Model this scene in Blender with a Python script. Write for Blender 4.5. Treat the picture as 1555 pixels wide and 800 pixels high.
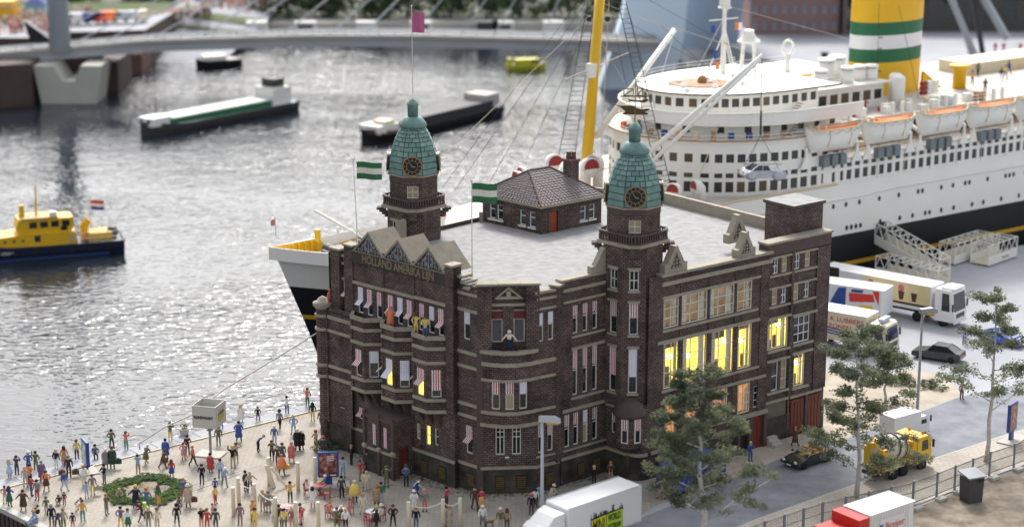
import bpy, bmesh, math, random
from mathutils import Vector, Matrix
random.seed(7)
R = math.radians
scene = bpy.context.scene
for o in list(bpy.data.objects): bpy.data.objects.remove(o)
C = scene.collection

# ------------------------------------------------------------------ camera
CAM_H, PITCH, FPX = 54.0, R(14.5), 3000.0
cd = bpy.data.cameras.new('camera')
cam = bpy.data.objects.new('camera', cd); C.objects.link(cam)
cam.location = (0, 0, CAM_H); cam.rotation_euler = (R(90) - PITCH, 0, 0)
cd.sensor_fit = 'HORIZONTAL'; cd.sensor_width = 36.0; cd.lens = FPX / 1555 * 36
cd.clip_start = 1.0; cd.clip_end = 6000
cd.dof.use_dof = True; cd.dof.focus_distance = 162.0; cd.dof.aperture_fstop = 0.105
scene.camera = cam

# ------------------------------------------------------------------ sky and sun
SUN_EL, SUN_AZ = 45.0, -3.5       # azimuth measured from the view direction towards the right
w = bpy.data.worlds.new('World'); scene.world = w; w.use_nodes = True
nt = w.node_tree; nt.nodes.clear()
sky = nt.nodes.new('ShaderNodeTexSky'); sky.sky_type = 'NISHITA'; sky.sun_disc = False
sky.sun_elevation = R(SUN_EL); sky.sun_rotation = R(SUN_AZ)
sky.air_density = 1.0; sky.dust_density = 4.0; sky.ozone_density = 1.0
hs = nt.nodes.new('ShaderNodeHueSaturation'); hs.inputs['Saturation'].default_value = 0.3
bg = nt.nodes.new('ShaderNodeBackground'); bg.inputs[1].default_value = 0.15
wo = nt.nodes.new('ShaderNodeOutputWorld')
nt.links.new(sky.outputs[0], hs.inputs['Color']); nt.links.new(hs.outputs[0], bg.inputs[0]); nt.links.new(bg.outputs[0], wo.inputs[0])
sd = bpy.data.lights.new('sun', 'SUN'); sd.energy = 1.4; sd.angle = R(11); sd.color = (1, .97, .92)
sun = bpy.data.objects.new('sun', sd); C.objects.link(sun)
_e, _a = R(SUN_EL), R(SUN_AZ)
_sdir = Vector((math.sin(_a) * math.cos(_e), math.cos(_a) * math.cos(_e), math.sin(_e)))
sun.rotation_euler = _sdir.to_track_quat('Z', 'Y').to_euler(); sun.location = (0, 150, 200)
vs = scene.view_settings
vs.view_transform = 'Standard'; vs.look = 'None'; vs.exposure = 1.0; vs.gamma = 1.0; vs.use_curve_mapping = False
scene.cycles.max_bounces = 6; scene.cycles.transparent_max_bounces = 8
scene.cycles.caustics_reflective = False; scene.cycles.caustics_refractive = False
scene.cycles.use_denoising = True

# ------------------------------------------------------------------ measuring helpers: a photo pixel and a height give a place
def _ray(u, v):
    c, s = math.cos(PITCH), math.sin(PITCH); z = -(v - 400.0)
    return Vector((u - 777.5, FPX * c + z * s, -FPX * s + z * c))
def G(u, v, z=0.0):
    d = _ray(u, v); return Vector((0, 0, CAM_H)) + d * ((z - CAM_H) / d.z)
def GY(u, v, Y):
    d = _ray(u, v); return Vector((0, 0, CAM_H)) + d * (Y / d.y)

# ------------------------------------------------------------------ materials
MATS = {}
def nodes_of(m):
    m.use_nodes = True; t = m.node_tree; return t, t.nodes['Principled BSDF']
def lin(c):
    return tuple(((x / 255) / 12.92 if x / 255 <= .04045 else ((x / 255 + .055) / 1.055) ** 2.4) for x in c)
def mat(name, col, rough=.6, var=.18, scale=2.0, bump=0.0, bscale=None, metal=0.0, spec=.4, emit=0.0, coat=0.0):
    """procedural material: base colour with noisy variation, optional noise bump"""
    if name in MATS: return MATS[name]
    m = bpy.data.materials.new(name); t, b = nodes_of(m); N = t.nodes
    b.inputs['Roughness'].default_value = rough; b.inputs['Metallic'].default_value = metal
    b.inputs['Specular IOR Level'].default_value = spec
    if coat: b.inputs['Coat Weight'].default_value = coat; b.inputs['Coat Roughness'].default_value = .08
    tc = N.new('ShaderNodeTexCoord')
    nz = N.new('ShaderNodeTexNoise'); nz.inputs['Scale'].default_value = scale; nz.inputs['Detail'].default_value = 5
    t.links.new(tc.outputs['Object'], nz.inputs['Vector'])
    mx = N.new('ShaderNodeMix'); mx.data_type = 'RGBA'
    mx.inputs[6].default_value = tuple(x * (1 - var) for x in col) + (1,)
    mx.inputs[7].default_value = tuple(min(1, x * (1 + var)) for x in col) + (1,)
    t.links.new(nz.outputs['Fac'], mx.inputs[0]); t.links.new(mx.outputs[2], b.inputs['Base Color'])
    if bump:
        n2 = N.new('ShaderNodeTexNoise'); n2.inputs['Scale'].default_value = bscale or scale * 6; n2.inputs['Detail'].default_value = 6
        t.links.new(tc.outputs['Object'], n2.inputs['Vector'])
        bp = N.new('ShaderNodeBump'); bp.inputs['Strength'].default_value = bump; bp.inputs['Distance'].default_value = .05
        t.links.new(n2.outputs['Fac'], bp.inputs['Height']); t.links.new(bp.outputs[0], b.inputs['Normal'])
    if emit:
        t.links.new(mx.outputs[2], b.inputs['Emission Color']); b.inputs['Emission Strength'].default_value = emit
    MATS[name] = m; return m

def brick_mat(name, c1, c2, mortar, bw, rh, ms=.03, bump=.6, rough=.8, dist=.04, stain=.35):
    if name in MATS: return MATS[name]
    m = bpy.data.materials.new(name); t, b = nodes_of(m); N = t.nodes; L = t.links
    b.inputs['Roughness'].default_value = rough; b.inputs['Specular IOR Level'].default_value = .3
    uv = N.new('ShaderNodeUVMap'); uv.uv_map = 'uv'
    br = N.new('ShaderNodeTexBrick'); br.inputs['Scale'].default_value = 1
    br.inputs['Brick Width'].default_value = bw; br.inputs['Row Height'].default_value = rh
    br.inputs['Mortar Size'].default_value = ms; br.inputs['Mortar Smooth'].default_value = .4
    br.inputs['Color1'].default_value = c1 + (1,); br.inputs['Color2'].default_value = c2 + (1,); br.inputs['Mortar'].default_value = mortar + (1,)
    wob = N.new('ShaderNodeTexNoise'); wob.inputs['Scale'].default_value = 3; L.new(uv.outputs[0], wob.inputs['Vector'])
    ad = N.new('ShaderNodeMixRGB'); ad.blend_type = 'LINEAR_LIGHT'; ad.inputs[0].default_value = .03
    L.new(uv.outputs[0], ad.inputs[1]); L.new(wob.outputs['Color'], ad.inputs[2]); L.new(ad.outputs[0], br.inputs['Vector'])
    tc = N.new('ShaderNodeTexCoord')
    nz = N.new('ShaderNodeTexNoise'); nz.inputs['Scale'].default_value = .7; nz.inputs['Detail'].default_value = 8; nz.inputs['Roughness'].default_value = .65
    L.new(tc.outputs['Object'], nz.inputs['Vector'])
    mr = N.new('ShaderNodeMapRange'); mr.inputs[1].default_value = .3; mr.inputs[2].default_value = .7; mr.inputs[3].default_value = 1 - stain; mr.inputs[4].default_value = 1 + stain
    L.new(nz.outputs['Fac'], mr.inputs[0])
    mu = N.new('ShaderNodeVectorMath'); mu.operation = 'SCALE'; L.new(br.outputs['Color'], mu.inputs[0]); L.new(mr.outputs[0], mu.inputs['Scale'])
    L.new(mu.outputs[0], b.inputs['Base Color'])
    bp = N.new('ShaderNodeBump'); bp.invert = True; bp.inputs['Strength'].default_value = bump; bp.inputs['Distance'].default_value = dist
    L.new(br.outputs['Fac'], bp.inputs['Height']); L.new(bp.outputs[0], b.inputs['Normal'])
    MATS[name] = m; return m

def stripe_mat(name, c1, c2, scale, axis=0, duty=.5, rough=.7):
    """printed stripes along a uv axis (uv of the piece in metres)"""
    if name in MATS: return MATS[name]
    m = bpy.data.materials.new(name); t, b = nodes_of(m); N = t.nodes; L = t.links
    b.inputs['Roughness'].default_value = rough
    uv = N.new('ShaderNodeUVMap'); uv.uv_map = 'uv'; sp = N.new('ShaderNodeSeparateXYZ'); L.new(uv.outputs[0], sp.inputs[0])
    ml = N.new('ShaderNodeMath'); ml.operation = 'MULTIPLY'; ml.inputs[1].default_value = scale; L.new(sp.outputs[axis], ml.inputs[0])
    fr = N.new('ShaderNodeMath'); fr.operation = 'FRACT'; L.new(ml.outputs[0], fr.inputs[0])
    gt = N.new('ShaderNodeMath'); gt.operation = 'GREATER_THAN'; gt.inputs[1].default_value = duty; L.new(fr.outputs[0], gt.inputs[0])
    mx = N.new('ShaderNodeMix'); mx.data_type = 'RGBA'; mx.inputs[6].default_value = c1 + (1,); mx.inputs[7].default_value = c2 + (1,)
    L.new(gt.outputs[0], mx.inputs[0]); L.new(mx.outputs[2], b.inputs['Base Color'])
    MATS[name] = m; return m

def glass_clear(name='clear_glass', tint=(1, 1, 1), refl=.12):
    if name in MATS: return MATS[name]
    m = bpy.data.materials.new(name); m.use_nodes = True; t = m.node_tree; N = t.nodes; N.clear()
    tr = N.new('ShaderNodeBsdfTransparent'); tr.inputs[0].default_value = tint + (1,)
    gl = N.new('ShaderNodeBsdfGlossy'); gl.inputs['Roughness'].default_value = .03
    mx = N.new('ShaderNodeMixShader'); mx.inputs[0].default_value = refl; o = N.new('ShaderNodeOutputMaterial')
    t.links.new(tr.outputs[0], mx.inputs[1]); t.links.new(gl.outputs[0], mx.inputs[2]); t.links.new(mx.outputs[0], o.inputs[0])
    MATS[name] = m; return m

# ------------------------------------------------------------------ mesh collector
class MB:
    def __init__(s): s.v = []; s.f = []; s.m = []; s.uv = {}
    def quad(s, pts, m=0, uv=None):
        i = len(s.v); s.v += [tuple(p) for p in pts]; s.f.append(tuple(range(i, i + len(pts)))); s.m.append(m)
        if uv: s.uv[len(s.f) - 1] = uv
        return s
    def hexa(s, p, m=0):
        """p: 8 points, bottom ring then top ring"""
        i = len(s.v); s.v += [tuple(q) for q in p]
        for q in ((3, 2, 1, 0), (4, 5, 6, 7), (0, 1, 5, 4), (1, 2, 6, 5), (2, 3, 7, 6), (3, 0, 4, 7)):
            s.f.append(tuple(i + k for k in q)); s.m.append(m)
        return s
    def box(s, c, size, rz=0.0, m=0, tilt=None):
        x, y, z = (k / 2 for k in size); cs, sn = math.cos(rz), math.sin(rz); P = []
        for dz in (-z, z):
            for dx, dy in ((-x, -y), (x, -y), (x, y), (-x, y)):
                P.append((c[0] + dx * cs - dy * sn, c[1] + dx * sn + dy * cs, c[2] + dz))
        return s.hexa(P, m)
    def obox(s, o, a, b, c, m=0):
        o, a, b, c = map(Vector, (o, a, b, c))
        return s.hexa([o, o + a, o + a + b, o + b, o + c, o + a + c, o + a + b + c, o + b + c], m)
    def prism(s, poly, z0, z1, m=0, mt=None, cap=True):
        n = len(poly); i = len(s.v)
        s.v += [(p[0], p[1], z0) for p in poly] + [(p[0], p[1], z1) for p in poly]
        for k in range(n):
            j = (k + 1) % n; s.f.append((i + k, i + j, i + n + j, i + n + k)); s.m.append(m)
        if cap:
            s.f.append(tuple(i + n + k for k in range(n))); s.m.append(m if mt is None else mt)
            s.f.append(tuple(i + n - 1 - k for k in range(n))); s.m.append(m)
        return s
    def loft(s, rings, m=0, closed=True, caps=True):
        n = len(rings[0]); i0 = len(s.v)
        for r in rings: s.v += [tuple(p) for p in r]
        for a in range(len(rings) - 1):
            for k in range(n if closed else n - 1):
                j = (k + 1) % n
                s.f.append((i0 + a * n + k, i0 + a * n + j, i0 + (a + 1) * n + j, i0 + (a + 1) * n + k)); s.m.append(m)
        if caps and closed:
            s.f.append(tuple(i0 + n - 1 - k for k in range(n))); s.m.append(m)
            b = i0 + (len(rings) - 1) * n; s.f.append(tuple(b + k for k in range(n))); s.m.append(m)
        return s
    def tube(s, p0, p1, r0, r1=None, n=8, m=0):
        p0, p1 = Vector(p0), Vector(p1); r1 = r0 if r1 is None else r1; d = (p1 - p0)
        if d.length < 1e-6: return s
        d.normalize(); a = d.orthogonal().normalized(); b = d.cross(a)
        ring = lambda p, r: [p + (a * math.cos(2 * math.pi * k / n) + b * math.sin(2 * math.pi * k / n)) * r for k in range(n)]
        return s.loft([ring(p0, r0), ring(p1, r1)], m)
    def path(s, pts, r, n=6, m=0):
        pts = [Vector(p) for p in pts]; rr = r if isinstance(r, (list, tuple)) else [r] * len(pts); rings = []
        a = None
        for k, p in enumerate(pts):
            d = (pts[min(k + 1, len(pts) - 1)] - pts[max(k - 1, 0)]).normalized()
            a = d.orthogonal().normalized() if a is None else (a - d * a.dot(d)).normalized()
            b = d.cross(a)
            rings.append([p + (a * math.cos(2 * math.pi * q / n) + b * math.sin(2 * math.pi * q / n)) * rr[k] for q in range(n)])
        return s.loft(rings, m)
    def lathe(s, prof, n=16, c=(0, 0, 0), rz=0.0, m=0, sx=1.0, sy=1.0):
        rings = [[(c[0] + sx * r * math.cos(rz + 2 * math.pi * k / n), c[1] + sy * r * math.sin(rz + 2 * math.pi * k / n), c[2] + z) for k in range(n)] for r, z in prof]
        return s.loft(rings, m)
    def ball(s, c, r, n=10, k=6, m=0, sz=1.0, sx=1.0, sy=1.0):
        prof = [(max(.001, r * math.sin(math.pi * i / k)), -r * sz * math.cos(math.pi * i / k)) for i in range(k + 1)]
        return s.lathe(prof, n, c, 0, m, sx, sy)
    def data(s, name, mats, smooth=False):
        me = bpy.data.meshes.new(name); me.from_pydata(s.v, [], s.f)
        for x in (mats if isinstance(mats, (list, tuple)) else [mats]): me.materials.append(x)
        if any(s.m): me.polygons.foreach_set('material_index', s.m)
        ul = me.uv_layers.new(name='uv'); vs_ = me.vertices; dat = [0.0] * (2 * len(me.loops))
        for p in me.polygons:
            cu = s.uv.get(p.index); n = p.normal
            if cu:
                for k, li in enumerate(p.loop_indices): dat[2 * li], dat[2 * li + 1] = cu[k]
                continue
            flat = abs(n.z) > .85
            if not flat:
                l = math.hypot(n.x, n.y) or 1; tx, ty = -n.y / l, n.x / l
            for li in p.loop_indices:
                co = vs_[me.loops[li].vertex_index].co
                if flat: dat[2 * li], dat[2 * li + 1] = co.x, co.y
                else: dat[2 * li], dat[2 * li + 1] = co.x * tx + co.y * ty, co.z
        ul.data.foreach_set('uv', dat)
        if smooth: me.polygons.foreach_set('use_smooth', [True] * len(me.polygons))
        me.update(); return me
    def build(s, name, mats, parent=None, smooth=False, loc=None, rz=0.0):
        o = bpy.data.objects.new(name, s.data(name, mats, smooth)); C.objects.link(o)
        if parent is not None:
            o.parent = parent
            if parent.get('_w'): o.location = -Vector(parent.location)
        if loc is not None: o.location = loc
        if rz: o.rotation_euler.z = rz
        return o

def tag(o, label=None, cat=None, group=None, kind=None):
    if label: o['label'] = label
    if cat: o['category'] = cat
    if group: o['group'] = group
    if kind: o['kind'] = kind
    return o
WORLD_ROOTS = []
def thing(name, label, cat, loc=(0, 0, 0), rz=0.0, group=None, world=False):
    o = bpy.data.objects.new(name, None); C.objects.link(o); o.location = loc; o.rotation_euler.z = rz
    o.empty_display_size = .5
    if world: o['_w'] = 1; WORLD_ROOTS.append(o)
    return tag(o, label, cat, group)
def struct(o): o['kind'] = 'structure'; return o
def kids(o): return [c for c in list(C.objects) if c.parent == o]
def copy_tree(o, parent=None):
    c = o.copy(); C.objects.link(c); c.parent = parent
    for ch in o.children: copy_tree(ch, c)
    return c
def inst(mesh_obj, parent, loc, rz=0.0, scale=None, name=None):
    c = mesh_obj.copy(); C.objects.link(c); c.parent = parent; c.location = loc; c.rotation_euler.z = rz
    if scale: c.scale = scale
    return c
def text_mesh(txt, size, ext=.02, align='CENTER', bold=0.0):
    cu = bpy.data.curves.new('lettering', 'FONT'); cu.body = txt; cu.size = size; cu.extrude = ext; cu.offset = bold
    cu.align_x = align; cu.align_y = 'CENTER'; cu.resolution_u = 3
    o = bpy.data.objects.new('tmp', cu); C.objects.link(o)
    me = bpy.data.meshes.new_from_object(o.evaluated_get(bpy.context.evaluated_depsgraph_get()))
    bpy.data.objects.remove(o); return me
def lettering(txt, size, origin, xdir, updir, material, parent, ext=.02, align='CENTER', name='lettering', sx=1.0, bold=0.0):
    me = text_mesh(txt, size, ext, align, bold); x = Vector(xdir).normalized(); y = Vector(updir).normalized(); z = x.cross(y)
    M = Matrix(((x.x * sx, y.x, z.x, origin[0]), (x.y * sx, y.y, z.y, origin[1]), (x.z * sx, y.z, z.z, origin[2]), (0, 0, 0, 1)))
    me.transform(M); me.materials.clear(); me.materials.append(material)
    o = bpy.data.objects.new(name, me); C.objects.link(o); o.parent = parent
    if parent is not None and parent.get('_w'): o.location = -Vector(parent.location)
    return o
# ------------------------------------------------------------------ palette
BRICK = brick_mat('dark_brick', (.175, .126, .108), (.10, .073, .064), (.026, .02, .018), .34, .165, .028, .9, dist=.06, stain=.5)
BRICK2 = brick_mat('plinth_render', (.06, .055, .045), (.045, .04, .033), (.045, .04, .033), .9, .5, .01, .15, stain=.6)
STONE = mat('tan_stone', (.30, .265, .205), .8, .3, 1.5, .35, 8)
STONE_D = mat('brown_stone', (.085, .06, .055), .75, .25, 1.5, .3, 8)
ROOFW = mat('pale_felt_roof', (.30, .296, .295), .95, .4, 1.4, 1.0, 9)
COPPER = mat('verdigris_copper', (.14, .24, .215), .65, .5, 2.0, .3, 6)
COPPER2 = mat('verdigris_copper_light', (.185, .30, .265), .65, .45, 2.0, .3, 6)
FRAME = mat('cream_frame_paint', (.66, .64, .56), .5, .1)
FRAME_W = mat('white_frame_paint', (.75, .77, .78), .5, .08)
GLASS_D = mat('dark_window_glass', (.012, .018, .02), .08, .4, .8, spec=.6)
GLASS_B = mat('blind_cream', (.36, .31, .19), .6, .15, 2)
ROOMLIT = mat('lamplit_room', (1.0, .60, .10), .8, .5, .9, emit=.95)
ROOMDIM = mat('dim_room', (.26, .17, .085), .9, .9, 1.6, emit=.26)
ROOMORG = mat('orange_lit_room', (.62, .30, .09), .8, .6, 1.1, emit=.45)
LAMPG = mat('lamp_globe', (1, .85, .5), .5, .05, emit=5.0)
CURTAIN = mat('cream_curtain', (.66, .62, .50), .9, .2, 4)
AWN_R = stripe_mat('red_white_awning_cloth', (.74, .70, .69), (.33, .03, .045), 5.5, 0, .5)
AWN_P = stripe_mat('pink_white_awning_cloth', (.78, .72, .73), (.45, .09, .13), 5.5, 0, .5)
AWN_B = stripe_mat('pale_blue_awning_cloth', (.72, .72, .78), (.50, .51, .62), 8.0, 0, .6)
WHITE = mat('white_paint', (.74, .74, .74), .42, .06, .5)
SHIPW = mat('ship_white_paint', (.80, .785, .73), .5, .08, .25)
CREAM = mat('cream_paint', (.62, .55, .40), .6, .12, 1)
SHIPCREAM = mat('ship_cream_edge', (.62, .50, .30), .6, .12, .5)
BLACK = mat('black_hull_paint', (.008, .008, .009), .5, .3, .3)
BLACKP = mat('black_plastic', (.012, .012, .013), .4, .2)
YELLOW = mat('yellow_paint', (.74, .44, .015), .45, .08, .6)
YSTRIPE = mat('yellow_stripe', (.62, .36, .02), .5, .1)
GREENP = mat('green_paint', (.018, .13, .055), .5, .12, .5)
TEAK = mat('teak_rail', (.36, .20, .10), .7, .25, 3)
DECK = mat('pale_deck', (.52, .47, .42), .85, .15, .6)
ORANGE = mat('orange_cover', (.78, .20, .05), .75, .2, 3)
GREYM = mat('grey_metal', (.26, .27, .29), .45, .12, 1.5, metal=.3)
LGREYM = mat('light_grey_metal', (.48, .50, .53), .45, .1, 1)
DGREY = mat('dark_grey_paint', (.055, .055, .06), .5, .2)
ROPEM = mat('rope', (.45, .42, .37), .9, .2, 6)
WIRE = mat('dark_rigging', (.045, .045, .05), .7, .2)
WIREL = mat('light_rope_rigging', (.55, .50, .40), .8, .2)
REDP = mat('red_paint', (.52, .03, .025), .4, .12)
BLUEP = mat('blue_paint', (.02, .055, .24), .38, .12)
LBLUE = mat('light_blue_concrete', (.66, .78, .90), .8, .06, .03)
CONC = mat('pale_concrete', (.44, .42, .38), .85, .15, .4, .2, 3)
CONCG = mat('grey_bridge_concrete', (.38, .39, .41), .8, .12, .15)
BROWNW = mat('brown_sheet_pile', (.075, .052, .042), .8, .3, .4)
RUST = mat('maroon_vent', (.28, .03, .025), .6, .2)
RED_DOOR = mat('red_brown_door', (.14, .028, .018), .55, .3, 2)
GRATE = mat('ochre_grille', (.13, .085, .025), .7, .4, 3)
TERRA = mat('brown_clay', (.13, .07, .055), .8, .25, 3)
GOLD = mat('gilt_metal', (.30, .215, .10), .5, .25, 3, metal=.3); BRONZE = mat('old_bronze', (.10, .068, .03), .5, .35, 4, metal=.3)
SILVER = mat('silver_car_paint', (.38, .40, .44), .25, .06, 1, metal=.55, coat=.5)
RUBBER = mat('rubber_tyre', (.014, .014, .015), .85, .2)
CHROME = mat('wheel_metal', (.55, .56, .58), .3, .08, metal=.7)
HEADL = mat('headlamp_lens', (.7, .7, .66), .12, .05)
TAIL = mat('tail_lamp_lens', (.45, .02, .02), .2, .05)
CARGL = mat('car_window_glass', (.015, .018, .022), .06, .2, spec=.6)
SIGNTXT = mat('gilt_lettering', (.22, .175, .105), .6, .25, 4)

def leafmat(name, c):
    m = mat(name, c, .75, .45, .9); t = m.node_tree; b = t.nodes['Principled BSDF']; b.inputs['Specular IOR Level'].default_value = .15
    tl = t.nodes.new('ShaderNodeBsdfTranslucent'); mx = t.nodes.new('ShaderNodeMixShader'); mx.inputs[0].default_value = .38
    t.links.new(b.inputs['Base Color'].links[0].from_socket, tl.inputs[0]); t.links.new(b.outputs[0], mx.inputs[1]); t.links.new(tl.outputs[0], mx.inputs[2])
    t.links.new(mx.outputs[0], t.nodes['Material Output'].inputs[0]); return m
LEAF = leafmat('grey_green_leaves', (.165, .195, .125)); LEAF2 = leafmat('olive_leaves', (.215, .23, .135)); LEAF3 = leafmat('dark_leaves', (.085, .105, .072))
BARK = mat('birch_bark', (.46, .44, .41), .85, .5, 3, .5, 12)
HEDGE = leafmat('hedge_green', (.10, .17, .055)); GRASS = leafmat('moss_green', (.15, .19, .08))

# water: dark, glossy, ruffled by two sizes of ripple
def water_mat():
    m = bpy.data.materials.new('river_water'); t, b = nodes_of(m); N = t.nodes; L = t.links
    b.inputs['Base Color'].default_value = (.014, .019, .026, 1); b.inputs['Roughness'].default_value = .03
    b.inputs['IOR'].default_value = 1.33; b.inputs['Specular IOR Level'].default_value = .5
    tc = N.new('ShaderNodeTexCoord')
    mp = N.new('ShaderNodeMapping'); mp.inputs['Rotation'].default_value = (0, 0, R(12)); mp.inputs['Scale'].default_value = (.6, 1.1, 1)
    L.new(tc.outputs['Object'], mp.inputs['Vector'])
    def nz(scale, det, ro=.55):
        n = N.new('ShaderNodeTexNoise'); n.inputs['Scale'].default_value = scale; n.inputs['Detail'].default_value = det; n.inputs['Roughness'].default_value = ro
        n.inputs['Distortion'].default_value = .6; L.new(mp.outputs[0], n.inputs['Vector']); return n
    a = nz(1.15, 1.6, .5); b2 = nz(.2, 2); patch = nz(.016, 2)
    ml = N.new('ShaderNodeMath'); ml.operation = 'MULTIPLY_ADD'; ml.inputs[1].default_value = .5; L.new(a.outputs['Fac'], ml.inputs[0])
    m3 = N.new('ShaderNodeMath'); m3.operation = 'MULTIPLY'; m3.inputs[1].default_value = .6; L.new(b2.outputs['Fac'], m3.inputs[0]); L.new(m3.outputs[0], ml.inputs[2])
    st = N.new('ShaderNodeMapRange'); st.inputs[1].default_value = .4; st.inputs[2].default_value = .6; st.inputs[3].default_value = .3; st.inputs[4].default_value = 1.15
    L.new(patch.outputs['Fac'], st.inputs[0])
    bp = N.new('ShaderNodeBump'); bp.inputs['Distance'].default_value = .55; L.new(st.outputs[0], bp.inputs['Strength']); L.new(ml.outputs[0], bp.inputs['Height'])
    L.new(bp.outputs[0], b.inputs['Normal'])
    return m
WATER = water_mat()

def ground_mat(name, c1, c2, scale, cob=None, patch=.05):
    """stone-dust ground with stains; cob = cobble size in metres"""
    m = bpy.data.materials.new(name); t, b = nodes_of(m); N = t.nodes; L = t.links
    b.inputs['Roughness'].default_value = .92; b.inputs['Specular IOR Level'].default_value = .2
    tc = N.new('ShaderNodeTexCoord')
    n1 = N.new('ShaderNodeTexNoise'); n1.inputs['Scale'].default_value = patch * 4; n1.inputs['Detail'].default_value = 9; n1.inputs['Roughness'].default_value = .62
    L.new(tc.outputs['Object'], n1.inputs['Vector'])
    rp = N.new('ShaderNodeMapRange'); rp.inputs[1].default_value = .32; rp.inputs[2].default_value = .68; L.new(n1.outputs['Fac'], rp.inputs[0])
    mx = N.new('ShaderNodeMix'); mx.data_type = 'RGBA'; mx.inputs[6].default_value = c1 + (1,); mx.inputs[7].default_value = c2 + (1,); L.new(rp.outputs[0], mx.inputs[0])
    out = mx.outputs[2]
    n2 = N.new('ShaderNodeTexNoise'); n2.inputs['Scale'].default_value = scale; n2.inputs['Detail'].default_value = 6; L.new(tc.outputs['Object'], n2.inputs['Vector'])
    h = n2.outputs['Fac']
    if cob:
        mpp = N.new('ShaderNodeMapping'); mpp.inputs['Rotation'].default_value = (0, 0, R(39)); L.new(tc.outputs['Object'], mpp.inputs['Vector'])
        br = N.new('ShaderNodeTexBrick'); br.inputs['Scale'].default_value = 1; br.inputs['Brick Width'].default_value = cob * 1.6; br.inputs['Row Height'].default_value = cob
        br.inputs['Mortar Size'].default_value = cob * .12; br.inputs['Mortar Smooth'].default_value = .5
        br.inputs['Color1'].default_value = (1, 1, 1, 1); br.inputs['Color2'].default_value = (.86, .86, .86, 1); br.inputs['Mortar'].default_value = (.62, .60, .57, 1)
        L.new(mpp.outputs[0], br.inputs['Vector'])
        mm = N.new('ShaderNodeMix'); mm.data_type = 'RGBA'; mm.blend_type = 'MULTIPLY'; mm.inputs[0].default_value = .7
        L.new(out, mm.inputs[6]); L.new(br.outputs['Color'], mm.inputs[7]); out = mm.outputs[2]
    L.new(out, b.inputs['Base Color'])
    bp = N.new('ShaderNodeBump'); bp.inputs['Strength'].default_value = .35; bp.inputs['Distance'].default_value = .06; L.new(h, bp.inputs['Height']); L.new(bp.outputs[0], b.inputs['Normal'])
    return m
PLAZA = ground_mat('plaza_cobbles', (.31, .275, .23), (.44, .405, .355), 6, .32)
QUAYC = ground_mat('quay_concrete', (.31, .315, .335), (.41, .415, .44), 3, None, .02)
ASPH = ground_mat('grey_asphalt', (.165, .175, .20), (.275, .285, .31), 9, None, .1)
PAVE = ground_mat('beige_pavement', (.40, .36, .31), (.50, .46, .41), 5, .4)
SAND = ground_mat('sandy_ground', (.34, .29, .22), (.48, .43, .36), 4, None, .12)
DIRT = ground_mat('dry_dirt', (.14, .115, .085), (.33, .28, .22), 4, None, .18)
FARG = ground_mat('far_ground', (.10, .105, .085), (.18, .18, .15), 1, None, .01)
# ------------------------------------------------------------------ water, quay, roads
WZ = -8.0
struct(MB().quad([(-3000, -200, WZ), (3000, -200, WZ), (3000, 900, WZ), (-3000, 900, WZ)]).build('river_water', WATER))
def sheet(name, pts, z, material, th=0.0):
    mb = MB()
    P = [(p.x, p.y) if hasattr(p, 'x') else p for p in pts]
    a = sum(P[i][0] * P[(i + 1) % len(P)][1] - P[(i + 1) % len(P)][0] * P[i][1] for i in range(len(P)))
    if a < 0: P = P[::-1]
    if th: mb.prism(P, z - th, z)
    else: mb.quad([(x, y, z) for x, y in P])
    return struct(mb.build(name, material))
QA = Vector((-41.4, 140.45)); QB = Vector((-15.75, 161.9)); QC = Vector((34.0, 199.9)); QD = Vector((160.0, 291.0))
quay = MB().prism([(QA.x, QA.y), (60, 39), (300, 39), (300, 291), (QD.x, QD.y), (QC.x, QC.y), (QB.x, QB.y)], WZ - 1, 0, 0, 1)
quay = struct(quay.build('quay', [BROWNW, QUAYC]))
# corrugated sheet piling along the near edge
for k in range(16):
    p = QA + Vector((.707, -.707)) * (4.2 + k * .62)
    q = MB(); q.box((0, 0, -2.6), (.34, .22, 4.6)); 
    if k == 0: pile0 = q.build('sheet_pile', BROWNW, quay, loc=(p.x, p.y, 0), rz=R(-45))
    else: inst(pile0, quay, (p.x, p.y, 0), R(-45))
struct(MB().obox((QA.x - .1, QA.y - .14, -.28), (40 * .707, -40 * .707, 0), (.42, .42, 0), (0, 0, .36)).build('quay_edge_beam', CONC))
dq = (QB - QA).normalized(); nq = Vector((dq.y, -dq.x))          # nq points away from the water
plaza = [QA + Vector((.5, -.2)), QB + nq * .1, Vector((2, 176.0)), Vector((8, 172)), Vector((30, 150)), G(1000, 765), G(945, 800), Vector((4, 110)), Vector((-12, 111.8))]
sheet('plaza_paving', plaza, .004, PLAZA)
cp = MB()
L_ = (QB - QA).length + 18
n = 26
for k in range(n):        # coping stones of the far quay edge
    a = QA + dq * (L_ * k / n + .03); b = dq * (L_ / n - .06)
    q = MB().obox((0, 0, -.3), (b.x, b.y, 0), (nq.x * 1.55, nq.y * 1.55, 0), (0, 0, .42))
    o = q.build('coping_stone', QUAYC) if k == 0 else None
    if k == 0: cop0 = o; o.location = (a.x, a.y, 0); cop0.parent = quay
    else: inst(cop0, quay, (a.x, a.y, 0))
struct(MB().obox(((QA + nq * 1.56).x, (QA + nq * 1.56).y, -.1), (dq.x * L_, dq.y * L_, 0), (nq.x * .16, nq.y * .16, 0), (0, 0, .2)).build('quay_kerb', CREAM))
# expansion joints crossing the plaza
jm = MB()
for (a, b) in (((200, 780), (385, 712)), ((280, 740), (452, 690)), ((430, 770), (600, 735))):
    A, B = G(*a), G(*b); d = (B - A).normalized(); q = Vector((-d.y, d.x, 0)) * .05
    jm.quad([A - q + Vector((0, 0, .009)), A + q + Vector((0, 0, .009)), B + q + Vector((0, 0, .009)), B - q + Vector((0, 0, .009))])
struct(jm.build('paving_joint', DGREY))
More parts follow.
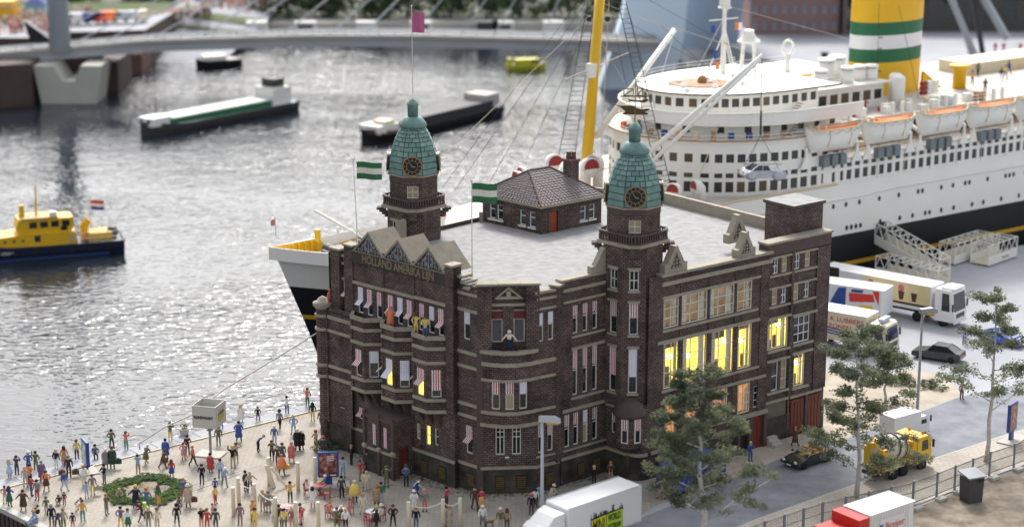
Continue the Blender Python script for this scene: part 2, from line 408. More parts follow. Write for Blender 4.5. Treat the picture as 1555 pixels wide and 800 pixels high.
# road with kerbs
far_e = [(860, 835), (960, 792), (1030, 762), (1150, 712), (1212, 684), (1290, 664), (1398, 625), (1458, 602), (1555, 582), (1700, 550)]
near_e = [(1780, 600), (1660, 622), (1524, 662), (1284, 741), (1149, 789), (1040, 835), (900, 900)]
sheet('road', [G(*p) for p in far_e + near_e], .008, ASPH)
def strip(name, pts, w_, h, material, side=1):
    mb = MB(); P = [G(*p) for p in pts]
    for a, b in zip(P, P[1:]):
        d = (b - a).normalized(); q = Vector((-d.y, d.x, 0)) * w_ * side
        mb.obox((a.x, a.y, -.05), (b - a).to_tuple(), q.to_tuple(), (0, 0, h + .05))
    return struct(mb.build(name, material))
strip('road_kerb', near_e[::-1][1:], .18, .11, CONC, -1)
fence_line = [(1100, 838), (1200, 801), (1386, 770), (1422, 756), (1502, 724), (1560, 702), (1700, 655)]
sheet('near_pavement', [G(*p) for p in near_e] + [G(*p) for p in [(1000, 900), (1120, 850), (1240, 806), (1400, 764), (1540, 712), (1700, 655)]], .1, PAVE, .12)
sheet('dirt_ground', [G(*p) for p in [(1000, 905), (1120, 854), (1240, 809), (1400, 767), (1540, 715), (1720, 652), (2000, 760), (1500, 1100)]], .02, DIRT)
sheet('sandy_ground', [G(*p) for p in [(1030, 760), (1150, 711), (1212, 683), (1290, 663), (1398, 624), (1458, 601), (1445, 572), (1380, 560), (1300, 575), (1262, 560), (1180, 590), (1000, 690)]], .006, SAND)
# far bank and its quay walls
far = struct(MB().quad([(-4000, 447, -4.5), (4000, 447, -4.5), (4000, 7000, -4.5), (-4000, 7000, -4.5)]).build('far_ground', FARG))
fb = MB().obox((-400, 440, WZ - 1), (560, 0, 0), (0, 7.5, 0), (0, 0, 4.52))
emb = MB().quad([(-76, 404, WZ - .2), (-60, 406, WZ - .2), (-54, 441, -3.2), (-76, 441, -.4)]); emb.quad([(-76, 441, -.4), (-54, 441, -3.2), (-54, 470, -3.2), (-76, 470, -.4)]); struct(emb.build('embankment', QUAYC))
for k, (y0, y1) in enumerate(((.42, .5), (.62, .66), (.8, .92))): struct(MB().quad([(-76, 404 + 37 * y0, WZ - .2 + 7.8 * y0 + .06), (-60 + 6 * y0, 406 + 35 * y0, WZ - .2 + 5.0 * y0 + .06), (-60 + 6 * y1, 406 + 35 * y1, WZ - .2 + 5.0 * y1 + .06), (-76, 404 + 37 * y1, WZ - .2 + 7.8 * y1 + .06)]).build('grass_verge', GRASS))
struct(fb.build('far_quay_wall', CONC))
pr = MB().prism([(-400, 386), (-90, 386), (-89, 394), (-74, 397), (-72, 441), (-400, 441)], WZ - 1, -.2, 0, 1)
struct(pr.build('far_promenade', [BROWNW, QUAYC]))
struct(MB().prism([(-400, 425), (-76, 425), (-74, 440), (-400, 446)], -.2, .15, 0).build('grass_verge', GRASS))
rb = MB().prism([(36, 400), (52, 352), (92, 344), (400, 336), (400, 470), (30, 470)], WZ - 1, -1.2, 0, 1)
struct(rb.build('harbour_quay', [CONCG, QUAYC]))

def wallblock(name, a, b, vtop, dep, m_):
    A, B_ = G(*a, WZ), G(*b, WZ); zt = GY(a[0], vtop, A.y).z
    return struct(MB().obox((A.x, A.y, WZ - 1), (B_.x - A.x, B_.y - A.y, 0), (0, dep, 0), (0, 0, zt - WZ + 1)).build(name, m_))
wallblock('far_quay_block', (148, 141), (180, 139), 96, 14, BROWNW); wallblock('far_quay_block', (178, 116), (216, 113), 84, 10, TERRA); wallblock('far_quay_block', (-60, 168), (50, 160), 104, 20, BROWNW)
# ------------------------------------------------------------------ the dark brick hotel on the quay
class Fac:
    """a facade plane: s runs left to right seen from outside, n outwards, z up"""
    def __init__(f, P, ang=None, Q=None):
        f.P = Vector((P[0], P[1], 0))
        if Q is not None: d = Vector((Q[0] - P[0], Q[1] - P[1], 0)); f.len = d.length; f.d = d.normalized()
        else: f.d = Vector((math.cos(R(ang)), math.sin(R(ang)), 0)); f.len = None
        f.n = Vector((f.d.y, -f.d.x, 0))
    def p(f, s, n, z): return f.P + f.d * s + f.n * n + Vector((0, 0, z))
    def xy(f, s, n=0): q = f.p(s, n, 0); return (q.x, q.y)
hotel = thing('hotel', 'dark brown brick hotel with two green domed clock towers and a pale flat roof', 'building', (2, 146, 0), world=True)

def wall(f, s0, s1, z0, z1, holes=(), n=0.0, depth=.28, mb=None):
    """front skin with real openings and reveals"""
    ss = sorted({s0, s1, *[h[0] for h in holes], *[h[1] for h in holes]}); zz = sorted({z0, z1, *[h[2] for h in holes], *[h[3] for h in holes]})
    ss = [x for x in ss if s0 <= x <= s1]; zz = [x for x in zz if z0 <= x <= z1]
    for a, b in zip(ss, ss[1:]):
        for c, d in zip(zz, zz[1:]):
            ms, mz = (a + b) / 2, (c + d) / 2
            if any(h[0] < ms < h[1] and h[2] < mz < h[3] for h in holes): continue
            mb.quad([f.p(a, n, c), f.p(b, n, c), f.p(b, n, d), f.p(a, n, d)])
    for a, b, c, d in [h[:4] for h in holes]:
        m = n - depth
        mb.quad([f.p(a, n, c), f.p(a, n, d), f.p(a, m, d), f.p(a, m, c)]); mb.quad([f.p(b, n, c), f.p(b, m, c), f.p(b, m, d), f.p(b, n, d)])
        mb.quad([f.p(a, n, c), f.p(a, m, c), f.p(b, m, c), f.p(b, n, c)]); mb.quad([f.p(a, n, d), f.p(b, n, d), f.p(b, m, d), f.p(a, m, d)])
    return mb
def fbox(mb, f, s0, s1, n0, n1, z0, z1, m=0):
    return mb.obox(f.p(s0, n0, z0), f.d * (s1 - s0), f.n * (n1 - n0), (0, 0, z1 - z0), m)
def ledge(f, s0, s1, z, h=.22, n=.16, n0=-.02, material=None, name='stone_ledge'):
    return fbox(MB(), f, s0, s1, n0, n, z, z + h).build(name, material or STONE, hotel)
def pier(f, s0, s1, z0, z1, n=.22, n0=-.3, material=None, name='brick_pier', cap=True):
    o = fbox(MB(), f, s0, s1, n0, n, z0, z1).build(name, material or BRICK, hotel)
    if cap: fbox(MB(), f, s0 - .07, s1 + .07, n0 - .1, n + .09, z1, z1 + .16).build('pier_cap', STONE, o)
    return o

def window(f, s0, s1, z0, z1, n=0.0, style='dark', grid=(1, 2), top=.0, fw=.075, frame=None, rec=.13, bars=None):
    """window part with frame, glazing bars, pane and, by style, curtain / lit room"""
    m = n - rec; mb = MB(); cs = grid[0]; t = .05
    fbox(mb, f, s0, s0 + fw, m - t, m + t, z0, z1); fbox(mb, f, s1 - fw, s1, m - t, m + t, z0, z1)
    fbox(mb, f, s0 + fw, s1 - fw, m - t, m + t, z0, z0 + fw); fbox(mb, f, s0 + fw, s1 - fw, m - t, m + t, z1 - fw, z1)
    for k in range(1, cs):
        x = s0 + (s1 - s0) * k / cs; fbox(mb, f, x - fw * .4, x + fw * .4, m - t * .8, m + t * .8, z0 + fw, z1 - fw)
    zs = bars if bars is not None else [k / grid[1] for k in range(1, grid[1])]
    for q in zs:
        z = z0 + (z1 - z0) * q; fbox(mb, f, s0 + fw, s1 - fw, m - t * .7, m + t * .7, z - fw * .4, z + fw * .4)
    o = mb.build('window', frame or FRAME, hotel)
    pa = MB(); e = m - .02; pa.quad([f.p(s0, e, z0), f.p(s1, e, z0), f.p(s1, e, z1), f.p(s0, e, z1)])
    if style == 'dark': pa.build('pane', GLASS_D, o)
    elif style == 'blind': pa.build('pane', GLASS_B, o)
    elif style == 'litsmall': pa.build('pane', ROOMLIT, o)
    else:
        pa.build('pane', glass_clear(), o)
        rm = {'lit': ROOMLIT, 'dim': ROOMDIM, 'org': ROOMORG}[style]; bk = n - .75
        q = MB(); q.quad([f.p(s0 - .1, bk, z0 - .1), f.p(s1 + .1, bk, z0 - .1), f.p(s1 + .1, bk, z1 + .1), f.p(s0 - .1, bk, z1 + .1)])
        for a in (s0 - .02, s1 + .02): q.quad([f.p(a, bk, z0), f.p(a, e - .05, z0), f.p(a, e - .05, z1), f.p(a, bk, z1)])
        q.build('lit_room' if style != 'dim' else 'room', rm, o)
        if style == 'lit':
            MB().ball(f.p(random.uniform(s0 + .4, s1 - .4), n - .5, z0 + (z1 - z0) * random.uniform(.55, .75)), .2, 8, 6).build('lamp', LAMPG, o, True)
            for k in range(2): x_ = random.uniform(s0 + .2, s1 - .5); fbox(MB(), f, x_, x_ + random.uniform(.2, .5), n - .7, n - .55, z0, z0 + (z1 - z0) * random.uniform(.2, .42)).build('furniture', TERRA, o)
            if random.random() < .75: fbox(MB(), f, s0 + fw, s1 - fw - (s1 - s0) * random.choice((0, .33)), n - .3, n - .27, z1 - (z1 - z0) * random.uniform(.1, .2), z1 - fw).build('valance', TERRA, o)
        wv = s1 - s0
        for side in (0, 1):
            c = MB(); k = 7; wd = wv * .24; base = s0 + fw if side == 0 else s1 - fw - wd
            for i in range(k):
                x0, x1 = base + wd * i / k, base + wd * (i + 1) / k
                d0 = e - .12 - (.06 if i % 2 else 0); d1 = e - .12 - (0 if i % 2 else .06)
                tp = z1 - fw - (0 if style == 'lit' else random.uniform(0, .5))
                c.quad([f.p(x0, d0, z0 + fw), f.p(x1, d1, z0 + fw), f.p(x1, d1, tp), f.p(x0, d0, tp)])
            c.build('curtain', CURTAIN, o)
    return o
def sunblind(f, s0, s1, z0, z1, o, material, n=0.0, kind='flat', drop=.5):
    """striped cloth: flat roller blind in the opening, or a drop-arm awning pushed out"""
    mb = MB(); w_ = s1 - s0; mid = z1 - (z1 - z0) * drop
    if kind == 'flat':
        mb.quad([f.p(s0, n - .055, mid), f.p(s1, n - .055, mid), f.p(s1, n - .055, z1), f.p(s0, n - .055, z1)], 0, [(0, 0), (w_, 0), (w_, 1), (0, 1)])
        mb.quad([f.p(s0, n - .065, mid), f.p(s0, n - .065, z1), f.p(s1, n - .065, z1), f.p(s1, n - .065, mid)], 0, [(0, 0), (0, 1), (w_, 1), (w_, 0)])
        fbox(mb, f, s0, s1, n - .08, n - .03, mid - .04, mid)
    else:
        up = z1 - (z1 - z0) * drop; out = .42 if kind == 'awning' else .6; lo = up - (.32 if kind == 'awning' else .5)
        for dn in (0, -.012):
            mb.quad([f.p(s0, n + dn, up), f.p(s1, n + dn, up), f.p(s1, n + dn, z1), f.p(s0, n + dn, z1)], 0, [(0, 0), (w_, 0), (w_, 1), (0, 1)])
            mb.quad([f.p(s0, n + out + dn, lo), f.p(s1, n + out + dn, lo), f.p(s1, n + dn, up), f.p(s0, n + dn, up)], 0, [(0, 0), (w_, 0), (w_, .6), (0, .6)])
    return mb.build('awning' if kind != 'flat' else 'roller_blind', material, o)
def awin(f, s0, s1, z0, z1, kind, cloth=None, n=0.0, drop=.45, style='dark', bars=None, frame=None):
    o = window(f, s0, s1, z0, z1, n, style, (1, 2), bars=bars if bars is not None else [.55], frame=frame)
    if cloth: sunblind(f, s0 + .03, s1 - .03, z0, z1, o, cloth, n, kind, drop)
    return o

PL0 = (-13.88, 150.0); LA = -44.0
fl = Fac(PL0, LA)                                   # lettered front
PD0, PD1 = (-2.27, 139.56), (1.84, 139.87)
PE1 = (3.51, 140.98); PF0 = (3.67, 141.34); PF1 = (7.25, 144.28); PH0 = (9.92, 142.28)
fd = Fac(PD0, Q=PD1); fe = Fac(PD1, Q=PE1); ff = Fac(PF0, Q=PF1); fg = Fac(PF1, Q=(9.26, 142.14)); fh = Fac(PH0, 38.5)
PI1 = fh.xy(20.2)                                   # right end of the long side
ROOFZ = 15.55
BACKL = G(690, 338, 15.9); BACKC = G(879, 289, 15.9)
backR = fh.xy(20.2, -19.5)
# ---- plinth
pl = MB()
def ring_wall(mb, pts, z0, z1):
    for a, b in zip(pts, pts[1:]): mb.quad([(a[0], a[1], z0), (b[0], b[1], z0), (b[0], b[1], z1), (a[0], a[1], z1)])
c0 = fl.xy(13.3); c1 = fl.xy(13.3, -.45); c2 = fl.xy(15.2, -.45)
ring_wall(pl, [fl.xy(-1.3, -9), fl.xy(-1.3, .35), fl.xy(1.9, .35), fl.xy(1.9, 0), c0, c1, c2, PD0, PD1, PE1, PF0, PF1, fg.xy(2.3), ], 0, 2.1)
rc = [fg.xy(2.3)]; cx, cy = fh.xy(.45, -.95)
a0, a1 = math.atan2(rc[0][1] - cy, rc[0][0] - cx), math.atan2(fh.xy(.45)[1] - cy, fh.xy(.45)[0] - cx)
corner = [(cx + .95 * math.cos(a0 + (a1 - a0) * k / 6), cy + .95 * math.sin(a0 + (a1 - a0) * k / 6)) for k in range(7)]
ring_wall(pl, corner + [fh.xy(20.2), backR], 0, 2.1)
pl.build('plinth', BRICK2, hotel)
# ---- hidden rear walls and roof slab
rear = MB()
foot = [fl.xy(-1.0, -.2), fl.xy(0, -.3), fl.xy(13.2, -.35), (PD0[0] + .1, PD0[1] + .4), (PD1[0], PD1[1] + .4), (PF0[0] - .1, PF0[1] + .35), (PF1[0] - .2, PF1[1] + .25), fh.xy(.3, -.6), fh.xy(20.0, -.35), backR, (BACKC.x, BACKC.y), fl.xy(-1.0, -17.0)]
ring_wall(rear, [backR, (BACKC.x, BACKC.y), fl.xy(-1.0, -17.0), fl.xy(-1.0, -.2)], 0, 15.9)
rear.build('rear_wall', BRICK, hotel)
MB().quad([(x, y, ROOFZ) for x, y in foot]).build('flat_roof', ROOFW, hotel)
bp = MB()
for a, b in ((fl.xy(-1.0, -17.0), (BACKC.x, BACKC.y)), ((BACKC.x, BACKC.y), backR)):
    A, B = Vector(a), Vector(b); d = (B - A).normalized(); q = Vector((d.y, -d.x)) * .35
    bp.obox((A.x, A.y, 15.2), (B.x - A.x, B.y - A.y, 0), (q.x, q.y, 0), (0, 0, 1.15))
_q = Vector((fh.xy(20.2)[0] - 0, 0)); A, B = Vector(fh.xy(20.2, -.3)), Vector(backR); d = (B - A).normalized(); q = Vector((-d.y, d.x)) * .4; bp.obox((A.x + q.x * .02, A.y + q.y * .02, 15.2), (B.x - A.x, B.y - A.y, 0), (q.x, q.y, 0), (0, 0, 1.3))
bp.build('rear_parapet', STONE, hotel)

# ================= lettered front (three bays under three gables)
LED = 2.1
up = MB()
w4 = []
for g in range(3):
    for k in range(3): s = 2.62 + g * 3.44 + k * 1.06; w4.append((s, s + .62, 11.75, 13.85))
wall(fl, 2.15, 12.6, 11.2, 17.0, w4, 0, .3, up)
wall(fl, 2.15, 12.6, 5.2, 11.2, (), -.05, .1, up)
up.build('front_wall', BRICK, hotel)
cl = [AWN_B, AWN_P, AWN_P, AWN_P, AWN_B, AWN_P, AWN_P, AWN_B, AWN_P]; kd = ['awning', 'awning', 'flat', 'awning', 'awning', 'awning', 'flat', 'flat', 'awning']
for i, h in enumerate(w4): awin(fl, *h, kd[i], cl[i], 0, .5, frame=FRAME_W)
ledge(fl, 2.15, 5.65, 14.05); ledge(fl, 5.67, 9.07, 14.1); ledge(fl, 9.09, 12.55, 14.15)
for s in (5.62, 9.08): fbox(MB(), fl, s - .07, s + .07, 0, .1, 11.7, 16.0).build('brick_mullion', BRICK, hotel)
sb = fbox(MB(), fl, 2.16, 12.58, -.02, .1, 15.75, 16.65).build('sign_band', mat('dark_sign_board', (.045, .038, .036), .7, .3, 2), hotel)
p = fl.p(7.35, .12, 16.2)
lettering('HOLLAND AMERIKA LIJN', .92, p, fl.d, (0, 0, 1), SIGNTXT, sb, .03, sx=.78, bold=.012)
IRON = mat('pale_iron_scroll', (.36, .36, .38), .6, .2)
GABD = mat('gable_slate', (.055, .052, .055), .7, .3, 2)
for k, (sc_, sl, sr) in enumerate(((4.05, 2.2, 5.85), (7.4, 5.6, 9.15), (10.75, 8.9, 12.6))):
    zb, za = 16.66, 18.45
    g = MB()      # stone gable wedge running back over the roof
    A = [fl.p(sl, .14, zb), fl.p(sr, .14, zb), fl.p(sc_, .14, za)]; B = [fl.p(sl, -2.6, zb), fl.p(sr, -2.6, zb), fl.p(sc_, -2.6, za)]
    g.quad([A[0], A[2], B[2], B[0]]); g.quad([A[1], B[1], B[2], A[2]]); g.quad(B[::-1]); g.quad([A[0], B[0], B[1], A[1]])
    w_ = .17          # raking stone border on the face
    I = [fl.p(sl + .32, .14, zb + .08), fl.p(sr - .32, .14, zb + .08), fl.p(sc_, .14, za - .27)]
    for a, b in ((0, 2), (2, 1), (1, 0)): g.quad([A[a], A[b], I[b], I[a]])
    go = g.build('gable', mat('gable_stone', (.25, .22, .17), .8, .35, 1.5, .35, 8), hotel)
    rcs = [fl.p(sl + .32, .04, zb + .08), fl.p(sr - .32, .04, zb + .08), fl.p(sc_, .04, za - .27)]
    MB().quad(rcs).build('gable_panel', GABD, go)
    sc = MB()
    def spiral(cs, cz, r, a0, turns, sgn):
        pts = []
        for q in range(13):
            t = q / 12; a = a0 + sgn * turns * 2 * math.pi * t; rr = r * (1 - .75 * t)
            pts.append(fl.p(cs + rr * math.cos(a), .09, cz + rr * math.sin(a)))
        sc.path(pts, .022, 5)
    hb = zb + .12
    for sg in (-1, 1):
        for (dx, dz, r_, t_) in ((.28, .28, .2, 1.2), (.72, .2, .18, 1.1), (.3, .72, .17, 1.1), (.13, 1.1, .11, 1.0), (1.08, .14, .12, 1.0), (.6, .52, .12, 1.2)):
            spiral(sc_ + sg * dx, hb + dz, r_, R(-90), t_, sg)
        sc.path([fl.p(sc_, .09, hb), fl.p(sc_ + sg * .45, .09, hb + .5), fl.p(sc_ + sg * .2, .09, hb + 1.0)], .025, 5)
    sc.path([fl.p(sc_, .09, hb), fl.p(sc_, .09, hb + 1.3)], .03, 5)
    sc.build('iron_scrollwork', IRON, go)
# oriel bays
cloths3 = [[('flat', AWN_P), ('awning', AWN_P), ('flat', AWN_B)], [('far', AWN_B), ('far', AWN_B), ('far', AWN_B)], [('awning', AWN_R), ('awning', AWN_R), ('far', AWN_R)]]
styles3 = [['dark', 'dark', 'dark'], ['dark', 'litsmall', 'dark'], ['dark', 'litsmall', 'dark']]
for b in range(3):
    sL = 2.15 + b * 3.48; path = [(sL, 0), (sL + .85, 1.0), (sL + 2.3, 1.05), (sL + 3.3, 0.0)]
    pts = [fl.xy(a, c) for a, c in path]
    bay = MB(); facs = [Fac(pts[k], Q=pts[k + 1]) for k in range(3)]
    for k, f in enumerate(facs):
        mg = (f.len - .74) / 2; h = (mg, mg + .74, 7.05, 9.2)
        wall(f, 0, f.len, 5.95, 11.6, [h], 0, .25, bay)
    bay.quad([(x, y, 5.95) for x, y in pts[::-1]])
    MB_ = bay.build('oriel_bay', BRICK, hotel)
    MB().prism([(x, y) for x, y in pts], 11.35, 11.42).build('balcony_floor', STONE_D, hotel)
    for k, f in enumerate(facs):
        mg = (f.len - .74) / 2; kd_, cloth = cloths3[b][k]
        o = awin(f, mg, mg + .74, 7.05, 9.2, kd_, cloth, 0, .42, styles3[b][k])
        if b == 1 and k in (1, 2):
            lettering('N' if k == 1 else 'Y', .55, f.p(mg + .37, .34, 8.0), f.d, Vector((0, 0, 1)) - f.n * 1.2, BLACKP, o, .01)
        for z0, h, pr_ in ((11.55, .28, .16), (10.75, .26, .12), (9.65, .24, .14), (6.72, .24, .14), (5.8, .26, .16)):
            q = Fac(pts[k], Q=pts[k + 1]); fbox(MB(), q, -.06, q.len + .06, -.1, pr_ + .003 * k, z0, z0 + h).build('stone_ledge', STONE, hotel)
        fbox(MB(), f, -.06, .08, -.05, .07, 5.95, 11.55).build('corner_rib', BRICK, hotel)
    for a in (.7, 1.65, 2.6):    # corbels under the bay
        q = MB(); n0 = sL + a
        q.quad([fl.p(n0, 0, 5.8), fl.p(n0, .85, 5.8), fl.p(n0, .25, 4.9), fl.p(n0, 0, 4.5)]); q.quad([fl.p(n0 + .22, 0, 5.8), fl.p(n0 + .22, 0, 4.5), fl.p(n0 + .22, .25, 4.9), fl.p(n0 + .22, .85, 5.8)])
        q.quad([fl.p(n0, .85, 5.8), fl.p(n0 + .22, .85, 5.8), fl.p(n0 + .22, .25, 4.9), fl.p(n0, .25, 4.9)]); q.quad([fl.p(n0, .25, 4.9), fl.p(n0 + .22, .25, 4.9), fl.p(n0 + .22, 0, 4.5), fl.p(n0, 0, 4.5)])
        q.build('corbel', STONE_D, hotel)
# ground floor of the front
gfh = [(.7, 1.25, 2.75, 4.9), (2.5, 3.0, 3.0, 3.95), (3.55, 3.95, 3.0, 3.95), (8.25, 8.65, 2.95, 4.3), (9.1, 9.55, 2.95, 4.25), (10.15, 10.65, 2.75, 4.35), (11.1, 11.5, 2.95, 4.3)]
g1 = MB(); wall(fl, 0, 13.3, 2.1, 6.1, gfh, 0, .25, g1); g1.build('ground_floor_wall', BRICK, hotel)
for i, h in enumerate(gfh):
    if i < 3: awin(fl, *h, 'awning', AWN_P, 0, .3 if i else .45, 'blind' if i == 2 else 'dark')
    else: window(fl, *h, style='litsmall' if i == 5 else ('blind' if i == 4 else 'dark'), grid=(1, 2))
ledge(fl, -.05, 5.3, 1.98, .22, .14); ledge(fl, 7.9, 13.32, 1.98, .22, .14)
# porch
po = MB(); A = fl.xy(5.45); 
P_ = [fl.xy(5.45, 0), fl.xy(5.45, 2.0), fl.xy(8.75, 2.0), fl.xy(8.75, 0)]
pf = Fac(P_[1], Q=P_[2]); pr = Fac(P_[2], Q=P_[3])
ph = [(.75, 1.2, 2.3, 4.0), (2.0, 2.45, 2.3, 4.0)]
wall(pf, 0, pf.len, 0, 4.5, ph, 0, .2, po); wall(pr, 0, pr.len, 0, 4.5, [(.5, 1.6, 0, 2.4)], 0, .4, po)
q = Fac(P_[0], Q=P_[1]); wall(q, 0, q.len, 0, 4.5, (), 0, .1, po)
po.build('porch', BRICK, hotel)
for h in ph:
    o = window(pf, *h, style='blind', grid=(2, 2)); sunblind(pf, h[0] + .06, h[1] - .06, h[2], h[3], o, AWN_P, 0, 'flat', .9)
fbox(MB(), pr, .5, 1.6, -.42, -.36, 0, 2.4).build('porch_door', RED_DOOR, hotel)
MB().prism([fl.xy(5.3, 0), fl.xy(5.3, 2.18), fl.xy(8.92, 2.18), fl.xy(8.92, 0)], 4.5, 4.72).build('porch_roof', STONE_D, hotel)
fbox(MB(), pf, -.1, pf.len + .1, -.05, .1, 1.85, 2.05).build('stone_ledge', STONE, hotel)
fbox(MB(), pf, -.05, pf.len + .05, 0, .06, 0, 1.85).build('porch_base', BRICK2, hotel)
for s in (0, 1.62, 3.2): 
    o = fbox(MB(), pf, s - .08, s + .14, 0, .2, 0, 5.0).build('porch_pilaster', STONE_D, hotel)
    MB().ball(pf.p(s + .03, .12, 2.1), .24, 8, 6).build('pilaster_knob', STONE, o, True)
# left end pavilion
e4 = [(.62, 1.05, 11.75, 13.9)]
lm = MB(); wall(fl, .45, 1.25, 11.3, 15.9, e4, -.35, .2, lm); wall(fl, -1.2, 2.15, 2.1, 11.7, [], .38, .2, lm)
le = Fac(fl.xy(-1.2, -9), Q=fl.xy(-1.2, .38)); wall(le, 0, le.len, 2.1, 11.7, [(7.2, 7.7, 7.2, 9.4)], 0, .2, lm)
le2 = Fac(fl.xy(-.55, -9), Q=fl.xy(-.55, 0)); wall(le2, 0, le2.len, 11.3, 16.2, [], 0, .2, lm)
lm.build('left_pavilion_wall', BRICK, hotel)
o = window(fl, *e4[0], n=-.35, style='litsmall', grid=(1, 2)); sunblind(fl, .64, 1.03, 11.75, 13.9, o, AWN_P, -.33, 'awning', .4)
window(le, 7.2, 7.7, 7.2, 9.4, style='dark', grid=(1, 2))
MB().prism([fl.xy(-1.2, -3), fl.xy(-1.2, .38), fl.xy(2.15, .38), fl.xy(2.15, -3)], 11.25, 11.35).build('balcony_floor', STONE_D, hotel)
pier(fl, -.55, .5, 11.3, 16.3, .0, -1.0); pier(fl, 1.2, 2.18, 11.3, 16.9, .12, -.6); pier(fl, 12.55, 13.3, 5.9, 17.3, .16, -.8)
for z in (13.95, 15.2, 15.8): ledge(fl, .45, 1.25, z, .2, -.2, -.5)
for z0, h in ((10.75, .26), (9.65, .24), (6.72, .24), (5.8, .26)):
    ledge(fl, -1.0, 2.2, z0, h, .52, .3); fbox(MB(), le, 5.5, le.len + .1, -.02, .14, z0, z0 + h).build('stone_ledge', STONE, hotel)
# round corner pier with capital
cp_ = MB(); x, y = fl.xy(-1.2, .35)
cp_.lathe([(.42, 0), (.42, 5.7), (.55, 5.9), (.55, 11.4)], 10, (x, y, 0)); cpo = cp_.build('corner_turret', BRICK, hotel)
MB().lathe([(.55, 11.4), (.78, 11.65), (.8, 11.9), (.5, 12.0), (.35, 12.25), (.02, 12.45)], 12, (x, y, 0)).build('turret_cap', STONE, cpo, True)
for z in (10.75, 9.65, 6.72, 5.8): MB().lathe([(.5, z), (.66, z + .02), (.66, z + .24), (.5, z + .28)], 12, (x, y, 0)).build('turret_ring', STONE, cpo, True)
fbox(MB(), fl, -.75, -.5, .36, .56, 2.1, 11.6).build('brick_pier', BRICK, hotel)

# ================= narrow link beside the bow front
cf = Fac(c1, Q=(PD0[0] - .25, PD0[1] + .15))
cm = MB(); ch = [(.55, 1.2, 11.85, 14.0), (.75, 1.4, 2.95, 5.15)]
wall(cf, 0, cf.len, 2.1, 15.7, ch, 0, .28, cm)
rr = Fac(c0, Q=c1); wall(rr, 0, rr.len, 0, 17.2, [], 0, .1, cm)
cm.build('link_wall', BRICK, hotel)
awin(cf, *ch[0], 'flat', AWN_B, 0, .42); awin(cf, *ch[1], 'awning', AWN_R, 0, .42)
for z in (1.98, 5.8, 6.72, 9.65, 10.75, 14.0, 15.25): ledge(cf, -.1, cf.len, z, .24, .12 if z < 12 else .07)
for k in range(3): fbox(MB(), cf, .05 + k * .3, .55 + k * .35, -1.0 - .2 * k, .12, 15.7 + .38 * (2 - k), 15.9 + .38 * (2 - k)).build('coping_step', STONE, hotel)
wall(cf, 0, cf.len, 15.7, 16.0, [], -.1, .1, MB()).build('parapet', BRICK, hotel)
pier(fd, -.35, .1, 0, 11.0, .12, -.4, STONE_D, cap=False)

# ================= bow front with balcony
def bow(n0, bulge, k=8, s0=0.0, s1=None):
    s1 = fd.len if s1 is None else s1; P = []
    for i in range(k + 1):
        t = i / k; P.append(fd.xy(s0 + (s1 - s0) * t, n0 + bulge * 4 * t * (1 - t)))
    return P
bw = MB()
B = bow(.0, .75); 
d1 = [(1.05, 1.72, 3.1, 5.4), (2.28, 2.95, 3.1, 5.4)]
wall(fd, 0, fd.len, 2.1, 5.7, d1, .05, .25, bw)
segs = [Fac(B[i], Q=B[i + 1]) for i in range(8)]
# the bow is drawn as facets; three of them carry windows
facets = [(0, 1), (1, 3), (3, 5), (5, 7), (7, 8)]
bfs = [Fac(B[a], Q=B[b]) for a, b in facets]
for i, f in enumerate(bfs):
    hs_ = []
    if i in (1, 2, 3): m_ = (f.len - .64) / 2; hs_ = [(m_, m_ + .64, 6.85, 8.95)]
    wall(f, 0, f.len, 5.65, 11.35, hs_, 0, .22, bw)
    if hs_: awin(f, *hs_[0], 'flat', AWN_B if i == 3 else AWN_R, 0, .42, style='blind' if i == 2 else 'dark')
    for z0, h, p_ in ((11.1, .26, .16), (10.15, .3, .1), (8.98, .22, .12), (6.45, .24, .14), (5.45, .26, .16)):
        fbox(MB(), f, -.03, f.len + .03, -.2, p_ + .002 * i, z0, z0 + h).build('stone_ledge', STONE, hotel)
    if i: fbox(MB(), f, -.08, .08, -.05, .06, 5.7, 11.15).build('corner_rib', BRICK, hotel)
bw.build('bow_front', BRICK, hotel)
MB().prism(B[::-1][::-1], 11.02, 11.08).build('balcony_floor', STONE_D, hotel)
for h in d1: window(fd, *h, n=.05, style='dark', grid=(2, 2), bars=[.6, .78])
ledge(fd, -.1, fd.len + .1, 1.98, .22, .18)
MB().obox(fd.p(1.75, .07, 2.85), fd.d * .3, fd.n * .03, (0, 0, .12)).build('white_notice', WHITE, hotel)
tw = MB(); d4 = [(.78, 1.62, 11.75, 13.55), (2.42, 3.26, 11.75, 13.55)]
wall(fd, .75, 3.3, 11.0, 16.15, d4, -.45, .25, tw); tw.build('balcony_wall', BRICK, hotel)
for h in d4:
    o = window(fd, *h, n=-.45, style='dark', grid=(1, 1)); 
    fbox(MB(), fd, h[0], h[1], -.5, -.42, 13.55, 14.15).build('red_panel', mat('dark_red_panel', (.12, .022, .02), .7, .2), o)
    fbox(MB(), fd, h[0], h[1], -.5, -.42, 14.15, 14.24).build('transom', STONE, o)
pier(fd, -.25, .78, 11.0, 16.2, .1, -.8, cap=False); pier(fd, 3.3, 4.3, 11.0, 16.2, .1, -.8, cap=False)
fbox(MB(), fd, 1.62, 2.42, -.5, -.3, 11.0, 14.6).build('centre_pier', BRICK, hotel)
ledge(fd, .78, 3.3, 14.55, .2, -.25, -.5)
pd = MB()
pa = [fd.p(.95, -.22, 15.1), fd.p(3.15, -.22, 15.1), fd.p(2.05, -.22, 16.05)]; pi = [fd.p(1.35, -.22, 15.28), fd.p(2.75, -.22, 15.28), fd.p(2.05, -.22, 15.85)]
pb = [q - fd.n * .3 for q in pa]; pj = [q - fd.n * .3 for q in pi]
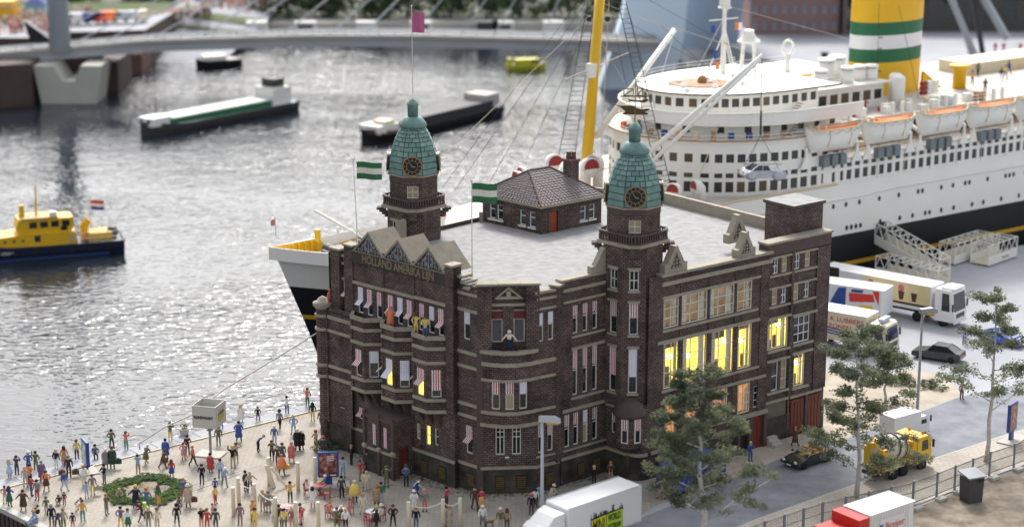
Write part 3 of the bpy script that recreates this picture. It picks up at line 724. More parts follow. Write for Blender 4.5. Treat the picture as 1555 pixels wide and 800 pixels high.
for a, b in ((0, 1), (1, 2), (2, 0)):
    pd.quad([pa[a], pa[b], pi[b], pi[a]]); pd.quad([pa[a], pb[a], pb[b], pa[b]]); pd.quad([pi[a], pi[b], pj[b], pj[a]])
fbox(pd, fd, 1.88, 2.22, -.5, -.24, 15.28, 15.7)
pd.build('pediment', STONE, hotel)
for a, b in ((-.3, 1.2), (1.22, 2.9), (2.92, 4.4)): fbox(MB(), fd, a, b, -.9, .16 if a != 1.22 else .1, 16.2, 16.36).build('parapet_coping', STONE, hotel)

# ================= east link and recessed wall
em = MB(); eh = [(.15, .6, 11.8, 14.0), (1.0, 1.5, 11.8, 14.0), (.15, .6, 3.1, 5.4), (1.0, 1.5, 3.1, 5.4)]
wall(fe, 0, fe.len, 2.1, 15.5, eh, 0, .25, em); em.build('link_wall', BRICK, hotel)
awin(fe, *eh[0], 'flat', AWN_B, 0, .4); awin(fe, *eh[1], 'flat', AWN_B, 0, .4); awin(fe, *eh[2], 'flat', AWN_R, 0, .4); awin(fe, *eh[3], 'flat', AWN_R, 0, .4)
for z, h in ((1.98, .22), (2.75, .16), (5.45, .24), (6.45, .2), (8.98, .2), (10.15, .28), (14.25, .16), (15.0, .2)): ledge(fe, -.05, fe.len + .05, z, h, .12)
fbox(MB(), fe, -.2, fe.len, -.6, .1, 15.5, 15.7).build('parapet_coping', STONE, hotel)
pier(Fac(PE1, Q=PF0), -.35, .42, 2.1, 15.8, .12, -.6)
fm = MB(); fhs = []
for s in (1.15, 2.15, 3.12): fhs += [(s, s + .5, 11.8, 14.0), (s + .03, s + .53, 6.95, 10.5)]
for s in (.4, 1.3, 2.25, 3.22): fhs.append((s, s + .52, 2.95, 5.55))
wall(ff, 0, ff.len, 2.1, 16.0, fhs, 0, .25, fm); fm.build('recessed_wall', BRICK, hotel)
for i, h in enumerate(fhs):
    b_ = i >= 6
    awin(ff, *h, 'flat', AWN_B if i == 8 else AWN_R, 0, .36 if (b_ or i % 2 == 0) else .4, style='blind' if i == 8 else 'dark')
for s0, s1, z, h in ((0, 4.6, 1.98, .22), (.2, 4.6, 2.65, .14), (.1, 4.6, 5.75, .24), (1.0, 4.4, 6.65, .16), (1.0, 4.4, 10.55, .2), (1.0, 4.4, 11.5, .16), (.15, 4.6, 14.3, .18), (.1, 4.6, 15.2, .22)): ledge(ff, s0, s1, z, h, .13)
fbox(MB(), ff, -.1, 4.6, -.6, .14, 16.0, 16.16).build('parapet_coping', STONE, hotel)
pier(ff, 0, .28, 0, 2.1, .08, -.1, BRICK2, cap=False)
# raking gable stub against the tower
gs = MB(); q0 = [ff.p(2.9, .1, 16.16), ff.p(4.5, .1, 16.16), ff.p(4.5, .1, 18.0), ff.p(4.15, .1, 18.0), ff.p(3.3, .1, 16.7), ff.p(2.9, .1, 16.7)]
q1 = [p - ff.n * .5 for p in q0]; gs.loft([q0, q1]); gs.build('gable_stub', STONE, hotel)
# grilles in the plinth
for f, s, n in ((fl, .95, 0), (fl, 2.9, .0), (fl, 4.3, .0), (fl, 9.6, .0), (fl, 11.6, 0), (cf, .9, .0), (fd, 1.0, 0), (fd, 2.6, 0), (fe, .8, 0), (ff, 1.7, 0), (ff, 3.3, 0), (fh, 3.2, 0), (fh, 6.2, 0)):
    o = fbox(MB(), f, s, s + .75, n + .0, n + .05, .35, 1.45).build('grille', mat('grille_dark', (.03, .022, .015), .8, .3), hotel)
    for k in range(6): fbox(MB(), f, s + .05, s + .7, n + .05, n + .09, .45 + k * .16, .53 + k * .16).build('slat', GRATE, o)

# ================= clock tower at the corner
TC = Vector((9.15, 145.0))
def octo(c, r, rz=R(22.5 + 90), n=8, sx=1.0): return [(c.x + r * math.cos(rz + 2 * math.pi * k / n), c.y + r * math.sin(rz + 2 * math.pi * k / n)) for k in range(n)]
def tower(c, zbase, zs, sc_=1.0, low=None, wins=()):
    """octagonal shaft, corbelled balcony, drum and copper dome with plates, clocks and lantern; zs = level of the balcony cornice"""
    t = {}
    r = 2.38 * sc_; sh = MB(); O = octo(c, r)
    fcs = [Fac(O[k], Q=O[(k + 1) % 8]) for k in range(8)]
    for k, f in enumerate(fcs):
        hs_ = [w_[1:5] for w_ in wins if w_[0] == k]; wall(f, 0, f.len, zbase, zs, hs_, 0, .22, sh)
    sho = sh.build('tower_shaft', BRICK, hotel)
    for w_ in wins:
        f = fcs[w_[0]]; kind = w_[5]
        if kind == 'cross': window(f, *w_[1:5], style='dark', grid=(2, 2))
        else: awin(f, *w_[1:5], 'flat', kind, 0, .45 if w_[4] - w_[3] < 2.6 else .62)
        fbox(MB(), f, w_[1] - .12, w_[2] + .12, -.02, .12, w_[4] + .03, w_[4] + .22).build('lintel', STONE, sho)
        fbox(MB(), f, w_[1] - .1, w_[2] + .1, -.02, .14, w_[3] - .16, w_[3]).build('sill', STONE, sho)
    # corbels
    for k in range(4):
        a = R(45 * 2 * k + 0) + R(0); 
        for s_ in range(4):
            rr = (2.2 + .22 * s_) * sc_; x, y = c.x + rr * math.cos(a), c.y + rr * math.sin(a)
            if k % 2 == 0 or True: MB().box((x, y, zs - .75 + .19 * s_), (.55 * sc_, .75 * sc_, .2), a).build('corbel_stone', BRICK, sho)
    hx = 3.15 * sc_; tr_ = .62
    PB = []
    for k in range(4):
        a = R(90 * k); b = R(90 * (k + 1)); A_ = Vector((math.cos(a), math.sin(a))) * hx; B_ = Vector((math.cos(b), math.sin(b))) * hx
        PB += [c + A_ + (B_ - A_) * .13, c + A_ + (B_ - A_) * .87]
    pol = [(p.x, p.y) for p in PB]
    MB().prism(pol, zs - .02, zs + .22).build('balcony_cornice', STONE, sho)
    ins = [(c.x + (p[0] - c.x) * .95, c.y + (p[1] - c.y) * .95) for p in pol]
    MB().prism(ins, zs + .22, zs + .34).build('balcony_floor', STONE_D, sho)
    for k in range(8):
        f = Fac(ins[k], Q=ins[(k + 1) % 8]); rl = fbox(MB(), f, 0, f.len, -.18, .02, zs + .84, zs + .96).build('balcony_rail', STONE_D, sho)
        n_ = max(3, int(f.len / .26)); bm = MB()
        for i in range(n_): x = (i + .5) * f.len / n_; fbox(bm, f, x - .055, x + .055, -.13, -.03, zs + .34, zs + .84)
        bm.build('baluster_row', STONE_D, rl)
    zd = zs + 2.85 * sc_; O2 = octo(c, 2.12 * sc_); dm = MB()
    f2 = [Fac(O2[k], Q=O2[(k + 1) % 8]) for k in range(8)]
    for k, f in enumerate(f2):
        mw = f.len / 2; hs_ = [(mw - .46, mw + .46, zs + 1.0, zs + 2.0)] if k % 2 == 1 else []
        wall(f, 0, f.len, zs + .3, zd, hs_, 0, .15, dm)
        if hs_: window(f, *hs_[0], style='blind', grid=(2, 2), fw=.06)
    dmo = dm.build('tower_drum', BRICK, hotel)
    MB().prism(octo(c, 2.16 * sc_), zd - .5, zd - .02).build('drum_band', STONE_D, dmo)
    MB().prism(octo(c, 2.3 * sc_), zd - .02, zd + .1).build('drum_cornice', STONE, dmo)
    # dome: plates laid in courses on an octagonal core
    prof = [(2.14, 0), (2.12, .5), (2.08, 1.05), (2.0, 1.6), (1.88, 2.05), (1.76, 2.45), (1.62, 2.85), (1.46, 3.2), (1.3, 3.52), (1.12, 3.8), (.98, 4.0)]
    prof = [(a * sc_, b * sc_ * .95 + zd + .1) for a, b in prof]
    core = MB().loft([[(x, y, z) for x, y in octo(c, r_ - .06)] for r_, z in prof], 0); do = core.build('dome', mat('dark_copper_joint', (.035, .075, .07), .8, .2), hotel)
    for i in range(len(prof) - 1):
        r0, z0 = prof[i]; r1, z1 = prof[i + 1]; A_ = octo(c, r0); B_ = octo(c, r1)
        for k in range(8):
            a0 = Vector((*A_[k], z0)); a1 = Vector((*A_[(k + 1) % 8], z0)); b0 = Vector((*B_[k], z1)); b1 = Vector((*B_[(k + 1) % 8], z1))
            nn = (a1 - a0).cross(b0 - a0).normalized()
            cuts = [0, 1] if i < 3 else ([0, .5, 1] if (i + k) % 2 else [0, .27, .73, 1])
            if i < 2 : cuts = [0, 1]
            for x0, x1 in zip(cuts, cuts[1:]):
                g = .022; y0, y1 = .07, .95; e_ = random.uniform(.0, .025)
                q = [a0.lerp(a1, x0 + g).lerp(b0.lerp(b1, x0 + g), y0), a0.lerp(a1, x1 - g).lerp(b0.lerp(b1, x1 - g), y0), a0.lerp(a1, x1 - g).lerp(b0.lerp(b1, x1 - g), y1), a0.lerp(a1, x0 + g).lerp(b0.lerp(b1, x0 + g), y1)]
                lo = [p - nn * .08 for p in q]; hi = [q[0] + nn * (.045 + e_), q[1] + nn * (.045 + e_), q[2] + nn * (.01 + e_), q[3] + nn * (.01 + e_)]
                MB().hexa(lo + hi).build('copper_plate', COPPER if random.random() < .6 else COPPER2, do)
    zt = prof[-1][1]
    MB().lathe([(1.12 * sc_, 0), (1.16 * sc_, .18), (1.05 * sc_, .4), (.78 * sc_, .72), (.5 * sc_, .85)], 16, (c.x, c.y, zt)).build('dome_cap', COPPER, do, True)
    MB().lathe([(.44 * sc_, 0), (.44 * sc_, .95), (.5 * sc_, 1.0), (.5 * sc_, 1.08), (.42 * sc_, 1.2), (.25 * sc_, 1.42), (.04, 1.52)], 14, (c.x, c.y, zt + .8 * sc_)).build('lantern', COPPER, do, True)
    CLK = mat('clock_face_black', (.012, .011, .011), .45, .2); 
    for k in range(4):    # clock faces
        a = R(-90 + 90 * k); nrm = Vector((math.cos(a), math.sin(a), 0)); sd_ = Vector((-nrm.y, nrm.x, 0)); upv = Vector((-nrm.x * .06, -nrm.y * .06, 1)).normalized()
        cc = Vector((c.x, c.y, zd + .95 * sc_)) + nrm * (2.06 * sc_)
        ck = MB(); Rk = .78 * sc_
        ring = lambda r_, d_: [cc + nrm * d_ + (sd_ * math.cos(2 * math.pi * q / 24) + upv * math.sin(2 * math.pi * q / 24)) * r_ for q in range(24)]
        ck.loft([ring(Rk, -.3), ring(Rk, .12)]); co = ck.build('clock', CLK, hotel)
        rm = MB(); rm.loft([ring(Rk, .1), ring(Rk + .06, .1), ring(Rk + .06, .17), ring(Rk - .03, .17), ring(Rk - .03, .1)], caps=False); rm.build('clock_rim', GOLD, co)
        rm = MB(); rm.loft([ring(Rk * .62, .125), ring(Rk * .62, .15), ring(Rk * .57, .15), ring(Rk * .57, .125)], caps=False); rm.build('clock_inner_ring', GOLD, co)
        for q in range(12):
            th = 2 * math.pi * q / 12; d_ = sd_ * math.cos(th) + upv * math.sin(th); e_ = d_.cross(nrm)
            MB().obox(cc + nrm * .12 + d_ * Rk * .68 - e_ * .025, d_ * Rk * .22, e_ * .05, nrm * .03).build('hour_mark', GOLD, co)
        for ln, th, wd in ((.62, R(125), .03), (.42, R(-15), .045)):
            d_ = sd_ * math.cos(th) + upv * math.sin(th); e_ = d_.cross(nrm)
            MB().obox(cc + nrm * .15 - d_ * Rk * .1 - e_ * wd, d_ * Rk * ln, e_ * 2 * wd, nrm * .03).build('clock_hand', GOLD, co)
    return zt + 2.3 * sc_
FRT = 3    # octagon side facing the camera
import itertools
O = octo(TC, 2.38); _best = min(range(8), key=lambda k: (O[k][1] + O[(k + 1) % 8][1])); FRT = _best; FLT = (_best - 1) % 8
w2 = []
for k, off in ((FLT, .95), (FRT, .9)):
    w2 += [(k, off - .36, off + .36, 14.95, 16.5, 'cross'), (k, off - .34, off + .34, 11.5, 13.95, AWN_R), (k, off - .34, off + .34, 6.9, 10.4, AWN_P if k == FLT else AWN_B)]
ztop2 = tower(TC, 5.9, 18.3, 1.0, wins=w2)
# lower corner of the tower: square with a rounded nose
lw = MB(); g1h = [(.55, .95, 3.4, 5.05), (1.4, 1.85, 3.35, 5.05)]
wall(fg, 0, 2.3, 2.1, 5.95, g1h, 0, .22, lw)
for a, b in zip(corner, corner[1:]): 
    f = Fac(a, Q=b); wall(f, 0, f.len, 2.1, 5.95, [], 0, .1, lw)
f = Fac(corner[-1], Q=fh.xy(1.75)); wall(f, 0, f.len, 2.1, 16.0, [], 0, .1, lw)
lw.prism([fg.xy(0), fg.xy(2.3)] + corner[1:] + [fh.xy(1.7), fh.xy(1.7, -3), fg.xy(-1, -2)], 5.93, 5.98)
lwo = lw.build('tower_base', BRICK, hotel)
for h in g1h: awin(fg, *h, 'flat', AWN_P, 0, .45)
ledge(fg, 0, 2.3, 1.95, .24, .14); ledge(fg, 0, 2.0, 5.5, .22, .12)
for a, b in zip(corner, corner[1:]):
    f = Fac(a, Q=b); fbox(MB(), f, -.03, f.len + .03, -.1, .14, 1.95, 2.19).build('stone_ledge', STONE, hotel)
oc = Vector(fg.xy(2.25, -.25)); onr = MB(); onr.lathe([(1.0, 2.6), (1.12, 2.9), (1.12, 5.3)], 16, (oc.x, oc.y, 0)); ono = onr.build('round_oriel', BRICK, hotel, True)
MB().lathe([(1.3, 5.25), (1.3, 5.4), (1.22, 5.75), (.95, 6.15), (.55, 6.45), (.05, 6.58)], 18, (oc.x, oc.y, 0)).build('oriel_cap', STONE_D, ono, True)
for a in (-112, -62):
    x, y = oc.x + 1.14 * math.cos(R(a)), oc.y + 1.14 * math.sin(R(a)); tdir = a + 90
    f = Fac((x - .27 * math.cos(R(tdir)), y - .27 * math.sin(R(tdir))), tdir); awin(f, 0, .54, 3.25, 5.15, 'flat', AWN_R, .14, .42)

# ================= long side with the large windows
H1, H2 = 1.75, 13.15
hh = [(1.95, 3.55, 11.75, 14.05), (3.85, 6.55, 11.75, 14.05), (6.85, 9.45, 11.75, 14.05), (9.7, 11.4, 11.75, 14.05),
      (2.05, 3.72, 6.95, 10.55), (4.05, 6.6, 6.95, 10.55), (7.1, 9.6, 6.95, 10.55), (9.95, 11.5, 6.95, 10.55),
      (2.3, 3.9, 3.05, 5.7), (4.3, 6.2, 3.05, 5.7), (7.3, 9.0, 3.05, 5.7), (10.1, 11.5, 3.2, 5.65), (11.9, 13.0, 3.4, 5.2)]
door = (10.3, 11.0, 0, 2.55); door2 = (11.7, 12.6, 0, 2.55)
hm = MB(); wall(fh, H1, H2, 2.1, 15.9, hh + [(10.0, 12.9, 2.1, 2.75)], 0, .3, hm); hm.build('long_side_wall', BRICK, hotel)
st = ['dim', 'dim', 'dim', 'dim', 'lit', 'lit', 'lit', 'lit', 'org', 'org', 'org', 'org', 'dark']
for i, h in enumerate(hh):
    c_ = 3 if h[1] - h[0] > 2.3 else 2
    window(fh, *h, style=st[i], grid=(c_, 3), frame=FRAME, rec=.1, fw=.07)
for s0, s1, z, h, n in ((H1, 12.2, 14.12, .2, .14), (H1 + .05, 12.0, 11.5, .2, .16), (H1 - .4, 12.2, 10.62, .24, .16), (H1 + .1, 12.3, 6.7, .2, .14), (H1, 13.1, 5.8, .22, .14), (H1 - .9, 10.0, 1.97, .24, .16), (9.9, 13.3, 2.78, .3, .3), (H1 + .2, 13.0, 2.85, .14, .1), (H1 - .1, 13.4, 15.15, .3, .2)): ledge(fh, s0, s1, z, h, n)
fbox(MB(), fh, H1 - .2, 13.4, -.7, .26, 15.9, 16.1).build('parapet_coping', STONE, hotel)
for s in (3.62, 6.62, 9.5): fbox(MB(), fh, s - .02, s + .17, -.05, .07, 2.9, 15.1).build('brick_mullion', BRICK, hotel)
fbox(MB(), fh, 9.95, 10.25, -.3, .35, 0, 2.8).build('door_post', STONE_D, hotel); fbox(MB(), fh, 11.2, 11.55, -.3, .35, 0, 2.8).build('door_post', STONE_D, hotel); fbox(MB(), fh, 12.85, 13.2, -.3, .35, 0, 2.8).build('door_post', STONE_D, hotel)
dd = fbox(MB(), fh, 11.55, 12.85, .02, .12, 0, 2.75).build('entrance_door', RED_DOOR, hotel); fbox(MB(), fh, 11.62, 12.15, .12, .15, .9, 2.3).build('door_panel', RED_DOOR, dd); fbox(MB(), fh, 12.25, 12.78, .12, .15, .9, 2.3).build('door_panel', RED_DOOR, dd)
fbox(MB(), fh, 10.25, 11.2, .0, .1, 0, 2.75).build('dark_door', mat('dark_door_paint', (.02, .012, .012), .6, .3), hotel)
for k in range(3): fbox(MB(), fh, 13.3, 14.3, .1, 1.2 - .35 * k, .22 * k, .22 * (k + 1)).build('step', CONC, hotel)
def gable_small(f, s, z, w_, h, n0, n1, name='carved_gable'):
    g = MB(); F = lambda n: [f.p(s, n, z), f.p(s + w_, n, z), f.p(s + w_, n, z + h * .32), f.p(s + w_ * .86, n, z + h * .36), f.p(s + w_ * .58, n, z + h * .93), f.p(s + w_ * .58, n, z + h), f.p(s + w_ * .42, n, z + h), f.p(s + w_ * .42, n, z + h * .93), f.p(s + w_ * .14, n, z + h * .36), f.p(s, n, z + h * .32)]
    g.loft([F(n1), F(n0)]); o = g.build(name, STONE, hotel)
    pn = MB(); pn.quad([f.p(s + w_ * .24, n1 + .01, z + h * .15), f.p(s + w_ * .76, n1 + .01, z + h * .15), f.p(s + w_ * .5, n1 + .01, z + h * .75)]); pn.build('carved_panel', STONE_D, o)
    cb = MB()
    for q in range(9): cb.ball(f.p(s + w_ * (.36 + .14 * (q % 3)), n1 + .02, z + h * (.2 + .13 * (q // 3))), .1, 6, 4)
    cb.build('carving', STONE, o)
    return o
gable_small(fh, 1.9, 16.1, 2.3, 2.0, -.5, .12); gable_small(fh, 9.5, 16.1, 2.0, 1.9, -.5, .12)
gable_small(fh, 11.6, 16.3, 2.3, 2.2, -3.6, -3.0)
# ================= right end block
I0, I1 = 13.2, 20.2
ih = []
for z0, z1 in ((14.05, 15.3), (11.5, 12.8)):
    for s in (13.75, 14.75, 16.2, 17.4): ih.append((s, s + .62, z0, z1))
ih += [(13.35, 15.75, 7.8, 10.3), (16.4, 18.25, 7.85, 10.05), (14.0, 14.75, 4.3, 6.75), (15.05, 15.75, 4.3, 6.75), (16.55, 17.85, 4.15, 6.85)]
im = MB(); wall(fh, I0, I1, 2.0, 15.6, ih, -.12, .3, im)
fr = Fac(fh.xy(I1, -.12), Q=backR); wall(fr, 0, fr.len, 0, 16.2, [], 0, .1, im)
im.build('end_block_wall', BRICK, hotel)
sty = ['blindish'] 
for i, h in enumerate(ih):
    if i < 8: window(fh, *h, n=-.12, style='blind' if i in (1, 3, 4, 6) else 'dark', grid=(2, 2) if i not in (1, 3, 4, 6) else (1, 2), frame=FRAME_W if i not in (1, 3, 4, 6) else FRAME)
    else: window(fh, *h, n=-.12, style={8: 'lit', 9: 'dark', 10: 'dark', 11: 'blind', 12: 'lit'}[i], grid={8: (4, 1), 9: (3, 3), 10: (1, 2), 11: (1, 3), 12: (2, 1)}[i], frame=FRAME_W if i in (9, 10) else FRAME, bars=[.72] if i in (8, 12) else None)
for z in (15.35, 13.85, 12.85, 11.3): 
    ledge(fh, 13.3, 15.75, z, .16, .06, -.14); ledge(fh, 16.05, 18.7, z, .16, .06, -.14)
for s0, s1, z in ((13.3, 15.9, 10.35), (16.1, 18.9, 10.15), (13.3, 15.9, 7.6), (16.2, 18.6, 7.65), (13.3, 15.9, 6.82), (16.2, 18.6, 6.95), (13.4, 15.9, 4.1), (16.3, 18.2, 3.95), (13.3, 15.9, 3.35), (16.1, 19.8, 3.3)): ledge(fh, s0, s1, z, .18, .08, -.14)
fbox(MB(), fh, 15.8, 16.02, -.15, .03, 0, 15.6).build('brick_pier', BRICK, hotel); fbox(MB(), fh, 18.75, 20.25, -.2, -.0, 3.5, 15.5).build('corner_pier', BRICK, hotel); fbox(MB(), fh, 12.3, 13.2, -.2, .06, 2.2, 15.2).build('brick_pier', BRICK, hotel)
fbox(MB(), fh, 13.0, 20.3, -1.0, .0, 15.62, 16.55).build('parapet', STONE_D, hotel); fbox(MB(), fh, 12.9, 20.4, -1.05, .1, 16.55, 16.72).build('parapet_coping', STONE, hotel)
fbox(MB(), fh, 13.3, 15.7, -.14, -.06, 0, 3.3).build('rendered_base', mat('grey_render', (.13, .12, .095), .9, .35, 1), hotel)
for s in (16.2, 18.2): 
    d_ = fbox(MB(), fh, s, s + 1.6, -.1, .0, 0, 3.1).build('garage_door', RED_DOOR, hotel)
    for k in range(4): fbox(MB(), fh, s + .08 + .38 * k, s + .38 + .38 * k, 0, .03, .2, 2.9).build('door_board', RED_DOOR, d_)
fbox(MB(), fh, 17.85, 18.15, -.1, .12, 0, 3.3).build('door_post', STONE_D, hotel)
# brick stair head on the right end of the roof
sh = MB(); sp = [fh.xy(16.9, -1.1), fh.xy(20.35, -1.1), fh.xy(20.35, -4.2), fh.xy(16.9, -4.2)]
sh.prism(sp, 15.6, 18.75); so = sh.build('stair_head', BRICK, hotel)
MB().prism([fh.xy(16.75, -.95), fh.xy(20.5, -.95), fh.xy(20.5, -4.35), fh.xy(16.75, -4.35)], 18.75, 19.0, 0, 1).build('stair_head_coping', [STONE_D, ROOFW], so)

# ================= rear clock tower
T1 = GY(629, 330, 157.5); T1 = Vector((T1.x, T1.y)); O = octo(T1, 2.38)
_f = min(range(8), key=lambda k: (O[k][1] + O[(k + 1) % 8][1])); _l = (_f - 1) % 8
ztop1 = tower(T1, 13.0, 18.15, .97, wins=[(_l, .55, 1.25, 15.9, 17.2, 'cross')])
gf = Fac(O[_l], Q=O[(_l + 1) % 8])
gq = MB(); a = [gf.p(1.2, .0, 15.5), gf.p(2.4, .0, 15.5), gf.p(2.4, .0, 17.6), gf.p(2.1, .0, 17.6)]; gq.loft([[p + gf.n * .7 for p in a], a]); gq.build('gable_stub', STONE, hotel)
fbox(MB(), gf, .4, 3.4, .1, .9, 15.5, 15.9).build('roof_kerb', STONE, hotel)

# ================= tiled caretaker house on the roof
hc, hl, hr_ = G(822, 356, ROOFZ), G(733, 336, ROOFZ), G(913, 338, ROOFZ)
A = Vector((hc.x, hc.y)); Bv = Vector((hl.x, hl.y)); Cv = Vector((hr_.x, hr_.y)); Dv = Bv + (Cv - A)
hz = ROOFZ; he = hz + 2.25
f1 = Fac(Bv, Q=A); f2 = Fac(A, Q=Cv); hw = MB()
k1 = f1.len; k2 = f2.len
h1 = [(k1 * .12, k1 * .22, hz + .45, hz + 1.75), (k1 * .25, k1 * .35, hz + .45, hz + 1.75), (k1 * .64, k1 * .74, hz + .45, hz + 1.75), (k1 * .80, k1 * .90, hz + .45, hz + 1.75)]
h2 = [(k2 * .12, k2 * .27, hz, hz + 1.75), (k2 * .64, k2 * .74, hz + .5, hz + 1.75), (k2 * .79, k2 * .89, hz + .5, hz + 1.75)]
wall(f1, 0, k1, hz - .3, he, h1, 0, .2, hw); wall(f2, 0, k2, hz - .3, he, h2, 0, .2, hw)
ring_wall(hw, [(Cv.x, Cv.y), (Dv.x, Dv.y), (Bv.x, Bv.y)], hz - .3, he)
hwo = hw.build('roof_house_wall', BRICK, hotel)
for f, hs_ in ((f1, h1), (f2, h2[1:])):
    for h in hs_:
        window(f, *h, style='dark', grid=(1, 2), frame=FRAME_W, bars=[.62]); fbox(MB(), f, h[0] - .1, h[1] + .1, -.02, .13, h[2] - .14, h[2]).build('sill', FRAME, hwo); fbox(MB(), f, h[0] - .1, h[1] + .1, -.02, .08, h[3], h[3] + .16).build('lintel', STONE_D, hwo)
rd = fbox(MB(), f2, h2[0][0], h2[0][1], -.16, -.1, hz, hz + 1.72).build('roof_house_door', mat('orange_brown_door', (.26, .05, .018), .55, .25, 2), hotel)
for s in (h2[0][0] - .08, h2[0][1]): fbox(MB(), f2, s, s + .08, -.1, .06, hz, hz + 1.8).build('door_frame', STONE_D, rd)
ov = .35
def offc(p, q): return p
E1_ = [f1.xy(-ov, ov), (A + (f1.n.xy + f2.n.xy) * ov), f2.xy(k2 + ov, ov)]
cen = (A + Dv) / 2; exp = lambda P: P + (P - cen).normalized() * ov * 1.45
eB, eA, eC, eD = exp(Bv), exp(A), exp(Cv), exp(Dv)
MB().prism([(p.x, p.y) for p in (eB, eA, eC, eD)], he, he + .16).build('eaves', STONE, hotel)
rz_ = he + 2.35; dL = (Cv - A).normalized()
rg1 = cen - dL * (k2 * .22); rg2 = cen + dL * (k2 * .12)
V3 = lambda p, z: Vector((p.x, p.y, z))
faces = [[V3(eA, he + .16), V3(eC, he + .16), V3(rg2, rz_), V3(rg1, rz_)], [V3(eB, he + .16), V3(eA, he + .16), V3(rg1, rz_)], [V3(eC, he + .16), V3(eD, he + .16), V3(rg2, rz_)], [V3(eD, he + .16), V3(eB, he + .16), V3(rg1, rz_), V3(rg2, rz_)]]
rf = MB()
for q in faces: rf.quad(q)
TILE = mat('grey_brown_roof_tile', (.17, .14, .14), .7, .35, 5); TILED = mat('roof_tile_joint', (.03, .022, .022), .9, .2)
rfo = rf.build('house_roof', TILED, hotel)
tl = MB()
for q in faces[:3]:    # roof tiles in courses on the three slopes in view
    e0, e1 = q[0], q[1]; a0 = q[-1] if len(q) == 4 else q[2]; a1 = q[2]
    nn = (e1 - e0).cross(a1 - e0).normalized(); rows = 15
    for r_ in range(rows):
        t0, t1 = r_ / rows, (r_ + 1.12) / rows; t1 = min(1, t1)
        l0, l1 = e0.lerp(a0, t0), e1.lerp(a1, t0); m0, m1 = e0.lerp(a0, t1), e1.lerp(a1, t1); W_ = (l1 - l0).length; n_ = max(1, int(W_ / .36))
        for k in range(n_):
            o_ = .5 if r_ % 2 else 0; x0 = max(0, (k - o_) / n_ + .006); x1 = min(1, (k + 1 - o_) / n_ - .006)
            if x1 <= x0: continue
            h_ = random.uniform(.05, .075)
            a, b, c_, d_ = l0.lerp(l1, x0), l0.lerp(l1, x1), m0.lerp(m1, x1), m0.lerp(m1, x0)
            tl.hexa([a, b, c_, d_, a + nn * h_, b + nn * h_, c_ + nn * .02, d_ + nn * .02])
to = tl.build('roof_tiles', TILE, rfo); to['kind'] = 'stuff'
for a, b in ((eA, rg1), (eC, rg2), (eB, rg1)): MB().tube(V3(a, he + .2), V3(b, rz_ + .03), .09, n=6).build('hip_ridge', TERRA, rfo)
MB().tube(V3(rg1, rz_ + .03), V3(rg2, rz_ + .03), .1, n=6).build('ridge', TERRA, rfo)
chp = GY(867, 262, rg2.y + .2); chm = MB().box((chp.x, chp.y, rz_ - .6), (.95, .95, 2.2), R(39)).build('chimney', BRICK, rfo)
MB().box((chp.x, chp.y, rz_ + .6), (1.1, 1.1, .2), R(39)).build('chimney_cap', TERRA, rfo)
for dx, dy in ((-.2, 0), (.22, .05)): MB().lathe([(.24, 0), (.2, .5), (.24, .52), (.24, .6)], 4, (chp.x + dx, chp.y + dy, rz_ + .7), R(20)).build('chimney_pot', TERRA, rfo)
# weathervane on the corner tower: pole with gilt ship
wv = thing('weathervane', 'gilt ship weathervane on top of the right clock tower', 'weathervane', (TC.x, TC.y, ztop2 - .05))
MB().tube((0, 0, -.1), (0, 0, 3.1), .06, .035, 6).build('pole', GOLD, wv)
def vane_piece(name, prof):
    q = MB(); q.loft([[(x, -.04, z) for x, z in prof], [(x, .04, z) for x, z in prof]]); q.build(name, BRONZE, wv)
vane_piece('vane_hull', [(-1.0, .62), (.9, .6), (1.0, .72), (.72, .82), (1.1, 1.0), (1.0, 1.08), (.5, 1.02), (.1, 1.12), (-.2, 1.3), (-1.2, 1.32), (-1.7, 1.45), (-1.1, 1.18), (-.72, .84)])
vane_piece('vane_sail', [(-.7, 1.5), (-.4, 1.6), (.7, 1.52), (1.0, 1.72), (.8, 1.85), (.5, 1.7), (-.1, 1.72), (-.75, 1.82), (-.4, 1.68)])
for x0, x1, z0, z1 in ((-.85, -.15, 2.05, 2.55), (.12, .55, 2.05, 2.6)):
    q = MB()
    for a_, b_ in (((x0, z0), (x1, z0)), ((x1, z0), (x1, z1)), ((x1, z1), (x0, z1)), ((x0, z1), (x0, z0)), ((x0, z0), (x1, z1))): q.tube((a_[0], 0, a_[1]), (b_[0], 0, b_[1]), .045, n=4)
    q.build('vane_frame', BRONZE, wv)
MB().tube((-1.1, 0, 2.0), (1.0, 0, 2.0), .05, n=5).build('vane_yard', BRONZE, wv)
# flags
def flag(name, label, base, h, r, fw_, fh_, bands, mats_, lean=(0, 0), zf=None, dirx=1.0):
    t = thing(name, label, 'flag', base); top = Vector((lean[0], lean[1], h))
    MB().tube((0, 0, 0), top, r, r * .7, 6).build('pole', FRAME, t); MB().ball(top, r * 2, 6, 4).build('finial', FRAME, t, True)
    z1 = (zf if zf else h * .98); n_ = 8
    for b in range(bands):
        mb = MB(); a, c = z1 - fh_ * b / bands, z1 - fh_ * (b + 1) / bands
        for i in range(n_):
            x0, x1 = fw_ * i / n_, fw_ * (i + 1) / n_; y0, y1 = [.07 * fw_ * math.sin(q / fw_ * 7) for q in (x0, x1)]; dz0, dz1 = [-.05 * q for q in (x0, x1)]
            for e_ in (.006, -.006):
                pts = [(dirx * x0, y0 + e_, c + dz0), (dirx * x1, y1 + e_, c + dz1), (dirx * x1, y1 + e_, a + dz1), (dirx * x0, y0 + e_, a + dz0)]
                mb.quad(pts if e_ < 0 else pts[::-1])
        mb.build('flag_band' if bands > 1 else 'flag_cloth', mats_[b], t, True)
    return t
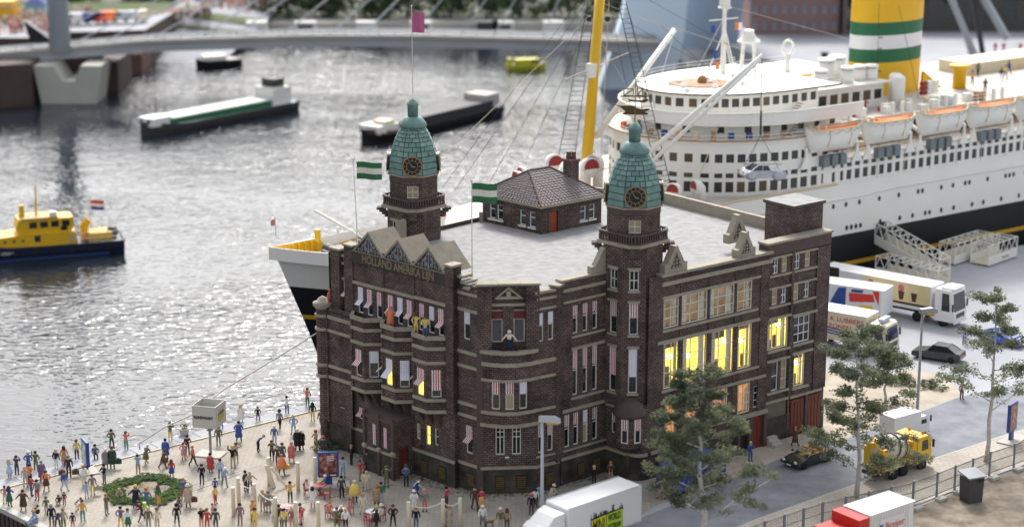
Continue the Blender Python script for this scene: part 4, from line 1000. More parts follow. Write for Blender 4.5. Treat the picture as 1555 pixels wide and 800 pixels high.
FG = mat('flag_green', (.03, .14, .06), .8, .2, 3); FWH = mat('flag_cream', (.68, .65, .56), .8, .1); PINK = mat('flag_pink', (.48, .12, .24), .8, .2); FRED = mat('flag_red', (.55, .04, .05), .8, .1); FBL = mat('flag_blue', (.03, .07, .32), .8, .1)
q = fl.p(1.75, -.9, 16.0); flag('flag', 'green and white striped flag on a pole behind the three gables', q, 7.6, .05, 1.95, 1.35, 3, [FG, FWH, FG], (-.25, .1))
q = G(717, 420, ROOFZ); flag('flag', 'green and white striped flag on a tall pole at the front roof corner', (q.x, q.y, ROOFZ), 7.4, .05, 1.9, 1.5, 3, [FG, FWH, FG])
flag('flag', 'pink flag on the thin pole above the left clock tower', (T1.x, T1.y, ztop1 - .1), 7.6, .035, 1.0, 1.6, 1, [PINK], zf=7.1)
# ------------------------------------------------------------------ the ocean liner behind the hotel
SOx, SOy, SA = -20.45, 185.2, 35.5
SDv = Vector((math.cos(R(SA)), math.sin(R(SA)), 0)); SNv = Vector((SDv.y, -SDv.x, 0))     # SN points to the quay side
def SP(s, t, z): return Vector((SOx, SOy, z)) + SDv * s + SNv * t
liner = thing('ocean_liner', 'large white and black ocean liner with a yellow funnel moored behind the hotel', 'ship', SP(60, 0, WZ), world=True)
LEND = 175.0
def stem(z): return .32 - .42 * z if z > 0 else .32 - .38 * z
def hbeam(s, z, far=False):
    k = max(0.0, min(1.0, (z + 8) / 17)); Lent = 46 - 12 * k; p = 2.1 + 1.9 * k
    if far:
        x = max(0.0, min(1.0, (s - stem(z)) / 54)); w_ = 12.5 * (.25 * x + .75 * x ** 1.6)
    else: x = max(0.0, min(1.0, (s - stem(z)) / Lent)); w_ = 16.0 * (1 - (1 - x) ** p)
    if s > 140: w_ *= max(.25, 1 - ((s - 140) / 35) ** 2 * .75)
    return w_
def deckz(s): return 7.05 + 2.65 * min(1, max(0, (s - 3) / 38))
stations = [0, .02, .06, .12, .2, .3, .42, .56, .7, .85, 1.0]
def hull_part(name, zs, material, parent=liner, zt=None):
    mb = MB()
    for sg in (1, -1):
        rows = []
        for z in zs:
            row = []
            for k in range(70):
                s0 = stem(z); u = (k / 69) ** 1.8; s = s0 + (LEND - s0) * u
                zz = min(z, 99) if zt is None or z != zs[-1] else deckz(s)
                row.append(SP(s, sg * hbeam(s, z, sg < 0), zz))
            rows.append(row)
        for a, b in zip(rows, rows[1:]):
            for k in range(69):
                q = [a[k], a[k + 1], b[k + 1], b[k]]; mb.quad(q if sg > 0 else q[::-1])
    return mb.build(name, material, parent, True)
hull_part('hull', [WZ - .5, -5, -2, .55], BLACK); hull_part('boot_stripe', [.55, 1.0], YSTRIPE); hull_part('hull_band', [1.0, 2.5, 4.05], BLACK)
top = hull_part('topsides', [4.05, 5.5, 7.0, 8.2, 9.0], SHIPW, zt=True)
# bow bulwark with yellow inner face
bi = MB()
def bul(s, d=0.0, far=False): return max(.02, hbeam(s, 9.0, far) - d)
ss = [stem(9.0) + .02 + 17.0 * (k / 24) ** 1.6 for k in range(25)]
for sg in (1, -1):
    for a, b in zip(ss, ss[1:]):
        h0, h1 = [1.25 if q < 2.2 else max(.2, 1.25 - (q - 2.2) * .9) for q in (a, b)]
        A, B_ = SP(a, sg * bul(a, 0, sg < 0), deckz(a) - .05), SP(b, sg * bul(b, 0, sg < 0), deckz(b) - .05); up0, up1 = Vector((0, 0, h0)), Vector((0, 0, h1))
        bi.quad([A, B_, B_ + up1, A + up0] if sg > 0 else [A, A + up0, B_ + up1, B_], 0)
        A2, B2 = SP(a, sg * bul(a, .18, sg < 0), deckz(a) - .05), SP(b, sg * bul(b, .18, sg < 0), deckz(b) - .05)
        bi.quad([A2, A2 + up0, B2 + up1, B2] if sg > 0 else [A2, B2, B2 + up1, A2 + up0], 1); bi.quad([A + up0, B_ + up1, B2 + up1, A2 + up0], 0)
bi.build('bow_bulwark', [SHIPW, YELLOW], liner)
for k in range(6):
    s = -1.7 + k * .75; q = SP(s, -bul(s, .2, True), deckz(s)); MB().box(q + Vector((0, 0, .5)), (.12, .5, 1.1), R(SA)).build('bulwark_stay', YELLOW, liner)
dk = MB(); ds = [stem(9.0) + .4 + (LEND - 2) * (k / 40) ** 1.5 for k in range(41)]
for a, b in zip(ds, ds[1:]): dk.quad([SP(a, hbeam(a, 9) - .1, deckz(a) - .06), SP(b, hbeam(b, 9) - .1, deckz(b) - .06), SP(b, -hbeam(b, 9, True) + .1, deckz(b) - .06), SP(a, -hbeam(a, 9, True) + .1, deckz(a) - .06)])
dk.build('main_deck', DECK, liner)
# windlasses and ventilators on the foredeck
for s, t in ((2.2, 2.2), (4.4, 3.0), (6.6, 1.4)):
    wl = MB(); c = SP(s, t, deckz(s) + .55); wl.tube(c - SNv * 1.1, c + SNv * 1.1, .45, n=12); wl.box(c - Vector((0, 0, .3)), (1.6, 1.2, .6), R(SA)); wl.build('windlass', DGREY, liner)
MB().tube(SP(1.6, .6, 9.4), SP(1.6, .6, 8.2), .3, n=10).build('bow_roller', YELLOW, liner)
def cowl(s, t, z, r, h, ang, col=RUST):
    """ventilator: stem and flared mouth turned to ang"""
    c = SP(s, t, z); d = Vector((math.cos(R(ang)), math.sin(R(ang)), 0)); mb = MB()
    mb.path([c, c + Vector((0, 0, h * .6)), c + Vector((0, 0, h * .85)) + d * r * .15, c + Vector((0, 0, h)) + d * r * .6, c + Vector((0, 0, h * 1.03)) + d * r * 1.25], [r * .55, r * .55, r * .75, r, r * 1.08], 14)
    o = mb.build('ventilator', SHIPW, liner, True)
    q = c + Vector((0, 0, h * 1.03)) + d * (r * 1.27); a = Vector((-d.y, d.x, 0)); zup = Vector((0, 0, 1))
    MB().quad([q + (a * math.cos(2 * math.pi * k / 14) + zup * math.sin(2 * math.pi * k / 14)) * r * .93 for k in range(14)]).build('ventilator_mouth', col, o)
for a in ((11.5, 3.5, 8.8, .55, 1.3, 262), (13.5, 4.5, 8.8, .5, 1.2, 262), (27.0, -1.0, 9.4, .62, 1.8, 215), (28.6, -2.4, 9.4, .62, 1.8, 215), (31.6, -2.2, 9.3, 1.0, 2.6, 300), (33.6, 1.4, 9.3, 1.0, 2.6, 300), (35.6, 1.0, 9.3, 1.0, 2.6, 240), (30.6, 3.2, 9.3, 1.0, 2.6, 120), (36.4, 13.0, 9.6, .75, 1.5, 235), (39.2, 13.6, 9.6, .75, 1.5, 200)): cowl(*a)
# portholes
ph0 = None
for row, z, pat in ((0, 7.35, None), (1, 4.75, None)):
    s = 47.0
    while s < 122:
        s += random.choice((.55, 1.5, 1.6, 2.4)) * 1.25
        c = SP(s, hbeam(s, z) + .02, z)
        if ph0 is None:
            m_ = MB(); m_.lathe([(.2, -.04), (.2, .04)], 10); ph0 = m_.build('porthole', GLASS_D, liner); ph0.rotation_euler = (R(90), 0, R(SA)); ph0.scale = (1, 1.4, 1); ph0.location = c - Vector(liner.location)
        else:
            o = ph0.copy(); C.objects.link(o); o.location = c - Vector(liner.location)
MB().path([SP(s, hbeam(s, 9) + .04, deckz(s) + .03) for s in range(26, 57, 2)], .12, 5).build('gunwale_rail', SHIPCREAM, liner)
# long knuckle moulding
MB().path([SP(s, hbeam(s, 8.2) + .05, 8.05 + (.25 if s > 60 else 0)) for s in range(44, 150, 4)], .14, 5).build('knuckle_moulding', SHIPW, liner)
# shell door
MB().obox(SP(62.2, 15.9, 2.3), SDv * 1.5, SNv * .13, (0, 0, 2.4)).build('shell_door', GLASS_D, liner)

# superstructure: rounded front block
def dplan(s0, semi_s, semi_t, s1, k=22, t0=0.0):
    P = []
    for i in range(k + 1):
        a = -math.pi / 2 + math.pi * i / k; P.append((s0 + semi_s - semi_s * math.cos(a), t0 + semi_t * math.sin(a)))
    return [(s1, t0 - semi_t)] + P + [(s1, t0 + semi_t)]       # far side, round the front, to the near side
def dwall(name, plan, z0, z1, material=SHIPW, holes=None, off=0.0, parent=liner):
    """wall following the plan; holes=(first, pitch, width, z0, z1, from, to) of windows measured along the plan from its near end"""
    P = [SP(s, t, 0) for s, t in plan][::-1]; mb = MB(); dist = 0.0; out = []
    for a, b in zip(P, P[1:]):
        f = Fac(b, Q=a) if False else Fac((b.x, b.y), Q=(a.x, a.y)); hl = []
        if holes:
            for (fi, pi_, wd, ha, hb, fr_, to_) in holes:
                n_ = int(f.len / pi_ + .25)
                for k in range(n_):
                    x = f.len * (k + .5) / n_; ww = min(wd, f.len / n_ * .7)
                    if fr_ <= dist + x <= to_: hl.append((x - ww / 2, x + ww / 2, ha, hb))
        wall(f, 0, f.len, z0, z1, hl, off, .15, mb)
        for h in hl: out.append((f, h))
        dist += f.len
    o = mb.build(name, material, parent)
    for f, h in out: MB().quad([f.p(h[0], off - .1, h[2]), f.p(h[1], off - .1, h[2]), f.p(h[1], off - .1, h[3]), f.p(h[0], off - .1, h[3])]).build('window_pane', SHIPGL if random.random() < .8 else SHIPGL2, o)
    return o
SHIPGL = mat('ship_window_dark', (.045, .042, .04), .25, .6, .3); SHIPGL2 = mat('ship_window_brown', (.11, .075, .045), .4, .5, .5)
p1 = dplan(37.4, 14.5, 11.9, 56.5, 12, 4)
dwall('front_house', p1, 9.0, 15.2, holes=[(.9, 1.25, .9, 10.0, 11.1, 0, 60), (.9, 1.25, .9, 11.5, 12.0, 0, 60), (.9, 1.25, .85, 13.1, 14.0, 0, 60)])
def deckplate(name, plan, z, th, material=SHIPW, parent=liner):
    return MB().prism([SP(s, t, 0).xy for s, t in plan], z, z + th).build(name, material, parent)
p2 = dplan(37.1, 14.8, 12.15, 57, 18, 4); deckplate('promenade_deck', p2, 15.2, .12)
MB().path([SP(s, t, 15.4) for s, t in p2], .09, 5).build('wooden_rail', TEAK, liner)
p3 = dplan(39.6, 14, 10.0, 58, 10, 4); dwall('promenade_house', p3, 15.3, 16.7, holes=[(1.2, 2.3, .8, 15.75, 16.45, 0, 80)])
p4 = dplan(38.6, 14.2, 11.3, 57, 18, 4); deckplate('bridge_deck', p4, 16.7, .12)
# bridge wing bulwark
bwp = dplan(38.5, 14.3, 11.4, 60, 18, 4); dwall('bridge_bulwark', bwp, 16.78, 18.0); MB().path([SP(s, t, 18.05) for s, t in bwp], .12, 5).build('bulwark_cap', SHIPW, liner)
p5 = dplan(41.0, 12.0, 8.2, 57, 10, 3.4); dwall('wheelhouse', p5, 16.8, 19.4, holes=[(.7, 1.15, .85, 18.1, 19.0, 0, 80)])
deckplate('wheelhouse_roof', dplan(40.6, 12.3, 8.6, 60, 18, 3.4), 19.4, .16); MB().path([SP(s, t, 19.52) for s, t in dplan(40.5, 12.4, 8.7, 60, 18, 3.4)], .09, 5).build('roof_edge', mat('brown_trim', (.10, .075, .06), .7, .2), liner)
# side house aft with the double row of windows
sd_h = [(s, 16.0) for s in (150, 130, 110, 90, 72, 56.4)] 
sh1 = MB(); q0, q1 = SP(54.0, 15.9, 0), SP(150, 15.95, 0); fS = Fac((q0.x, q0.y), Q=(q1.x, q1.y)); hl = []
x = 1.0
while x < 60: hl += [(x, x + .74, 10.0, 11.05), (x, x + .74, 11.4, 11.85)]; x += 1.22 if int(x) % 17 else 2.2
wall(fS, 0, fS.len, 8.6, 12.35, hl, 0, .15, sh1); sho = sh1.build('promenade_side', SHIPW, liner)
for h in hl: MB().quad([fS.p(h[0], -.1, h[2]), fS.p(h[1], -.1, h[2]), fS.p(h[1], -.1, h[3]), fS.p(h[0], -.1, h[3])]).build('window_pane', SHIPGL, sho)
MB().prism([SP(54, 16.0, 0).xy, SP(150, 16.0, 0).xy, SP(150, -16, 0).xy, SP(54, -13.5, 0).xy], 12.3, 12.42).build('boat_deck', DECK, liner)
MB().prism([SP(54, 8.5, 0).xy, SP(150, 8.5, 0).xy, SP(150, -8.5, 0).xy, SP(54, -8.5, 0).xy], 12.42, 15.0).build('boat_deck_house', SHIPW, liner)
MB().prism([SP(54, 12.0, 0).xy, SP(150, 12.0, 0).xy, SP(150, -12, 0).xy, SP(54, -12, 0).xy], 15.0, 15.3).build('sun_deck', DECK, liner)
fs2 = Fac(SP(54, 12.02, 0).xy, Q=SP(150, 12.02, 0).xy); MB().obox(fs2.p(0, 0, 14.5), fs2.d * 96, fs2.n * .1, (0, 0, .9)).build('sun_deck_fascia', SHIPW, liner)
for k in range(18): MB().obox(fs2.p(20 + k * 1.9 + .7 * (k % 3), .1, 14.75), fs2.d * .4, fs2.n * .03, (0, 0, .6)).build('window_pane', SHIPGL, liner)
fsh = Fac(SP(54, 8.52, 0).xy, Q=SP(150, 8.52, 0).xy)
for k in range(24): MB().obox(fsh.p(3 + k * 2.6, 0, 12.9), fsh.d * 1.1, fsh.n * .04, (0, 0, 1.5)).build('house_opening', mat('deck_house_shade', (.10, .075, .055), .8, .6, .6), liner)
# teak rail and bars along the boat deck
rl = MB()
for z in (12.65, 12.9, 13.15): rl.tube(SP(54.5, 15.95, z), SP(112, 15.95, z), .035, n=4)
for k in range(58): rl.tube(SP(54.5 + k, 15.95, 12.4), SP(54.5 + k, 15.95, 13.35), .035, n=4)
rl.build('deck_railing', SHIPW, liner); MB().tube(SP(54.5, 15.95, 13.4), SP(112, 15.95, 13.4), .09, n=6).build('wooden_rail', TEAK, liner)
for k in range(8):      # grey lockers hung outside the rail
    for j in range(3):
        s = 53.3 + k * 8.05 + j * 1.25; q = MB(); q.obox(SP(s, 15.9, 11.95), SDv * .85, SNv * .75, (0, 0, 1.1)); q.build('raft_locker', mat('grey_locker', (.17, .20, .21), .6, .15), liner)
# davits and lifeboats
def davit(s):
    mb = MB()
    for ds_ in (0, .35):
        P = [SP(s + ds_ - .5, 16.1, 12.3), SP(s + ds_ + .5, 16.1, 12.3), SP(s + ds_ + .12, 16.1, 14.0), SP(s + ds_ - .12, 16.1, 14.0)]
    mb.loft([[SP(s - .75, 16.05, 11.95), SP(s + .75, 16.05, 11.95), SP(s + .16, 16.05, 13.2), SP(s + .13, 16.05, 14.1), SP(s - .13, 16.05, 14.1), SP(s - .16, 16.05, 13.2)], [SP(s - .75, 16.22, 11.95), SP(s + .75, 16.22, 11.95), SP(s + .16, 16.22, 13.2), SP(s + .13, 16.22, 14.1), SP(s - .13, 16.22, 14.1), SP(s - .16, 16.22, 13.2)]][::-1])
    mb.obox(SP(s - .14, 16.2, 13.8), SDv * .28, SP(0, -3.2, 1.3) - SP(0, 0, 0), (0, 0, .35)); mb.obox(SP(s - .14, 13.1, 15.0), SDv * .28, SP(0, .35, 0) - SP(0, 0, 0), (0, 0, 2.0))
    return mb.build('davit', SHIPW, liner)
boat_c = [(1262, 200), (1344, 190), (1424, 179), (1499, 170), (1575, 160)]
boat_words = ['white lifeboat with orange cover nearest the liner bridge', 'second white lifeboat from the liner bridge, below the yellow funnel', 'third white lifeboat from the liner bridge, with a sunken orange cover', 'fourth white lifeboat from the liner bridge', 'white lifeboat cut off by the right edge of the picture']
def lifeboat(i, s):
    o = thing('lifeboat', boat_words[i], 'lifeboat', SP(s, 16.2, 14.35), R(SA), 'lifeboats along the boat deck'); o.scale = (1.05, 1.1, 1.1)
    Lb, B_ = 7.6, 1.15; mb = MB(); rows = []
    for z, wf, lf in ((-.7, .12, .78), (-.25, .66, .86), (.5, .94, .94), (1.5, 1.0, 1.0)):
        ring = []
        for k in range(24):
            a = 2 * math.pi * k / 24; c, s_ = math.cos(a), math.sin(a); ring.append((Lb / 2 * lf * (abs(c) ** .75) * (1 if c > 0 else -1), B_ * wf * (abs(s_) ** 1.15) * (1 if s_ > 0 else -1), z + .28 * abs(c) ** 5 * max(0, z / 1.5)))
        rows.append(ring)
    mb.loft(rows, caps=False); mb.quad(rows[0][::-1]); mb.build('boat_hull', SHIPW, o, True)
    ft = MB(); ft.path([rows[3][k] for k in range(24)] + [rows[3][0]], .075, 5); ft.build('gunwale', SHIPCREAM, o)
    lines = MB()
    for k in range(2, 10): 
        a, b = Vector(rows[3][12 + k]), Vector(rows[3][13 + k]); m_ = (a + b) / 2 + Vector((0, -.06, -.42)); lines.path([a + Vector((0, -.06, -.08)), m_, b + Vector((0, -.06, -.08))], .025, 4)
    lines.build('grab_line', ROPEM, o)
    cv = MB(); cvr = []
    for q in range(9):
        x = -Lb * .30 + Lb * .74 * q / 8; w_ = B_ * .86 * (1 - (abs(x) / (Lb / 2)) ** 2.2); cvr.append([(x, -w_, 1.3), (x, -w_ * .45, 1.46 + .06 * (q % 2)), (x, 0, 1.56 + .09 * math.sin(q)), (x, w_ * .45, 1.46), (x, w_, 1.3)])
    cv.loft(cvr, closed=False, caps=False); cv.build('boat_cover', ORANGE, o)
    rope = MB()
    for x in (-1.6, 1.3): rope.path([(x, -B_ * .96, 1.5), (x + .2, -B_ * .95, .9), (x + .1, -B_ * .75, -.2)], .06, 4)
    rope.build('gripe_rope', CREAM, o)
    gear = MB()
    for q in range(9): gear.box((-Lb * .42 + q * .22, random.uniform(-.6, .4), 1.6), (.16, .2, random.uniform(.2, .7)))
    gear.build('boat_gear', CREAM, o)
for i, s in enumerate((54.9, 62.9, 71.3, 79.1, 87.2)): lifeboat(i, s)
for s in (51.2, 58.6, 60.2, 66.7, 68.2, 75.2, 76.7, 83.0, 84.5, 91.0): davit(s)
# deck house, air trunks, funnel
dh = dplan(56.5, 3.0, 7.2, 71.5, 8); dwall('sun_deck_house', dh, 15.3, 18.0, holes=[(.9, 1.55, 1.2, 16.2, 17.3, 0, 20)]); deckplate('sun_deck_house_roof', dplan(55.9, 3.4, 7.8, 72.0, 10), 18.0, .18)
MB().prism([SP(60, 4.5, 0).xy, SP(70.5, 4.5, 0).xy, SP(70.5, -6, 0).xy, SP(60, -6, 0).xy], 18.18, 19.0).build('upper_house', SHIPW, liner)
for s, t, r, h in ((63.6, 5.2, .75, 1.7), (65.6, 4.0, .95, 2.6), (67.0, 5.9, .75, 1.8), (68.0, 3.2, .95, 2.6), (69.4, 5.4, .72, 1.7), (70.8, 5.9, .72, 1.7)):
    c = SP(s, t, 18.15); o = MB().lathe([(r, 0), (r, h - .35)], 12, c).build('air_trunk', SHIPW, liner, True); MB().lathe([(r * .9, h - .35), (r * .9, h - .25)], 12, c).build('trunk_gap', BLACKP, o); MB().lathe([(r * 1.08, h - .25), (r * 1.08, h), (r * .8, h + .08)], 12, c).build('trunk_hood', SHIPW, o)
for s, t in ((72.4, 8.6), (73.4, 7.2)): MB().lathe([(.75, 0), (.75, 4.2), (.55, 4.4)], 14, SP(s, t, 14.4)).build('white_trunk', SHIPW, liner, True)
fn = MB()
def fring(z, g=0.0):
    k = (z - 15.0) / 10; c = SP(78.9 + 0.2 * k, 0, 0); return [(c.x + SDv.x * (5.2 + g) * math.cos(a) + SNv.x * (2.9 + g) * math.sin(a), c.y + SDv.y * (5.2 + g) * math.cos(a) + SNv.y * (2.9 + g) * math.sin(a), z) for a in [2 * math.pi * q / 36 for q in range(36)]]
def fband(name, z0, z1, m_): return MB().loft([fring(z0), fring(z1)], caps=False).build(name, m_, liner, True)
fband('funnel_base', 14.5, 19.15, YELLOW); fband('green_band', 19.15, 20.7, GREENP); fband('white_band', 20.7, 22.3, WHITE); fband('green_band', 22.3, 23.8, GREENP); fband('funnel_top', 23.8, 27.2, YELLOW); fband('black_rim', 27.2, 29.0, BLACKP)
for k in range(7): MB().obox(SP(75.2, 2.55, 15.6 + k * 1.3), SDv * .5, SNv * .12, (0, 0, .12)).build('funnel_ladder_rung', DGREY, liner)
MB().loft([[SP(83.5, 1.5, 15.2), SP(86.8, 1.7, 15.2), SP(83.7, 1.5, 17.4)], [SP(83.5, 1.9, 15.2), SP(86.8, 2.1, 15.2), SP(83.7, 1.9, 17.4)]]).build('funnel_foot', YELLOW, liner)
for s, t, h in ((87.6, 4.0, 2.9), (118.0, 3.0, 3.5)):
    MB().lathe([(.8, 0), (.8, h - .5), (1.3, h - .35), (1.3, h), (1.0, h + .06)], 16, SP(s, t, 15.2)).build('yellow_vent', YELLOW, liner, True)
MB().prism([SP(96, -2, 0).xy, SP(112, -2, 0).xy, SP(112, -7, 0).xy, SP(96, -7, 0).xy], 15.3, 16.7).build('aft_house', CREAM, liner)
MB().tube(SP(104, 1, 16.8), SP(116, 2, 18.0), .5, n=8).build('yellow_boom', YELLOW, liner)
for k in range(3):
    for j in range(3): 
        c = SP(79.0 + .95 * k, 6.3, 15.9 + .55 * j); MB().tube(c - SDv * .42, c + SDv * .42, .26, n=10).build('raft_canister', RUST if k == 0 else SHIPW, liner)
rr = MB()
for z in (15.75, 16.15): rr.tube(SP(76, 11.9, z), SP(112, 11.9, z), .04, n=4)
for k in range(37): rr.tube(SP(76 + k, 11.9, 15.3), SP(76 + k, 11.9, 16.2), .04, n=4)
for z in (18.9, 19.3): rr.path([SP(s, t, z) for s, t in dplan(57.5, 6, 7.5, 70, 8)], .035, 4)
rr.build('upper_railing', SHIPW, liner)
# foremast with shrouds, box and derricks
mb_, mt_ = SP(34.6, 0, 9.3), SP(36.6, 0, 31.5); fm_ = MB().tube(mb_, mt_, .62, .5, 14).build('foremast', YELLOW, liner, True)
q = mb_.lerp(mt_, .56); MB().box(q + Vector((-.3, -.5, 0)), (1.0, .6, 1.5), R(SA)).build('mast_box', SHIPW, liner)
for sg in (-1, 1): MB().ball(mb_.lerp(mt_, .8) + Vector((sg * .95, -.2, 0)), .32, 8, 6).build('mast_lamp', BLACKP, liner, True)
def shroud(a0, a1, b0, b1, n_):
    mb = MB(); mb.tube(a0, b0, .055, n=4); mb.tube(a1, b1, .055, n=4)
    for k in range(1, n_): t = k / n_; mb.tube(a0.lerp(b0, t), a1.lerp(b1, t), .035, n=4)
    return mb.build('shroud_ladder', WIRE, liner)
def planepx(u, v, t):        # a place on the ship's long plane at offset t
    d = _ray(u, v); o = Vector((SOx, SOy, 0)) + SNv * t; k = (o.x * SNv.x + o.y * SNv.y) / (d.x * SNv.x + d.y * SNv.y); return d * k + Vector((0, 0, CAM_H))
shroud(planepx(845, 255, -6), planepx(870, 255, -7), planepx(893, 2, -1.2), planepx(905, 2, -1.4), 34)
shroud(planepx(1005, 300, 13), planepx(1022, 296, 12.6), planepx(938, 0, 1.0), planepx(950, 0, 1.2), 40)
rg = MB()
for a, b in (((672, 285, -2), (880, 0, -1)), ((690, 290, -2), (893, 0, -1)), ((730, 300, -2), (902, 0, -1)), ((800, 240, 2), (905, 10, 1)), ((905, 8, 0), (1160, 148, 4)), ((985, 0, 1), (1130, 82, 3)), ((950, 0, 1), (1040, 330, 8)), ((925, 0, 1), (965, 200, 3)), ((1005, 40, 2), (1110, 140, 5))): rg.tube(planepx(*a), planepx(*b), .028, n=4)
rg.build('rigging_wire', WIRE, liner)
rg = MB()
for a, b in (((925, 0, 0), (912, 250, 1)), ((1090, 200, 10), (1045, 335, 11)), ((860, 120, 0), (955, 80, 0)), ((1062, 268, 12), (1092, 190, 12)), ((1010, 235, 6), (905, 260, 2))): rg.tube(planepx(*a), planepx(*b), .06, n=4)
rg.build('rigging_rope', WIREL, liner)
DERR = SHIPW
def derrick(a, b, ta, tb, r): return MB().tube(planepx(*a, ta), planepx(*b, tb), r, r * .85, 10).build('derrick_boom', DERR, liner, True)
derrick((905, 208), (1024, 46), 0, -3, .34); derrick((975, 240), (1158, 84), 10, 17.5, .25); derrick((990, 246), (1155, 90), 11, 17.5, .22)
derrick((478, 320), (620, 400), 0, 4, .13); MB().tube(planepx(513, 345, 1), planepx(513, 375, 1), .12, n=6).build('derrick_post', SHIPW, liner)
# bow staff with pennant, radar mast, direction finder
MB().tube(SP(-2.6, 0, 9.2), SP(-2.7, 0, 11.2), .05, n=5).build('bow_staff', SHIPW, liner)
MB().quad([SP(-2.7, 0, 10.9), SP(-3.2, .1, 10.8), SP(-3.2, .1, 10.3), SP(-2.7, 0, 10.3)]).build('bow_pennant', mat('coral_cloth', (.62, .22, .16), .8, .2), liner)
rm = MB(); c = SP(54.6, -1, 19.5); rm.tube(c, c + Vector((0, 0, 7.2)), .32, .22, 8); rm.tube(c + SNv * 1.6 + Vector((0, 0, 0)), c + Vector((0, 0, 4.6)), .09, n=5); rm.tube(c - SDv * 2.4, c + Vector((0, 0, 4.6)), .09, n=5); rm.tube(c + SDv * 1.8, c + Vector((0, 0, 5.4)), .08, n=5)
rm.tube(c + Vector((0, 0, 6.0)) - SDv * 2.2, c + Vector((0, 0, 6.0)) + SDv * 2.0, .07, n=5); rm.lathe([(.3, 7.1), (.75, 7.2), (.75, 7.35), (.6, 7.4), (.6, 8.5), (.3, 8.6), (.25, 9.2), (.05, 9.4)], 10, c); rm.build('radar_mast', SHIPW, liner)
rq = MB(); c = SP(57.4, 0, 19.5)
for a in range(4): x, y = math.cos(R(45 + 90 * a)), math.sin(R(45 + 90 * a)); rq.tube(c + Vector((x * 1.1, y * 1.1, 0)), c + Vector((x * .8, y * .8, 3.4)), .14, n=6)
rq.lathe([(1.2, 3.3), (1.3, 3.5), (.9, 3.8), (.6, 4.3), (.6, 4.7), (.1, 4.8)], 12, c); rq.build('radar_tower', SHIPW, liner)
for k, (ds_, z, m_) in enumerate(((-2.0, 25.0, FBL), (-1.6, 22.2, FBL), (1.5, 25.1, ORANGE), (2.0, 25.0, WHITE), (-1.2, 20.9, ORANGE))): MB().obox(SP(54.6 + ds_, -.9, z - .9), SDv * .55, SNv * .03, (0, 0, .85)).build('signal_flag', m_, liner)
c = SP(63.4, 0, 18.9); MB().tube(c, c + Vector((0, 0, 2.0)), .35, .3, 10).build('finder_post', SHIPW, liner, True); MB().path([c + Vector((0, 0, 2.8)) + SDv * (.85 * math.cos(2 * math.pi * k / 16)) + Vector((0, 0, .85 * math.sin(2 * math.pi * k / 16))) for k in range(17)], .16, 6).build('finder_ring', SHIPW, liner, True)
MB().obox(SP(59.0, 3.8, 19.1), SDv * 4.4, SNv * .4, (0, 0, .25)).build('yellow_beam', YELLOW, liner)
MB().lathe([(2.6, 0), (2.7, .12), (2.5, .2)], 18, SP(47.5, 3.4, 19.55), sx=1.3).build('wooden_platform', TEAK, liner)
MB().ball(SP(47.6, 3.6, 20.0), .55, 8, 6).build('compass_binnacle', TEAK, liner, True)
# companion stairs on the bridge wing
for c0 in (SP(50.2, 14.9, 15.4), SP(52.4, 12.6, 16.9)):
    st_ = MB()
    for k in range(6): st_.obox(c0 + SDv * .26 * k + Vector((0, 0, .22 * k)), SDv * .22, -SNv * .8, (0, 0, .06))
    st_.build('companion_stair', TEAK, liner)
# clutter: lockers, deck gear, skylights, boat winches, extra rails and stays
random.seed(31)
for k in range(26):
    s = random.uniform(55.5, 84); t_ = random.uniform(9.0, 11.4); hgt = random.uniform(.4, 1.1); m_ = random.choice((SHIPW, SHIPW, SHIPW, CREAM, REDP, LGREYM, TEAK))
    MB().box(SP(s, t_, 15.3 + hgt / 2), (random.uniform(.5, 1.5), random.uniform(.4, .8), hgt), R(SA)).build('deck_locker', m_, liner)
for k in range(12):
    a = R(-15 + k * 8.5); s, t_ = 51.8 - 13.4 * math.cos(a), 4 + 11.0 * math.sin(a)
    MB().box(SP(s, t_, 15.75), (.5, .5, random.uniform(.5, 1.0)), R(SA + 20 * k)).build('deck_gear', random.choice((ORANGE, TEAK, BLUEP, CREAM, DGREY)), liner)
for k in range(9): MB().lathe([(.28, 0), (.3, .35), (.1, .45)], 8, SP(43.0 + 1.3 * k, 6.5 - (k % 3) * 2.2, 19.56)).build('mushroom_vent', SHIPW, liner, True)
for k in range(10): MB().box(SP(55 + 3.3 * k, 13.6, 12.9), (1.0, .7, .9), R(SA)).build('boat_winch', random.choice((LGREYM, CREAM, TERRA)), liner)
er = MB()
for pl_, z in ((dplan(37.3, 14.7, 12.0, 57, 18, 4), 15.95), (dplan(40.8, 12.2, 8.5, 60, 18, 3.4), 20.3)):
    for dz in (0, -.35): er.path([SP(s, t, z + dz) for s, t in pl_], .03, 4)
    for s, t in pl_: er.tube(SP(s, t, z - .75), SP(s, t, z), .03, n=4)
er.build('guard_rail', SHIPW, liner)
st2 = MB()
for a, b in (((1024, 48, -3), (915, 5, 0)), ((1158, 86, 14), (985, 30, 2)), ((1110, 8, 0), (1045, 130, 4)), ((1105, 10, 0), (1290, 60, 2)), ((1024, 50, -3), (1000, 130, 4)), ((880, 40, 0), (640, 270, -3)), ((910, 60, 1), (1000, 215, 8)), ((1158, 88, 14), (1120, 170, 12)), ((1080, 120, 8), (1060, 190, 10))): st2.tube(planepx(*a), planepx(*b), .03, n=4)
st2.build('stay_wire', WIREL, liner)
for u0, v0, u1, v1 in ((1335, 5, 1330, 190), (1365, 10, 1395, 150)): MB().tube(planepx(u0, v0, 3.2), planepx(u1, v1, 6), .03, n=4).build('funnel_stay', WIRE, liner)
for k in range(14): MB().obox(fS.p(8 + k * 4.1, .02, 4.1), fS.d * .05, fS.n * .03, (0, 0, 7.6)).build('plate_seam', mat('faint_plate_seam', (.58, .55, .48), .6, .15, .5), liner)
